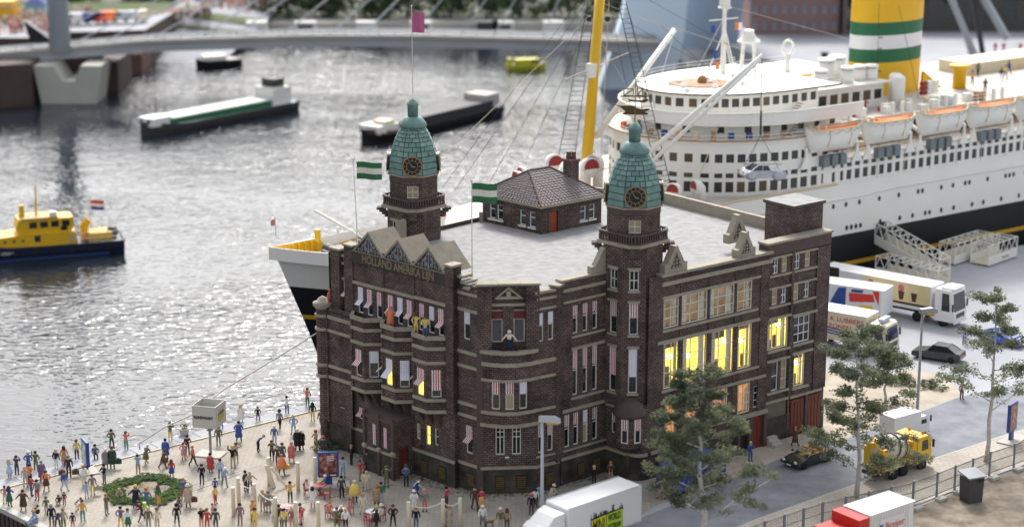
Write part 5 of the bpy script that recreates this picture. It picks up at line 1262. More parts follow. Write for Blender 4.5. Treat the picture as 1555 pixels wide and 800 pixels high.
# passengers on deck are built with the other people below
# gangways on the quay
def gangway(name, label, a, b, wd, hgt, cover=.5, tail=True):
    """roofed truss gangway from a to b (deck level ends)"""
    a, b = Vector(a), Vector(b); t = thing(name, label, 'gangway', a, group='white truss gangways', world=True); d = b - a; L_ = d.length; d = d.normalized(); sdv = Vector((d.y, -d.x, 0)).normalized() * wd / 2; upv = Vector((0, 0, hgt)); n_ = max(4, int(L_ / 1.15))
    MB().obox(a - sdv, d * L_, sdv * 2, (0, 0, .1)).build('walkway', CREAM, t)
    GW = mat('gangway_white', (.74, .72, .66), .6, .1, 1)
    for sg in (-1, 1):
        MB().obox(a + sdv * sg, d * L_, sdv.normalized() * .05 * sg, upv * .42).build('side_panel', GW, t)
        tr_ = MB(); tr_.tube(a + sdv * sg + upv, b + sdv * sg + upv, .06, n=4); tr_.tube(a + sdv * sg + upv * .42, b + sdv * sg + upv * .42, .05, n=4)
        for k in range(n_):
            p0 = a + sdv * sg + d * (L_ * k / n_); p1 = a + sdv * sg + d * (L_ * (k + .5) / n_); p2 = a + sdv * sg + d * (L_ * (k + 1) / n_)
            tr_.tube(p0 + upv * .42, p1 + upv, .05, n=4); tr_.tube(p1 + upv, p2 + upv * .42, .05, n=4)
        tr_.tube(a + sdv * sg, a + sdv * sg + upv, .06, n=4); tr_.tube(b + sdv * sg, b + sdv * sg + upv, .06, n=4); tr_.build('truss', GW, t)
    ro = MB()
    for k in range(n_ + 1): p = a + upv + d * (L_ * k / n_); ro.tube(p - sdv, p + sdv, .05, n=4)
    for k in range(n_): p = a + upv + d * (L_ * k / n_); q_ = a + upv + d * (L_ * (k + 1) / n_); ro.tube(p - sdv, q_ + sdv, .035, n=4)
    ro.build('roof_bracing', GW, t)
    # faded script on the near side panel
    wv_ = MB(); P = [a + sdv * 1.06 + d * (L_ * (.45 + .25 * k / 20)) + Vector((0, 0, hgt * .2 + .16 * math.sin(k * 1.9) * (1 if k % 5 else .3))) for k in range(21)]; wv_.path(P, .03, 4); wv_.build('faded_script', mat('faded_ink', (.42, .36, .28), .8, .2), t)
    return t
gangway('gangway', 'white truss gangway sloping up to the open door in the liner hull', tuple(G(1433, 428, 0).xy) + (.25,), tuple(SP(62.9, 16.0, 2.4)), 1.7, 2.3)
A_, B_ = G(1432, 440, 0), G(1338, 416, 0); gangway('gangway', 'white truss gangway lying on the quay behind the rear lorry', (A_.x, A_.y, .15), (B_.x, B_.y, .15), 2.0, 2.0)
A_, B_ = G(1437, 401, 0), G(1495, 383, 0); gangway('gangway', 'white truss gangway on the quay just right of the sloping gangway', (A_.x, A_.y, .15), (B_.x, B_.y, .15), 2.0, 2.2)
A_, B_ = G(1487, 403, 0), G(1530, 388, 0); gangway('gangway', 'short white truss gangway, rightmost of those on the quay', (A_.x, A_.y, .15), (B_.x, B_.y, .15), 2.2, 2.2)
# mooring rope from the bow to the plaza edge
RP = [planepx(495, 497, 7.5)]; E_ = G(212, 682, .5)
pts = [RP[0]]; 
for (u, v, k) in ((420, 543, .3), (340, 591, .6), (292, 629, .8), (250, 648, .93)): 
    Y = RP[0].y + (E_.y - RP[0].y) * k; pts.append(GY(u, v, Y))
pts.append(Vector((E_.x, E_.y, E_.z + .5))); pts.append(E_)
mr_ = MB().path(pts, .07, 6).build('mooring_rope', ROPEM); tag(mr_, 'pale mooring rope from the liner bow to the quay edge', 'rope')
# ------------------------------------------------------------------ vehicles
def wheel(parent, x, y, r, w_, rim=None):
    o = MB().lathe([(r * .62, -w_ / 2), (r * .95, -w_ / 2), (r, -w_ * .3), (r, w_ * .3), (r * .95, w_ / 2), (r * .62, w_ / 2)], 18).build('wheel', RUBBER, parent, True)
    o.rotation_euler = (R(90), 0, 0); o.location = (x, y, r)
    MB().lathe([(.02, -w_ * .42), (r * .2, -w_ * .46), (r * .6, -w_ * .36), (r * .64, w_ * .36), (r * .2, w_ * .46), (.02, w_ * .42)], 14).build('rim', rim or CHROME, o)
    return o
def car(name, label, loc, rz, paint, L=4.4, W=1.75, Hh=1.42, style='saloon', cat='car'):
    """front towards -x"""
    t = thing(name, label, cat, loc, rz); h = W / 2
    prof = {'saloon': [(-2.2, .55), (-2.15, .72), (-1.25, .86), (-.9, .9), (1.35, .98), (2.1, .96), (2.2, .7), (2.18, .4)],
            'coupe': [(-2.2, .5), (-2.1, .62), (-1.2, .78), (-.7, .82), (1.4, .9), (2.1, .88), (2.2, .62), (2.18, .4)],
            'old': [(-2.2, .5), (-2.2, .85), (-1.9, 1.0), (-.7, 1.05), (1.3, 1.0), (1.9, .75), (2.2, .55), (2.2, .42)]}[style]
    k = L / 4.4; body = MB(); rings = []
    for yy, ins, dz in ((-h, 0, -.04), (-h * .96, 0, 0), (h * .96, 0, 0), (h, 0, -.04)):
        rings.append([(x * k, yy, z + dz * (1 if z > .6 else 0)) for x, z in prof] + [(2.05 * k, yy, .26), (-2.05 * k, yy, .26), (-2.22 * k, yy, .38)])
    body.loft(rings); body.build('body', paint, t)
    if style != 'open':
        base = {'saloon': [(-.95, .88), (-.25, Hh), (.95, Hh), (1.75, .95)], 'coupe': [(-.85, .8), (.1, Hh), (.75, Hh), (1.95, .88)], 'old': [(-.55, 1.03), (-.3, 1.5), (.75, 1.48), (1.45, .95)]}[style]
        cb = MB(); lo = [(x * k, z) for x, z in base]
        ring = lambda y0, y1: [(lo[0][0], y0, lo[0][1]), (lo[1][0], y1, lo[1][1]), (lo[2][0], y1, lo[2][1]), (lo[3][0], y0, lo[3][1])]
        cb.loft([ring(-h * .93, -h * .74), ring(h * .93, h * .74)]); cb.build('greenhouse_glass', CARGL, t)
        rf = MB(); x1, x2, z1 = lo[1][0], lo[2][0], lo[1][1]; rf.box(((x1 + x2) / 2, 0, z1 + .01), (x2 - x1 + .1, h * 1.5, .05))
        for a, b in ((0, 1), (2, 3)):
            for s in (-1, 1): rf.tube((lo[a][0], s * h * (.93 if a != 2 else .75), lo[a][1]), (lo[b][0], s * h * (.75 if a != 2 else .93), lo[b][1]), .045, n=5)
        for s in (-1, 1): xm = (x1 + x2) / 2; rf.tube((xm, s * h * .76, z1), (xm + .1, s * h * .95, lo[0][1]), .05, n=5)
        rf.build('roof', paint, t)
    for x in (-1.38 * k, 1.38 * k):
        for s in (-1, 1): wheel(t, x, s * (h - .1), .32, .22)
    for s in (-1, 1):
        MB().ball((-2.17 * k, s * h * .68, .64), .13, 8, 5, sx=.5, sy=1.4).build('headlight', HEADL, t, True); MB().box((2.19 * k, s * h * .7, .74), (.06, .3, .16)).build('tail_light', TAIL, t)
        MB().box((-.7 * k, s * (h + .08), .95), (.16, .14, .12)).build('mirror', paint, t)
    MB().box((-2.2 * k, 0, .45), (.06, W * .5, .16)).build('grille', BLACKP, t); MB().box((-2.235 * k, 0, .36), (.03, .45, .1)).build('number_plate', WHITE, t)
    if style == 'old':
        for s in (-1, 1):
            for x in (-1.38, 1.38): 
                MB().ball((x * k, s * h * .96, .5), .62, 12, 8, sx=1.15, sy=.4, sz=.8).build('fender', paint, t, True)
    return t
DGREYC = mat('dark_grey_car_paint', (.025, .028, .032), .25, .1, metal=.3, coat=.6); BLUEC = mat('bright_blue_car_paint', (.01, .09, .50), .25, .1, coat=.6)
def heading(a, b): return math.atan2(b.y - a.y, b.x - a.x)
# silver vintage car hanging from the liner's derrick
c = planepx(1156, 272, 19.0); vc = car('vintage_car', 'silver vintage car hanging in a sling from the liner crane', c, R(205), SILVER, 4.6, 1.8, 1.5, 'old')
vc.rotation_euler = (0, R(-4), R(196)); vc.scale = (1.0,) * 3
slg = thing('crane_sling', 'dark cable and sling wires holding up the silver vintage car', 'sling', c + Vector((0, 0, 2.6)), world=True)
hk = planepx(1155, 205, 19.0); sl = MB()
for dx, dy in ((-1.7, -.8), (-1.7, .8), (1.7, -.8), (1.7, .8)): sl.tube(hk, c + Vector((dx, dy * .9, .4 if abs(dx) > 2 else 1.1)), .025, n=4)
for s in (-1, 1): sl.tube(c + Vector((-1.9, s * .85, 1.7)), c + Vector((1.9, s * .85, 1.7)), .03, n=4)
sl.build('sling_wire', WIRE, slg); MB().tube(hk, planepx(1157, 88, 17.5), .045, n=5).build('hoist_cable', WIRE, slg)
ch = MB()
for k in range(9): ch.ball(hk.lerp(planepx(1157, 88, 17.5), .02 + .035 * k), .12, 6, 4, sz=1.5)
ch.build('chain', WIRE, slg)
a = G(1228, 712); b = G(1248, 703)
cv = car('convertible_car', 'dark green convertible with its roof down driving on the road', G(1226, 702), heading(G(1200, 711), G(1256, 692)), mat('dark_green_car_paint', (.022, .035, .033), .22, .1, metal=.3, coat=.6), 4.3, 1.8, 1.3, 'coupe')
for o in list(cv.children):
    if o.name.startswith(('greenhouse', 'roof')): bpy.data.objects.remove(o)
ws = MB(); ws.quad([(-.85, -.75, .82), (-.85, .75, .82), (-.35, .66, 1.25), (-.35, -.66, 1.25)]); ws.build('windscreen', glass_clear('tinted_glass', (.75, .8, .8), .25), cv); fr_ = MB().path([(-.85, -.78, .82), (-.35, -.68, 1.26), (-.35, .68, 1.26), (-.85, .78, .82)], .03, 5).build('windscreen_frame', CHROME, cv)
MB().box((.55, 0, .9), (1.9, 1.45, .06)).build('cockpit', mat('tan_leather', (.36, .22, .07), .6, .2), cv)
for x in (.1, 1.0):
    for y in (-.38, .38): MB().box((x, y, 1.02), (.2, .5, .45)).build('seat', MATS['tan_leather'], cv)
car('parked_car', 'dark grey hatchback parked beside the grey lamp post', G(1425, 545), heading(G(1400, 540), G(1452, 548)), DGREYC, 4.6, 1.8, 1.45)
car('parked_car', 'bright blue sports car parked near the right edge', G(1522, 521), heading(G(1548, 524), G(1495, 513)), BLUEC, 4.3, 1.8, 1.2, 'coupe')

def lorry_wheels(t, xs, W, r=.5):
    for x in xs:
        for s in (-1, 1): wheel(t, x, s * (W / 2 - .18), r, .34)
def cab(t, x0, W, Hc, paint, zb=.55, L=2.1, style='flat'):
    """lorry cab with its front at -x = x0"""
    h = W / 2; m = MB(); pr = [(x0, zb), (x0 - .02, zb + .9), (x0 + .05, zb + 1.0), (x0 + .28, Hc - .15), (x0 + .55, Hc), (x0 + L, Hc), (x0 + L, zb)]
    m.loft([[(x, -h, z) for x, z in pr], [(x, h, z) for x, z in pr]]); o = m.build('cab', paint, t)
    zw0, zw1 = zb + 1.05, Hc - .35; k0 = x0 + .05 + (zw0 - zb - 1.0) * .12; k1 = x0 + .28 - .04
    q = MB(); q.quad([(k0 - .035, -h * .88, zw0), (k0 - .035, h * .88, zw0), (k1 - .035, h * .84, zw1), (k1 - .035, -h * .84, zw1)][::-1]); q.build('windscreen', CARGL, o)
    for s in (-1, 1):
        q = MB(); q.quad([(x0 + .45, s * (h + .012), zw0), (x0 + 1.35, s * (h + .012), zw0), (x0 + 1.35, s * (h + .012), zw1), (x0 + .6, s * (h + .012), zw1)][::s]); q.build('side_window', CARGL, o)
        MB().box((x0 + .05, s * (h + .18), zw0 + .5), (.12, .16, .7)).build('mirror', BLACKP, o); MB().box((x0 - .03, s * h * .72, zb + .22), (.08, .42, .2)).build('headlight', HEADL, o)
    MB().box((x0 - .035, 0, zb + .6), (.05, W * .62, .42)).build('grille', DGREY, o); MB().box((x0 - .05, 0, zb + .02), (.12, W * .98, .3)).build('bumper', paint, o)
    return o
def lorry(name, label, rear, front, zr, paint, boxL, W=2.5, boxH=2.75, cabH=None, cabcol=None, gap=.35):
    """root at the ground under the middle; -x is the front. rear/front: ground points of box centre line ends"""
    rz = heading(rear, front) + math.pi; t = thing(name, label, 'lorry', front, rz)
    return t, rz
# refrigerated lorry with the picture side
def trailer(name, label, fr, rz, L, W, Hh, boxmat, cabmat, floor=1.15, cabH=None, axles=None):
    t = thing(name, label, 'lorry', fr, rz)
    MB().box((L / 2 + 2.5, 0, floor + Hh / 2), (L, W, Hh)).build('cargo_box', boxmat, t)
    MB().box((L / 2 + 1.3, 0, .85), (L + 1.8, .9, .3)).build('chassis', DGREY, t)
    cab(t, 0, W, (cabH or floor + Hh - .25), cabmat)
    lorry_wheels(t, axles or (1.0, 3.2, L + .6, L + 1.8), W)
    return t
def side_print(t, x0, x1, z0, z1, W, material, side=-1, name='side_print', d=.012):
    y = side * (W / 2 + d); q = [(x0, y, z0), (x1, y, z0), (x1, y, z1), (x0, y, z1)]
    return MB().quad(q if side < 0 else q[::-1], 0, [(0, 0), (1, 0), (1, 1), (0, 1)]).build(name, material, t)
LW = 2.6
# each lorry is set by the top front corner of its near side and the line of that edge
def by_corner(n0, n1, z, xstart, W):
    A, B_ = G(*n0, z), G(*n1, z); rz = heading(A, B_); d = Vector((math.cos(rz), math.sin(rz), 0)); y = Vector((-d.y, d.x, 0))
    r_ = A - d * xstart - y * (W / 2); return Vector((r_.x, r_.y, 0)), rz
fa, rz = by_corner((1415, 436), (1275, 410), 3.75, 2.5, LW)
ta = trailer('articulated_lorry', 'white articulated lorry with ice cream pictures on its trailer', fa, rz, 12.5, LW, 2.55, WHITE, WHITE, 1.2, 3.7, (1.2, 4.0, 11.5, 12.6, 13.7))
def yside(rz): return 1      # quay-side faces decided below
CREAMP = mat('cream_print', (.66, .55, .30), .5, .25, .4); BRP = mat('brown_print', (.09, .03, .02), .5, .3); PKP = mat('pink_print', (.55, .12, .14), .5, .4); BLKP = mat('black_print', (.02, .018, .018), .5, .2); SILVP = mat('pale_print', (.62, .62, .66), .5, .15, .6)
SD = 1 if math.sin(rz) * 0 + math.cos(rz) < 0 else 1
side_print(ta, 2.6, 12.8, 1.5, 3.7, LW, CREAMP, SD); side_print(ta, 12.8, 14.8, 2.2, 3.95, LW, BLKP, SD, d=.016); side_print(ta, 10.2, 12.7, 1.5, 3.7, LW, SILVP, SD, d=.016)
for k, x in enumerate((3.9, 5.3, 6.9, 8.7)):
    q = MB(); y = SD * (LW / 2 + .03); q.quad([(x + .25, y, 1.95), (x + .65, y, 1.95), (x + .8, y, 2.8), (x + .1, y, 2.8)][::-SD]); q.build('cone_picture', BRP, ta)
    q = MB().ball((x + .5, SD * (LW / 2), 3.1), .38, 10, 6, sy=.12); q.build('scoop_picture', PKP if k % 2 else CREAMP, ta)
side_print(ta, 2.7, 9.0, 1.55, 1.75, LW, BLKP, SD, 'slogan_print', .02)
MB().box((.9, 0, 3.78), (1.4, 2.1, .18)).build('roof_deflector', WHITE, ta)
MB().box((3.0, 0, 1.0), (1.6, 2.3, .4)).build('fuel_tank', mat('brown_tank', (.28, .17, .05), .4, .2), ta)
# B: trailer with red and blue print
fb_, rzb = by_corner((1343, 442), (1258, 430), 3.7, 0, LW)
tb = thing('trailer', 'white trailer with a red, blue and grey print parked between two lorries', 'trailer', fb_, rzb)
MB().box((5.25, 0, 2.4), (10.5, LW, 2.6)).build('cargo_box', WHITE, tb); MB().box((5.5, 0, .95), (9, .9, .3)).build('chassis', DGREY, tb); lorry_wheels(tb, (7.5, 8.7), LW); MB().box((1.2, 0, .55), (.25, 1.6, 1.1)).build('landing_leg', DGREY, tb)
side_print(tb, .3, 10.3, 1.2, 3.6, LW, SILVP, SD)
for i, (pts, m_) in enumerate((([(3.0, 2.6), (5.6, 2.3), (5.7, 3.2), (3.2, 3.35)], REDP), ([(6.0, 1.5), (7.8, 1.6), (6.8, 3.6), (6.0, 3.7)], BLUEP), ([(7.9, 1.6), (9.6, 1.4), (9.2, 3.6), (8.4, 3.7)], BLUEP), ([(9.3, 1.7), (10.3, 1.5), (10.3, 2.6), (9.5, 2.5)], REDP), ([(3.2, 1.9), (4.5, 1.8), (4.5, 2.1), (3.3, 2.2)], YELLOW), ([(2.6, 2.3), (3.3, 3.7), (2.6, 3.7)], REDP), ([(4.3, 3.35), (5.5, 3.3), (5.4, 3.6), (4.2, 3.65)], BLUEP))):
    y = SD * (LW / 2 + .02 + .004 * i); MB().quad([(a_ - 2.1, y, z_ - .15) for a_, z_ in pts][::-SD]).build('print_shape', m_, tb)
# C: cream box lorry with red lettering
fc, rzc = by_corner((1316, 482), (1258, 472), 3.6, 2.2, LW)
tcx = thing('box_lorry', 'cream box lorry with red lettering and blue stripes beside the hotel', 'lorry', fc, rzc)
CRBOX = mat('cream_box', (.64, .58, .43), .5, .06, .5)
MB().box((6.4, 0, 2.25), (8.4, LW, 2.7)).build('cargo_box', [CRBOX], tcx); MB().box((6.4, 0, 3.615), (8.5, LW + .06, .03)).build('box_roof', WHITE, tcx); MB().box((5.0, 0, .85), (9, .9, .3)).build('chassis', DGREY, tcx)
cab(tcx, 0, LW, 3.1, mat('cream_cab', (.66, .62, .50), .45, .06), .5, 1.9); lorry_wheels(tcx, (1.2, 6.8), LW)
xd = Vector((-1, 0, 0)) if SD > 0 else Vector((1, 0, 0))
lettering('K LUBBERS', .62, (4.15, SD * (LW / 2 + .02), 2.95), xd, (0, 0, 1), REDP, tcx, .008, sx=1.15); lettering('ZONEN', .58, (4.85, SD * (LW / 2 + .02), 2.25), xd, (0, 0, 1), REDP, tcx, .008, sx=1.15)
for k in range(3):
    y = SD * (LW / 2 + .016); z = 1.25 + .25 * k; MB().quad([(2.6, y, z - .02 + .0), (2.6, y, z + .1), (10.4, y, z + .75), (10.4, y, z + .6)][::SD]).build('blue_stripe', BLUEP, tcx)
MB().box((1.0, 0, 3.35), (.5, 1.6, .3)).build('roof_sign', mat('pale_blue_sign', (.45, .52, .62), .5, .1), tcx)
# Mini truck in the foreground
fm2 = G(806, 812); zt_ = 3.75
p0, p1 = G(845, 766, zt_), G(958, 729, zt_); rzm = heading(p0, p1); d_ = Vector((math.cos(rzm), math.sin(rzm), 0)); Lm = (Vector((p1.x, p1.y)) - Vector((p0.x, p0.y))).length
tm = thing('delivery_lorry', 'white lorry with a yellow and black MINI WORLD logo, front of the hotel', 'lorry', (p0.x - d_.x * 2.9, p0.y - d_.y * 2.9, 0), rzm); Wm = 2.35
bx_ = MB().box((2.9 + Lm / 2, 0, zt_ / 2 + .5), (Lm, Wm, zt_ - 1.0)).build('cargo_box', WHITE, tm); MB().box((Lm / 2 + 2, 0, .75), (Lm + 1, .9, .3)).build('chassis', DGREY, tm)
bv = bx_.modifiers.new('bevel', 'BEVEL'); bv.width = .12; bv.segments = 2
hc_ = MB(); h = Wm / 2 * .95; pr_ = [(-.1, .5), (-.15, 1.3), (.1, 1.45), (.75, 2.5), (1.1, 2.75), (2.75, 2.95), (2.75, .5)]
hc_.loft([[(x, -h, z) for x, z in pr_], [(x, h, z) for x, z in pr_]]); hco = hc_.build('cab', WHITE, tm); b2_ = hco.modifiers.new('bevel', 'BEVEL'); b2_.width = .1; b2_.segments = 2
q = MB(); q.quad([(.16, -h * .95, 1.62), (.16, h * .95, 1.62), (.68, h * .9, 2.44), (.68, -h * .9, 2.44)][::-1]); q.build('windscreen', CARGL, hco); MB().box((.35, 0, 2.4), (.5, Wm * .9, .12)).build('sun_visor', BLACKP, hco); MB().loft([[(1.2, -h * .85, 2.78), (2.7, -h * .95, 2.97), (2.7, -h * .95, 3.5), (1.9, -h * .8, 3.35)], [(1.2, h * .85, 2.78), (2.7, h * .95, 2.97), (2.7, h * .95, 3.5), (1.9, h * .8, 3.35)]]).build('roof_fairing', WHITE, hco)
for s in (-1, 1): q = MB(); q.quad([(.8, s * (h + .012), 1.6), (1.9, s * (h + .012), 1.6), (1.9, s * (h + .012), 2.5), (.98, s * (h + .012), 2.5)][::s]); q.build('side_window', CARGL, hco); MB().box((.1, s * (h + .2), 2.0), (.1, .16, .6)).build('mirror', BLACKP, hco)
lorry_wheels(tm, (.9, Lm + 1.4), Wm, .48)
SEAM = mat('panel_seam', (.16, .16, .17), .7, .1)
for s in (-1, 1):
    for x in (.72, 2.05): MB().box((x, s * (h + .004), 1.45), (.025, .012, 1.7)).build('door_seam', SEAM, hco)
    MB().box((1.85, s * (h + .02), 1.5), (.2, .03, .05)).build('door_handle', BLACKP, hco); MB().box((1.2, s * (h + .01), .7), (1.5, .03, .08)).build('step_rail', DGREY, hco)
    for k in range(6): MB().box((2.9 + Lm * (k + .5) / 6, s * (Wm / 2 + .005), 1.06), (.12, .03, .06)).build('marker_lamp', ORANGE, tm)
    MB().box((2.9 + Lm / 2, s * (Wm / 2 + .012), 1.02), (Lm, .03, .07)).build('box_sill', LGREYM, tm); MB().box((2.9 + Lm / 2, s * (Wm / 2 - .02), zt_ + .01), (Lm - .2, .06, .05)).build('roof_trim', LGREYM, tm)
    MB().box((2.9 + Lm * .45, s * (Wm / 2 - .1), .75), (Lm * .42, .06, .45)).build('side_guard', GREYM, tm)
SDm = -1; LIME = mat('lime_print', (.42, .62, .02), .5, .1); YEL2 = mat('yellow_print', (.72, .66, .02), .5, .1)
y = SDm * (Wm / 2 + .02); xr = lambda a: 2.9 + Lm * a
MB().quad([(xr(.30), y, 1.15), (xr(.73), y, 1.0), (xr(.73), y, 2.6), (xr(.30), y, 2.45)]).build('logo_board', BLKP, tm)
q = MB(); q.quad([(xr(.31), y - .006, 1.2), (xr(.50), y - .006, 1.14), (xr(.50), y - .006, 2.45), (xr(.31), y - .006, 2.35)]); q.build('logo_panel', YEL2, tm); q = MB(); q.quad([(xr(.51), y - .006, 1.14), (xr(.725), y - .006, 1.06), (xr(.725), y - .006, 2.5), (xr(.51), y - .006, 2.45)]); q.build('logo_panel', LIME, tm)
lettering('MINI', 1.35, (xr(.405), y - .02, 1.78), (1, 0, 0), (0, 0, 1), BLKP, tm, .006, sx=.42, bold=.02); lettering('WORLD', .72, (xr(.615), y - .02, 2.1), (1, 0, 0), (0, 0, 1), BLKP, tm, .006, sx=.46, bold=.015); lettering('ROTTERDAM', .5, (xr(.615), y - .02, 1.45), (1, 0, 0), (0, 0, 1), BLKP, tm, .006, sx=.42, bold=.01)
sk = MB(); x = xr(.30)
while x < xr(.73): w_ = random.uniform(.08, .25); hh_ = random.uniform(.08, .62); sk.quad([(x, y, 2.42), (x + w_, y, 2.42), (x + w_ * random.uniform(.4, 1), y, 2.42 + hh_), (x + w_ * .2, y, 2.42 + hh_)]); x += w_
sk.build('skyline_print', BLKP, tm)
# container lorry at the lower right
zt2 = 3.7; q0, q1, q2, q3 = G(1273, 771, zt2), G(1344, 748, zt2), G(1386, 759, zt2), G(1315, 783, zt2)
cen_ = (q0 + q1 + q2 + q3) / 4; ax = (q1 - q0); rzk = math.atan2(ax.y, ax.x); Lk = ax.length; Wk = 2.5
rzk = heading(q0, q1)
tk = thing('container_lorry', 'white container lorry with a red front and blue and red lettering', 'lorry', (cen_.x, cen_.y, 0), rzk)
CONT = mat('container_white', (.70, .68, .66), .5, .08, .8)
cb_ = MB(); cb_.box((.35, 0, zt2 - 1.33), (Lk - .3, Wk - .1, 2.6)); co_ = cb_.build('container', CONT, tk)
MB().box((.4, 0, zt2 - .02), (Lk - .1, Wk, .06)).build('container_roof', WHITE, tk)
n_ = 16
for k in range(n_):
    for s in (-1, 1): 
        if k == 0 and s == -1: rib0 = MB().box((0, 0, 0), (.11, .05, 2.45)).build('corrugation_rib', CONT, tk, loc=(-Lk / 2 + .65 + k * (Lk - .7) / n_, s * (Wk / 2 - .03), zt2 - 1.35))
        else: inst(rib0, tk, (-Lk / 2 + .65 + k * (Lk - .7) / n_, s * (Wk / 2 - .03), zt2 - 1.35))
MB().box((-Lk / 2 - .15, 0, zt2 - .75), (1.0, Wk + .04, 1.35)).build('red_front', REDP, tk); MB().box((-Lk / 2 - 1.4, 0, 1.7), (1.9, Wk, 2.4)).build('cab', REDP, tk); MB().box((0, 0, .8), (Lk + 1, .9, .3)).build('chassis', DGREY, tk); lorry_wheels(tk, (-Lk / 2 - .8, Lk / 2 - .8), Wk)
bd = MB().box((.35, -Wk / 2 - .02, zt2 - 1.4), (2.5, .03, 1.7)).build('sign_panel', CONT, tk)
lettering('Breijer', .72, (.6, -Wk / 2 - .05, zt2 - 1.15), (1, 0, 0), (0, 0, 1), REDP, bd, .008); MB().quad([(-.95, -Wk / 2 - .045, zt2 - 1.5), (-.6, -Wk / 2 - .045, zt2 - 1.45), (-.6, -Wk / 2 - .045, zt2 - .9), (-.95, -Wk / 2 - .045, zt2 - .95)]).build('blue_emblem', BLUEP, bd)
# concrete mixer lorry
pm0, pm1 = G(1398, 702), G(1318, 720); rzx = heading(G(1396, 700), G(1330, 724))
mx = thing('concrete_mixer', 'yellow concrete mixer lorry with a white drum on the road', 'lorry', G(1396, 703), rzx); mx.scale = (.92,) * 3
cab(mx, 0, 2.4, 3.0, YELLOW, .7, 1.9); MB().box((4.0, 0, .95), (6.2, 1.0, .35)).build('chassis', DGREY, mx)
DRUM = mat('cream_drum', (.62, .57, .48), .5, .12, 1)
dr = MB(); ax_ = Vector((1, 0, .22)).normalized(); c0 = Vector((2.3, 0, 2.05)); prd = [(.5, 0), (.75, .1), (1.05, .9), (1.12, 1.7), (.98, 2.6), (.6, 3.7), (.42, 4.1)]
b_ = Vector((0, 1, 0)); a_ = ax_.cross(b_); dr.loft([[c0 + ax_ * z + (a_ * math.cos(2 * math.pi * k / 20) + b_ * math.sin(2 * math.pi * k / 20)) * r_ for k in range(20)] for r_, z in prd]); dr.build('drum', DRUM, mx, True)
for zz in (1.0, 1.9): MB().path([c0 + ax_ * zz + (a_ * math.cos(2 * math.pi * k / 20) + b_ * math.sin(2 * math.pi * k / 20)) * 1.16 for k in range(21)], .07, 5).build('drum_band', DGREY, mx)
MB().box((2.15, 0, 2.0), (.5, 2.2, 1.5)).build('drum_frame', YELLOW, mx); MB().box((6.0, 0, 1.9), (.6, 2.0, 1.9)).build('hopper_frame', YELLOW, mx); MB().lathe([(.3, 0), (.8, .7)], 10, (6.5, 0, 2.9)).build('hopper', YELLOW, mx); MB().box((4.3, 0, 1.2), (3.8, 2.3, .2)).build('mudguard', YELLOW, mx); MB().box((2.9, -1.15, 1.3), (.5, .3, .8)).build('water_tank', GREYM, mx)
for x in (1.1, 3.6, 4.9):
    for s in (-1, 1): wheel(mx, x, s * 1.05, .52, .34, YELLOW)
for s in (-1, 1): MB().ball((.7, s * .7, 3.1), .14, 8, 5).build('beacon', ORANGE, mx, True)
# white van further along the road
tv = thing('white_van', 'white box van on the road behind the concrete mixer', 'van', G(1400, 655), heading(G(1400, 655), G(1340, 672))); tv.scale = (.74,) * 3
MB().box((3.6, 0, 1.75), (4.2, 2.2, 2.5)).build('cargo_box', WHITE, tv); cab(tv, 0, 2.1, 2.3, WHITE, .4, 1.6); lorry_wheels(tv, (.9, 4.6), 2.1, .42)
# blue pick-up behind the foreground tree
tp = thing('blue_truck', 'blue flatbed truck half hidden behind the foreground tree', 'truck', G(1012, 752), heading(G(1012, 752), G(1100, 722))); cab(tp, 0, 2.2, 2.35, BLUEP, .45, 1.8)
MB().box((3.6, 0, 1.0), (3.4, 2.2, .2)).build('flatbed', BLUEP, tp); MB().box((3.8, 0, 1.75), (2.4, 1.9, 1.3)).build('blue_load', mat('blue_tarpaulin', (.02, .10, .36), .6, .25, 3), tp); lorry_wheels(tp, (.9, 4.2), 2.1, .42)
for s in (-1, 1): MB().box((3.6, s * 1.08, 1.3), (3.4, .06, .45)).build('drop_side', BLUEP, tp)
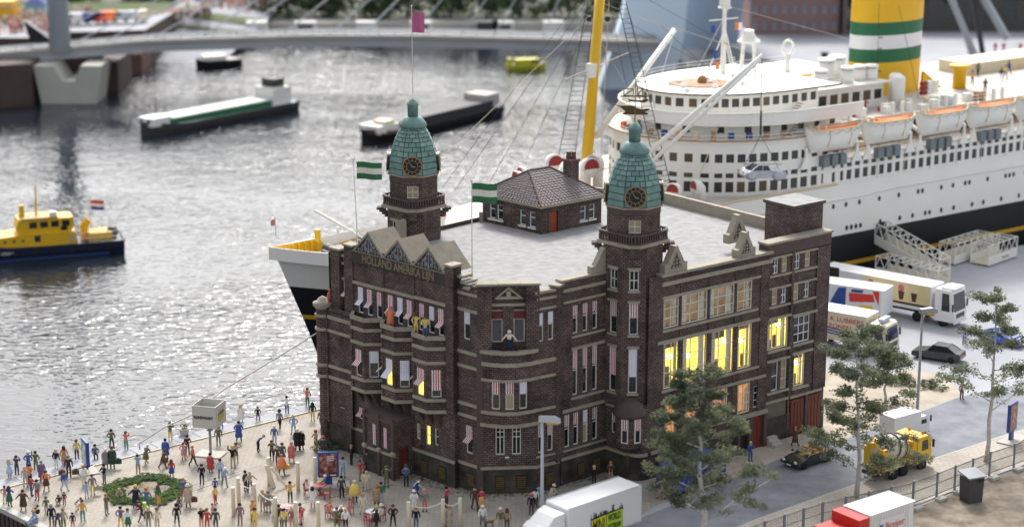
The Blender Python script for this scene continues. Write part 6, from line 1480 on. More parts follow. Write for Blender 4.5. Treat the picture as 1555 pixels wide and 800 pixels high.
# ------------------------------------------------------------------ trees
def leaf_cloud(mb, c, rx, rz_, n_, size, mi=0, flat=.6):
    for _ in range(n_):
        while True:
            x, y, z = (random.uniform(-1, 1) for _ in range(3))
            if x * x + y * y + z * z <= 1: break
        p = Vector((c[0] + x * rx, c[1] + y * rx, c[2] + z * rz_)); s = size * random.uniform(.6, 1.35)
        a = Vector((random.uniform(-1, 1), random.uniform(-1, 1), random.uniform(-.5, .5) * flat)).normalized() * s
        b = a.orthogonal(); b = (b * math.cos(random.uniform(0, 6)) + a.normalized().cross(b) * random.uniform(-1, 1)).normalized() * s * .62
        mb.quad([p - a, p + b, p + a, p - b], mi)
def tree(label, base, h, spread, lean=(0, 0), seed=1, dens=1.0, leaf=.17, first=.25, bole=.2):
    random.seed(seed); t = thing('birch_tree', label, 'tree', base, group='birch trees along the road')
    tr_ = MB(); top = Vector((lean[0], lean[1], h)); pts = [Vector((0, 0, 0))]
    for k in range(1, 9): q = top * (k / 8) + Vector((random.uniform(-1, 1), random.uniform(-1, 1), 0)) * .22 * (1 if k < 8 else .3); pts.append(q)
    tr_.path(pts, [bole * (1 - .88 * k / 8) for k in range(9)], 8); tr_.build('trunk', BARK, t, True)
    cr = MB(); nb = int(22 * dens)
    for k in range(nb):
        f = first + (1 - first) * (k / nb) ** .9; i = min(7, int(f * 8)); p0 = pts[i].lerp(pts[i + 1], f * 8 - i)
        ang = k * 2.4 + random.uniform(-.4, .4); ln = spread * (1.05 - .75 * (f - first) / (1 - first)) * random.uniform(.7, 1.1)
        d = Vector((math.cos(ang), math.sin(ang), random.uniform(.25, .6))); q = [p0]
        for j in range(1, 5): q.append(p0 + d * ln * j / 4 + Vector((random.uniform(-.12, .12), random.uniform(-.12, .12), -.05 * j * j * .2)))
        MB().path(q, [bole * .36 * (1 - f * .6) * (1 - .8 * j / 4) for j in range(5)], 5).build('limb', BARK, t, True)
        for tw in range(5):      # twigs
            j = random.choice((2, 3, 4)); e = q[j] + Vector((random.uniform(-1, 1), random.uniform(-1, 1), random.uniform(-.2, .5))) * ln * .3; MB().tube(q[j - 1].lerp(q[j], .5), e, .022, .008, 3).build('twig', BARK, t)
            for c in (e, q[j].lerp(e, .55)):
                r_ = random.uniform(.35, .75); leaf_cloud(cr, c, r_, r_ * .62, int(random.uniform(46, 85) * dens), leaf * .62, random.choice((0, 0, 0, 1, 1, 2)))
        for j in range(1, 5):
            for _ in range(2 if j > 1 else 1):
                c = q[j] + Vector((random.uniform(-.5, .5), random.uniform(-.5, .5), random.uniform(-.15, .3))) * (.4 + .25 * j / 4 * spread / 2)
                r_ = random.uniform(.3, .65) * (1.1 - .3 * f); leaf_cloud(cr, c, r_, r_ * .6, int(random.uniform(40, 75) * dens), leaf * .62, random.choice((0, 0, 0, 1, 1, 2)))
    leaf_cloud(cr, top, .35, .6, 50, leaf, 0)
    cr.build('crown', [LEAF, LEAF2, LEAF3], t); return t
tree('leafy birch tree in the foreground before the lit hotel windows', G(1068, 852), 13.4, 4.7, (-.6, .3), 11, 1.2, .15, .22, .26)
tree('slender birch tree on the near pavement left of the concrete mixer', G(1300, 756), 12.9, 4.6, (-.2, .6), 23, 1.0, .15, .1, .2)
tree('tall birch tree beside the fence at the right edge', G(1497, 702), 13.8, 4.2, (.2, .4), 37, .75, .14, .3, .2)
tree('small birch tree on the sandy patch behind the lamp post', G(1345, 612), 5.0, 2.3, (0, 0), 41, .6, .14, .3, .13)
random.seed(99)
# ------------------------------------------------------------------ street lamps
def lamp(label, base, h, col, side=1, ang=0.0):
    t = thing('street_lamp', label, 'street lamp', base, ang, 'street lamps')
    MB().lathe([(.2, 0), (.2, .5), (.13, .6), (.1, h)], 10).build('post', col, t, True)
    hd = MB(); hd.loft([[(-.25 * side, -.2, h - .1), (-.25 * side, .2, h - .1), (-.25 * side, .2, h + .28), (-.25 * side, -.2, h + .28)], [(.9 * side, -.27, h - .12), (.9 * side, .27, h - .12), (.9 * side, .24, h + .3), (.9 * side, -.24, h + .3)], [(1.35 * side, -.22, h - .18), (1.35 * side, .22, h - .18), (1.3 * side, .2, h + .12), (1.3 * side, -.2, h + .12)]]); hd.build('lamp_head', LGREYM if col is LGREYM else col, t)
    MB().box((.75 * side, 0, h - .2), (.85, .4, .12)).build('lens', mat('amber_lens', (.62, .36, .03), .3, .1), t); return t
lamp('light grey street lamp in front of the hotel corner', G(823, 772), 6.9, LGREYM, 1, R(-8)); lamp('dark grey street lamp on the sandy patch right of the hotel', G(1392, 640), 9.5, GREYM, -1 * -1, R(20))
# ------------------------------------------------------------------ fence, bin, advert boards
FB = [G(*p) for p in [(1130, 842), (1248, 802), (1386, 770), (1422, 756), (1502, 724), (1539, 711), (1600, 688), (1680, 660)]]
fn_ = thing('metal_fence', 'grey metal bar fence along the near pavement', 'fence', FB[2], world=True); FEN = mat('fence_grey', (.20, .20, .19), .6, .2, 2, metal=.2)
seg = []
for a, b in zip(FB, FB[1:]):
    n_ = max(1, round((b - a).length / 2.2)); seg += [(a.lerp(b, k / n_), a.lerp(b, (k + 1) / n_)) for k in range(n_)]
for i, (a, b) in enumerate(seg):
    d = b - a; MB().box(a + Vector((0, 0, 1.05)), (.14, .14, 2.1), heading(a, b)).build('post', GREYM, fn_); MB().box(a + Vector((.25, -.5, .12)), (.9, .5, .24), heading(a, b)).build('foot_block', CONC, fn_)
    for z in (.35, 1.2, 1.95): MB().tube(a + Vector((0, 0, z)), b + Vector((0, 0, z)), .045, n=4).build('rail', FEN, fn_)
    bars = MB(); n_ = int(d.length / .14)
    for k in range(1, n_): p = a.lerp(b, k / n_); bars.tube(p + Vector((0, 0, .3)), p + Vector((0, 0, 2.0)), .022, n=3)
    bars.build('bar_panel', FEN, fn_)['kind'] = 'stuff'
bn = thing('waste_bin', 'dark grey square waste bin on the dirt beside the fence', 'bin', G(1474, 760), R(25)); MB().loft([[(-.62, -.55, 0), (.62, -.55, 0), (.62, .55, 0), (-.62, .55, 0)], [(-.68, -.6, 2.0), (.68, -.6, 2.0), (.68, .6, 2.0), (-.68, .6, 2.0)]]).build('body', DGREY, bn); MB().loft([[(-.8, -.7, 2.0), (.8, -.7, 2.0), (.8, .7, 2.25), (-.8, .7, 2.25)], [(-.8, -.7, 2.1), (.8, -.7, 2.1), (.8, .7, 2.35), (-.8, .7, 2.35)]]).build('lid', GREYM, bn); MB().box((.3, -.62, 1.75), (.5, .05, .18)).build('slot', BLACKP, bn)
def poster_mat(name, cols, seed):
    m = bpy.data.materials.new(name); t_, b = nodes_of(m); N = t_.nodes; L = t_.links; b.inputs['Roughness'].default_value = .3
    uv = N.new('ShaderNodeUVMap'); uv.uv_map = 'uv'; n1 = N.new('ShaderNodeTexNoise'); n1.inputs['Scale'].default_value = 3.2; n1.inputs['Detail'].default_value = 3; n1.noise_dimensions = '4D'; n1.inputs['W'].default_value = seed; L.new(uv.outputs[0], n1.inputs['Vector'])
    r = N.new('ShaderNodeValToRGB'); r.color_ramp.interpolation = 'EASE'; els = r.color_ramp.elements
    while len(els) < len(cols): els.new(.5)
    for k, c in enumerate(cols): els[k].position = .3 + .4 * k / (len(cols) - 1); els[k].color = c + (1,)
    L.new(n1.outputs['Fac'], r.inputs[0]); L.new(r.outputs[0], b.inputs['Base Color']); return m
def advert(label, base, rz, wd, hg, leg, poster, both=True, plate=True):
    t = thing('advert_board', label, 'advert board', base, rz)
    fr = MB().box((0, 0, leg + hg / 2), (wd, .28, hg)).build('frame', BLUEP, t); bv = fr.modifiers.new('bevel', 'BEVEL'); bv.width = .08; bv.segments = 2
    MB().box((0, 0, leg / 2), (wd * .36, .22, leg)).build('leg', BLUEP, t)
    for s in (-1, 1):
        q = [(-wd * .41, s * .15, leg + hg * .07), (wd * .41, s * .15, leg + hg * .07), (wd * .41, s * .15, leg + hg * .93), (-wd * .41, s * .15, leg + hg * .93)]
        po_ = MB().quad(q if s < 0 else q[::-1], 0, [(0, 0), (1, 0), (1, 1.4), (0, 1.4)]).build('poster', poster, t)
    if plate: MB().box((.1, -.1, .05), (wd * 1.9, 1.5, .1)).build('base_plate', CONC, t)
    return t
PO1 = poster_mat('dark_red_poster', [(.015, .012, .014), (.10, .03, .035), (.30, .12, .10), (.5, .42, .4)], 1.0); PO2 = poster_mat('pale_landscape_poster', [(.55, .58, .6), (.7, .72, .74), (.2, .3, .08), (.6, .6, .6)], 5.0); PO3 = poster_mat('brown_poster', [(.05, .03, .03), (.25, .1, .05), (.4, .3, .2)], 9.0)
ad1 = advert('blue advert board with a dark poster standing before the hotel front', G(499, 736), R(4), 1.6, 2.05, .65, PO1)
for z, w_ in ((2.35, .55), (2.2, .6), (2.05, .5)): MB().box((.2, -.165, z), (w_, .01, .05)).build('poster_line', WHITE, ad1)
MB().box((.38, -.165, .86), (.45, .01, .09)).build('poster_label', WHITE, ad1)
ad2 = advert('blue advert board with a pale poster at the left quay edge', G(131, 712), R(-62), 1.5, 2.05, .35, PO2)
ad3 = advert('narrow blue advert board on the pavement at the right edge', G(1535, 668, .1), R(52), 1.5, 2.4, .8, PO3)
# RONDVAART sign box on a post
sg = thing('sign_box', 'pale open sign box lettered RONDVAART on a grey post', 'sign', G(320, 690), R(-15)); Ws, Hs = 2.0, 1.8; z0 = 2.55; SB = mat('sign_box_grey', (.50, .48, .44), .6, .06)
MB().box((0, 0, .05), (2.2, 1.6, .1)).build('base_plate', CONC, sg); MB().tube((0, 0, 0), (0, 0, z0), .11, n=8).build('post', GREYM, sg)
for s in (-1, 1):
    MB().box((0, s * (Ws / 2 - .03), z0 + Hs / 2), (Ws, .06, Hs)).build('panel', SB, sg); MB().box((s * (Ws / 2 - .03), 0, z0 + Hs / 2), (.06, Ws - .12, Hs)).build('panel', SB, sg)
MB().box((0, 0, z0 + .05), (Ws - .12, Ws - .12, .06)).build('floor', SB, sg)
lettering('RONDVAART', .33, (-.05, -Ws / 2 - .02, z0 + .85), (1, 0, 0), (0, 0, 1), BLKP, sg, .006, sx=.8, bold=.014)
lb = MB(); y = Ws / 2 + .02; lb.quad([(y, -.6, z0 + .45), (y, .45, z0 + .55), (y, .6, z0 + 1.1), (y, -.5, z0 + 1.0)]); lb.build('yellow_emblem', mat('mustard_print', (.42, .36, .03), .5, .1), sg); lb = MB()
for k in range(7): a_ = -.5 + .16 * k; lb.quad([(y + .01, a_, z0 + 1.0), (y + .01, a_ + .12, z0 + 1.0), (y + .01, a_ + .1, z0 + 1.2 + .12 * (k % 3))])
lb.build('skyline_print', BLKP, sg); gr = MB()
leaf_cloud(gr, (0, 0, 2.25), .35, .3, 60, .1); gr.build('hanging_plants', HEDGE, sg)
# ------------------------------------------------------------------ planter ring and shrubs
pc = G(221, 745); rgx = thing('hedge_ring', 'round ring of low green hedge with a bare centre on the plaza', 'hedge', pc); rgx.scale = (.95, .95, .6)
def ringpts(r): return [(r * math.cos(2 * math.pi * k / 40), r * math.sin(2 * math.pi * k / 40)) for k in range(40)]
MB().prism(ringpts(2.2), .01, .08).build('soil', DIRT, rgx); hg = MB()
for k in range(70): a_ = random.uniform(0, 6.28); r_ = random.uniform(.3, 2); leaf_cloud(hg, (r_ * math.cos(a_), r_ * math.sin(a_), .12), .16, .06, 7, .06, 1)
for k in range(1700):
    a_ = random.uniform(0, 2 * math.pi); r_ = random.uniform(1.9, 3.3) + .25 * math.sin(a_ * 5) + .15 * math.sin(a_ * 11); leaf_cloud(hg, (r_ * math.cos(a_), r_ * math.sin(a_), random.uniform(.05, .42)), .16, .1, 9, .08, random.choice((0, 0, 1)))
hg.build('hedge_foliage', [HEDGE, GRASS], rgx); co = MB()
for q, rr_, hh_ in ((0, 2.05, .0), (0, 3.05, 0)): pass
co.loft([[(2.1 * math.cos(2 * math.pi * k / 40), 2.1 * math.sin(2 * math.pi * k / 40), 0) for k in range(40)], [(2.2 * math.cos(2 * math.pi * k / 40), 2.2 * math.sin(2 * math.pi * k / 40), .2) for k in range(40)], [(2.95 * math.cos(2 * math.pi * k / 40), 2.95 * math.sin(2 * math.pi * k / 40), .2) for k in range(40)], [(3.1 * math.cos(2 * math.pi * k / 40), 3.1 * math.sin(2 * math.pi * k / 40), 0) for k in range(40)]], caps=False); co.build('hedge_core', HEDGE, rgx)
def shrub(label, base, r_, h, n_=40, m_=None):
    t = thing('shrub', label, 'shrub', base, group='low shrubs'); mb = MB()
    for _ in range(n_): a_, q = random.uniform(0, 6.28), random.uniform(0, r_); leaf_cloud(mb, (q * math.cos(a_) * 1.3, q * math.sin(a_), random.uniform(.1, h) * (1.1 - q / r_ * .6)), .22, .16, 22, .09, random.choice((0, 0, 1)))
    mb.build('foliage', m_ or [LEAF, LEAF2], t); st_ = MB()
    for k in range(5): a_ = k * 1.26; st_.tube((0, 0, 0), (r_ * .5 * math.cos(a_), r_ * .5 * math.sin(a_), h * .8), .03, .015, 4)
    st_.build('stems', BARK, t)
shrub('grey green shrub against the left corner of the hotel', G(492, 682), .9, .9); shrub('round green shrub left of the grey lamp post on the sand', G(1370, 582), 1.1, .9); shrub('low olive shrub right of the grey lamp post on the sand', G(1412, 588), 1.3, .7)
gb = MB()        # weeds along the foot of the hotel
for f, s0, s1 in ((fl, 0, 5.2), (fl, 8.9, 13), (cf, 0, 2.2), (fd, 0, 4), (fe, 0, 2), (ff, .3, 4), (fh, 2, 9.5)):
    for k in range(int((s1 - s0) * 26)): s = random.uniform(s0, s1); p = f.p(s, abs(random.gauss(0, .55)) + .05, .02); leaf_cloud(gb, p, .1, .05, 4, .05, random.choice((0, 1)))
tag(gb.build('weeds', [GRASS, HEDGE]), 'thin green weeds along the foot of the hotel walls', 'weeds', kind='stuff')
# ------------------------------------------------------------------ posts with rope, cafe furniture
posts = [('next to the left rope corner', 355, 783), ('behind the one at the left rope corner', 363, 768), ('midway along the front rope', 387, 777), ('leaning in the middle of the plaza', 409, 736), ('front one near the pink table', 419, 799), ('behind the pink table', 453, 744), ('just left of the blue advert board', 479, 736), ('at the very bottom near the red chairs', 450, 806), ('beside the red cafe chairs at the bottom', 484, 806), ('left end of the rope before the chef', 621, 806), ('middle of the rope before the hotel corner', 673, 802), ('right end of the rope before the hotel corner', 699, 800)]
post_at = []; p0m = None
for w_, u, v in posts:
    b = G(u, v); t = thing('rope_post', 'cream wooden rope post, ' + w_, 'post', b, group='cream rope posts on the plaza'); post_at.append(b)
    if p0m is None: p0m = MB().lathe([(.15, 0), (.14, 2.1), (.1, 2.16), (.02, 2.18)], 10).build('shaft', CREAM, t, True); c0m = MB().lathe([(.14, 2.16), (.14, 2.24), (.02, 2.26)], 10).build('cap', FRAME, t)
    else: inst(p0m, t, (0, 0, 0)); inst(c0m, t, (0, 0, 0))
def rope(label, idx):
    mb = MB()
    for i, j in zip(idx, idx[1:]):
        a, b = post_at[i] + Vector((0, 0, 2.05)), post_at[j] + Vector((0, 0, 2.05)); mb.path([a.lerp(b, k / 8) - Vector((0, 0, .35 * 4 * (k / 8) * (1 - k / 8))) for k in range(9)], .035, 5)
    tag(mb.build('barrier_rope', FRAME), label, 'rope')
rope('white rope slung between the left cream posts', [1, 2, 4, 7]); rope('white rope slung between the cream posts before the hotel corner', [9, 10, 11])
lp = thing('leaning_board', 'cream trestle board leaning on a post in the middle of the plaza', 'board', G(417, 738)); MB().obox((-.2, -.3, 0), (.35, 0, 0), (0, .12, 0), (-.5, 0, 1.8)).build('board', CREAM, lp); MB().obox((.9, -.3, 0), (.2, 0, 0), (0, .1, 0), (-1.2, 0, 1.6)).build('brace', CREAM, lp)
CH = mat('red_chair_paint', (.33, .03, .04), .5, .15)
def chair(label, u, v, rz):
    t = thing('cafe_chair', label, 'chair', G(u, v), rz, 'red cafe chairs')
    MB().box((0, 0, .47), (.46, .46, .05)).build('seat', CH, t)
    for x in (-.2, .2):
        for y in (-.2, .2): MB().tube((x, y, 0), (x, y, .47), .035, n=5).build('leg', CH, t)
    for x in (-.2, 0, .2): MB().tube((x, .2, .47), (x, .26, 1.0), .03, n=5).build('back_slat', CH, t)
    MB().box((0, .26, 1.0), (.48, .06, .1)).build('top_rail', CH, t)
for a in (('red cafe chair left of the table by the advert board', 467, 752, R(80)), ('red cafe chair right of the table by the advert board', 497, 757, R(-80)), ('red cafe chair with a seated person in orange', 500, 786, R(70)), ('empty red cafe chair beside the man in the yellow cape', 531, 779, R(-30)), ('red cafe chair nearest the bottom edge', 559, 797, R(160)), ('red cafe chair under the person in the cream hat', 580, 790, R(-60)), ('red cafe chair beside the pink table', 455, 792, R(-100))): chair(*a)
def ctable(label, u, v, top):
    t = thing('cafe_table', label, 'table', G(u, v), 0, 'cafe tables'); MB().lathe([(.5, .72), (.52, .74), (.5, .77)], 16).build('table_top', top, t); MB().tube((0, 0, .05), (0, 0, .73), .05, n=6).build('stem', CH, t); MB().lathe([(.3, 0), (.28, .05)], 12).build('foot', CH, t)
ctable('red round cafe table by the blue advert board', 486, 750, CH); ctable('pink round cafe table behind the front rope', 436, 783, mat('pink_table', (.52, .27, .28), .6, .1)); ctable('red cafe table with a white cloth near the bottom edge', 517, 788, WHITE); ctable('white clothed cafe table beside the cream hat', 566, 790, WHITE)
pp = thing('plant_pot', 'grey pot with yellow green plant at the quay edge', 'plant pot', G(280, 662)); MB().lathe([(.3, 0), (.42, .6), (.44, .65)], 10).build('pot', CONC, pp); q = MB(); leaf_cloud(q, (0, 0, .85), .35, .2, 60, .1); q.build('plant', LEAF2, pp)
# ------------------------------------------------------------------ people: one skinned body per pose, clothes by colour
def body_mesh(name, J, lean=0.0):
    """J: joint -> position. One continuous skin over the skeleton; faces get skin/top/trousers/shoes by the bone they lie on"""
    order = ['pelvis', 'waist', 'chest', 'neck', 'head', 'crown', 'shL', 'elL', 'haL', 'fiL', 'shR', 'elR', 'haR', 'fiR', 'hiL', 'knL', 'anL', 'toL', 'hiR', 'knR', 'anR', 'toR']
    rad = dict(pelvis=.15, waist=.135, chest=.16, neck=.065, head=.105, crown=.075, sh=.085, el=.06, ha=.045, fi=.03, hi=.105, kn=.075, an=.055, to=.05)
    edges = [('pelvis', 'waist'), ('waist', 'chest'), ('chest', 'neck'), ('neck', 'head'), ('head', 'crown')]
    for s in 'LR': edges += [('chest', 'sh' + s), ('sh' + s, 'el' + s), ('el' + s, 'ha' + s), ('ha' + s, 'fi' + s), ('pelvis', 'hi' + s), ('hi' + s, 'kn' + s), ('kn' + s, 'an' + s), ('an' + s, 'to' + s)]
    me = bpy.data.meshes.new(name); me.from_pydata([J[k] for k in order], [(order.index(a), order.index(b)) for a, b in edges], [])
    o = bpy.data.objects.new('tmp', me); C.objects.link(o); sk = o.modifiers.new('skin', 'SKIN'); sk.use_smooth_shade = True; sk.branch_smoothing = .4
    for k, n_ in enumerate(order):
        v = me.skin_vertices[0].data[k]; r_ = rad.get(n_, rad.get(n_[:2])); v.radius = (r_, r_ * (.8 if n_ in ('chest', 'waist', 'pelvis') else 1)); v.use_root = n_ == 'pelvis'
    o.modifiers.new('sub', 'SUBSURF').levels = 1
    ev = o.evaluated_get(bpy.context.evaluated_depsgraph_get()); out = bpy.data.meshes.new_from_object(ev); bpy.data.objects.remove(o); out.name = name
    kind = {}
    for a, b in edges:
        kind[(a, b)] = 0 if b in ('head', 'crown', 'fiL', 'fiR') else (3 if b[:2] == 'to' else (2 if b[:2] in ('hi', 'kn', 'an') else 1))
    def near(p):
        best = (9, 0)
        for (a, b), k in kind.items():
            A, B_ = Vector(J[a]), Vector(J[b]); d = B_ - A; t = max(0, min(1, (p - A).dot(d) / max(d.length_squared, 1e-9))); q = (p - A - d * t).length / (rad.get(b, rad.get(b[:2])) + .04)
            if q < best[0]: best = (q, k)
        return best[1]
    out.materials.clear()
    for k in range(4): out.materials.append(None)
    for p in out.polygons: p.material_index = near(p.center); p.use_smooth = True
    return out
def pose(arms='down', legs='stand', bend=0.0, asym=0.0):
    J = dict(pelvis=(0, 0, .94), waist=(0, 0, 1.1), chest=(0, 0, 1.3), neck=(0, 0, 1.49), head=(0, -.02, 1.62), crown=(0, -.01, 1.71))
    for s, x in (('L', 1), ('R', -1)):
        J['sh' + s] = (x * .2, 0, 1.4)
        el, ha, fi = {'down': ((.27, .02, 1.13), (.29, -.05, .88), (.29, -.07, .8)), 'hips': ((.36, .06, 1.15), (.22, -.06, .98), (.17, -.09, .96)), 'out': ((.36, -.06, 1.2), (.5, -.16, 1.05), (.55, -.18, 1.02)),
                      'up': ((.3, -.12, 1.28), (.13, -.2, 1.55), (.08, -.22, 1.6)), 'fwd': ((.27, -.16, 1.17), (.15, -.36, 1.2), (.1, -.41, 1.22)), 'wave': ((.36, -.1, 1.36), (.4, -.26, 1.6), (.4, -.3, 1.66)), 'sit': ((.26, -.1, 1.14), (.18, -.36, 1.05), (.16, -.43, 1.04))}[arms if not (arms == 'wave' and x < 0) else 'hips']
        J['el' + s], J['ha' + s], J['fi' + s] = [(x * a, b, c) for a, b, c in (el, ha, fi)]
        J['hi' + s] = (x * .1, 0, .88)
        L_ = {'stand': ((.11, -.02, .5), (.12, 0, .08), (.14, -.16, .04)), 'walk': ((.11, -.14 if x > 0 else .06, .5), (.11, -.26 if x > 0 else .3, .1 if x > 0 else .14), (.12, -.42 if x > 0 else .16, .04)), 'wide': ((.14, -.03, .49), (.18, 0, .08), (.21, -.15, .04)),
              'sit': ((.12, -.42, .9), (.12, -.44, .5), (.13, -.6, .46)), 'floor': ((.14, -.4, .98), (.14, -.72, .74), (.15, -.82, .8))}[legs]
        J['kn' + s], J['an' + s], J['to' + s] = [(x * a, b, c) for a, b, c in L_]
    if legs == 'sit': J = {k: (x, y, z - .42) for k, (x, y, z) in J.items()}
    if legs == 'floor': J = {k: (x, y, z - .7) for k, (x, y, z) in J.items()}
    if bend:
        pv = Vector(J['pelvis']); M = Matrix.Rotation(R(bend), 3, 'X')
        for k in list(J):
            if k[:2] in ('wa', 'ch', 'ne', 'he', 'cr', 'sh', 'el', 'ha', 'fi'): J[k] = tuple(pv + M @ (Vector(J[k]) - pv))
    return J
POSES = {'stand': pose(), 'walk': pose('down', 'walk'), 'hips': pose('hips', 'wide'), 'out': pose('out', 'wide'), 'photo': pose('up'), 'hold': pose('fwd'), 'wave': pose('wave'), 'bend': pose('down', 'wide', 48), 'lean': pose('fwd', 'walk', 22), 'sit': pose('sit', 'sit'), 'floor': pose('fwd', 'floor', 18)}
BODY = {k: body_mesh('body_' + k, J) for k, J in POSES.items()}
HAIRM = MB(); HAIRM.lathe([(.128, -.04), (.135, .03), (.12, .09), (.07, .135), (.01, .15)], 10, (0, .02, 0)); HAIRD = HAIRM.data('hair', [None], True)
HATM = MB(); HATM.lathe([(.2, .02), (.205, .035), (.14, .05), (.13, .14), (.1, .17), (.01, .18)], 12); HATD = HATM.data('hat', [None], True)
HELM = MB(); HELM.lathe([(.15, .0), (.155, .03), (.14, .1), (.09, .16), (.01, .185)], 12); HELMD = HELM.data('helmet', [None], True)
LONGM = MB(); LONGM.lathe([(.15, -.2), (.15, -.05), (.135, .04), (.11, .1), (.05, .14), (.01, .145)], 10, (0, .035, 0)); LONGD = LONGM.data('hair', [None], True)
SKIRT = MB().lathe([(.165, 1.08), (.2, .9), (.27, .52), (.26, .5)], 12).data('skirt', [None], True)
COAT = MB().lathe([(.2, 1.42), (.235, 1.3), (.21, 1.08), (.25, .85), (.3, .42), (.28, .4)], 12, sy=.85).data('coat', [None], True)
CAPE = MB().lathe([(.1, 1.5), (.24, 1.4), (.36, 1.1), (.42, .62), (.4, .6)], 12, sy=.85).data('cape', [None], True)
def bag_data():
    q = MB(); q.box((0, 0, .28), (.5, .22, .36)); q.box((0, 0, .5), (.2, .06, .08)); return q.data('bag', [None])
BAG = bag_data(); PACK = MB().box((0, .24, 1.22), (.32, .22, .46)).data('backpack', [None])
PAL = dict(blue=(.03, .09, .36), navy=(.012, .018, .055), lblue=(.25, .38, .60), denim=(.07, .13, .27), sky=(.35, .48, .66), grey=(.20, .20, .21), dgrey=(.06, .06, .065), black=(.014, .014, .016), white=(.72, .71, .68), cream=(.62, .55, .40), beige=(.42, .34, .24), tan=(.40, .25, .13), brown=(.10, .05, .03), dbrown=(.04, .025, .02), olive=(.13, .13, .05), green=(.03, .16, .07), lime=(.34, .62, .06), teal=(.03, .28, .25), dgreen=(.02, .06, .035), red=(.50, .03, .03), coral=(.62, .14, .10), crimson=(.40, .02, .06), pink=(.66, .22, .28), orange=(.72, .19, .03), amber=(.70, .34, .03), yellow=(.68, .50, .05), purple=(.14, .10, .22), mauve=(.24, .14, .17), maroon=(.14, .02, .03), skin=(.52, .29, .19), blond=(.55, .38, .14), ginger=(.45, .15, .04))
def pm(c):
    q = PAL[c]; g = .3 * q[0] + .6 * q[1] + .1 * q[2]
    return mat('cloth_' + c, tuple((x * .8 + g * .2) * 1.0 for x in q), .9, .2, 4)
SKIN = mat('figure_skin', PAL['skin'], .6, .08)
HEADZ = {k: Vector(J['head']) for k, J in POSES.items()}
TILT = {'bend': R(48), 'lean': R(22), 'floor': R(18)}
def person(u, v, label, p, face, top, bot, hair='brown', hat=None, extra=(), h=1.0, z=0.0, grp='people on the plaza', shoe='black', at=None):
    """extra: items like 'skirt:red', 'coat:black', 'bag:brown', 'pack:green', 'longhair', 'legs:skin'"""
    b = at if at is not None else G(u, v, z)
    t = thing('person', label, 'person', b, R(face), grp); s = h * .95
    o = bpy.data.objects.new('body', BODY[p]); C.objects.link(o); o.parent = t; t.scale = (s * 1.03, s * 1.03, s)
    for k, m_ in enumerate((SKIN, pm(top), SKIN if bot == 'skin' else pm(bot), pm(shoe))): o.material_slots[k].link = 'OBJECT'; o.material_slots[k].material = m_
    def piece(name, data, col, loc=(0, 0, 0), rx=0.0):
        q = bpy.data.objects.new(name, data); C.objects.link(q); q.parent = t; q.location = loc; q.rotation_euler.x = rx
        q.material_slots[0].link = 'OBJECT'; q.material_slots[0].material = pm(col)
    hz = HEADZ[p]; rx = TILT.get(p, 0)
    if hat: nm, col = hat.split(':'); piece(nm, HATD if nm == 'hat' else HELMD, col, hz + Vector((0, 0, .03)), rx)
    piece('hair', LONGD if 'longhair' in extra else HAIRD, hair, hz + Vector((0, 0, -.03 if hat else .0)), rx)
    for e in extra:
        if ':' not in e: continue
        nm, col = e.split(':')
        if nm == 'bag': piece('bag', BAG, col, (.42, -.02, .28))
        elif nm == 'bags': piece('bag', BAG, col, (.48, 0, .12)); piece('bag', BAG, col, (-.48, 0, .12))
        elif nm == 'pack': piece('backpack', PACK, col)
        elif nm == 'skirt': piece('skirt', SKIRT, col)
        elif nm == 'coat': piece('coat', COAT, col)
        elif nm == 'cape': piece('cape', CAPE, col)
    return t
P = person
# left end of the quay
P(15, 727, 'person in a light blue dress with raised arms, leftmost at the far quay edge', 'photo', 150, 'sky', 'skin', 'blond', None, ('skirt:sky', 'longhair'))
P(26, 722, 'person in dark grey taking a photo over the water near the left edge', 'photo', 170, 'dgrey', 'dgrey', 'dbrown')
P(44, 716, 'person in bright blue overalls and white cap looking at the water', 'hips', 175, 'blue', 'blue', 'grey', 'helmet:white')
P(55, 715, 'person in olive jacket raising one arm toward the water', 'wave', 170, 'olive', 'olive', 'black')
P(86, 712, 'person in navy vest and white trousers at the far quay edge', 'stand', 160, 'navy', 'white', 'blond')
P(98, 707, 'person with long dark hair in an orange dress by the quay edge', 'stand', 200, 'orange', 'skin', 'dbrown', None, ('skirt:tan', 'longhair'))
P(64, 730, 'person in a long purple grey coat behind the suitcase carrier', 'stand', 30, 'purple', 'purple', 'grey', None, ('coat:purple',))
P(39, 739, 'person in plain beige clothes beside an orange vest on the left quay', 'stand', 20, 'beige', 'beige', 'blond')
P(46, 735, 'person with black hair in an orange vest behind the beige one', 'hold', 30, 'orange', 'brown', 'black')
P(48, 753, 'person in a red shirt and blue jeans, back to the beige figure', 'hold', 90, 'red', 'denim', 'dbrown')
P(57, 759, 'person in grey jumper and crimson trousers on the left quay', 'stand', -20, 'grey', 'crimson', 'black')
P(71, 745, 'person in orange shirt and brown shorts with bare legs, left quay', 'hips', 0, 'orange', 'skin', 'brown', None, ('skirt:brown',))
P(98, 745, 'person in blue jacket and pale jeans walking past the suitcase carrier', 'walk', 60, 'blue', 'sky', 'brown')
P(105, 724, 'person in dark brown carrying two large brown suitcases', 'stand', 10, 'dbrown', 'dbrown', 'grey', None, ('bags:brown',), 1.08)
P(128, 737, 'person in a white shirt and white trousers under the left advert board', 'hold', 40, 'white', 'cream', 'ginger')
P(8, 764, 'small person in a pink top at the very left edge', 'wave', 0, 'pink', 'cream', 'black', None, (), .85)
P(15, 769, 'person in blue top and long green skirt near the left edge', 'hold', 160, 'blue', 'green', 'brown', None, ('skirt:green', 'longhair'))
P(36, 775, 'person in a brown coat spreading the arms at the left quay corner', 'out', 0, 'brown', 'tan', 'dbrown', None, ('coat:brown',))
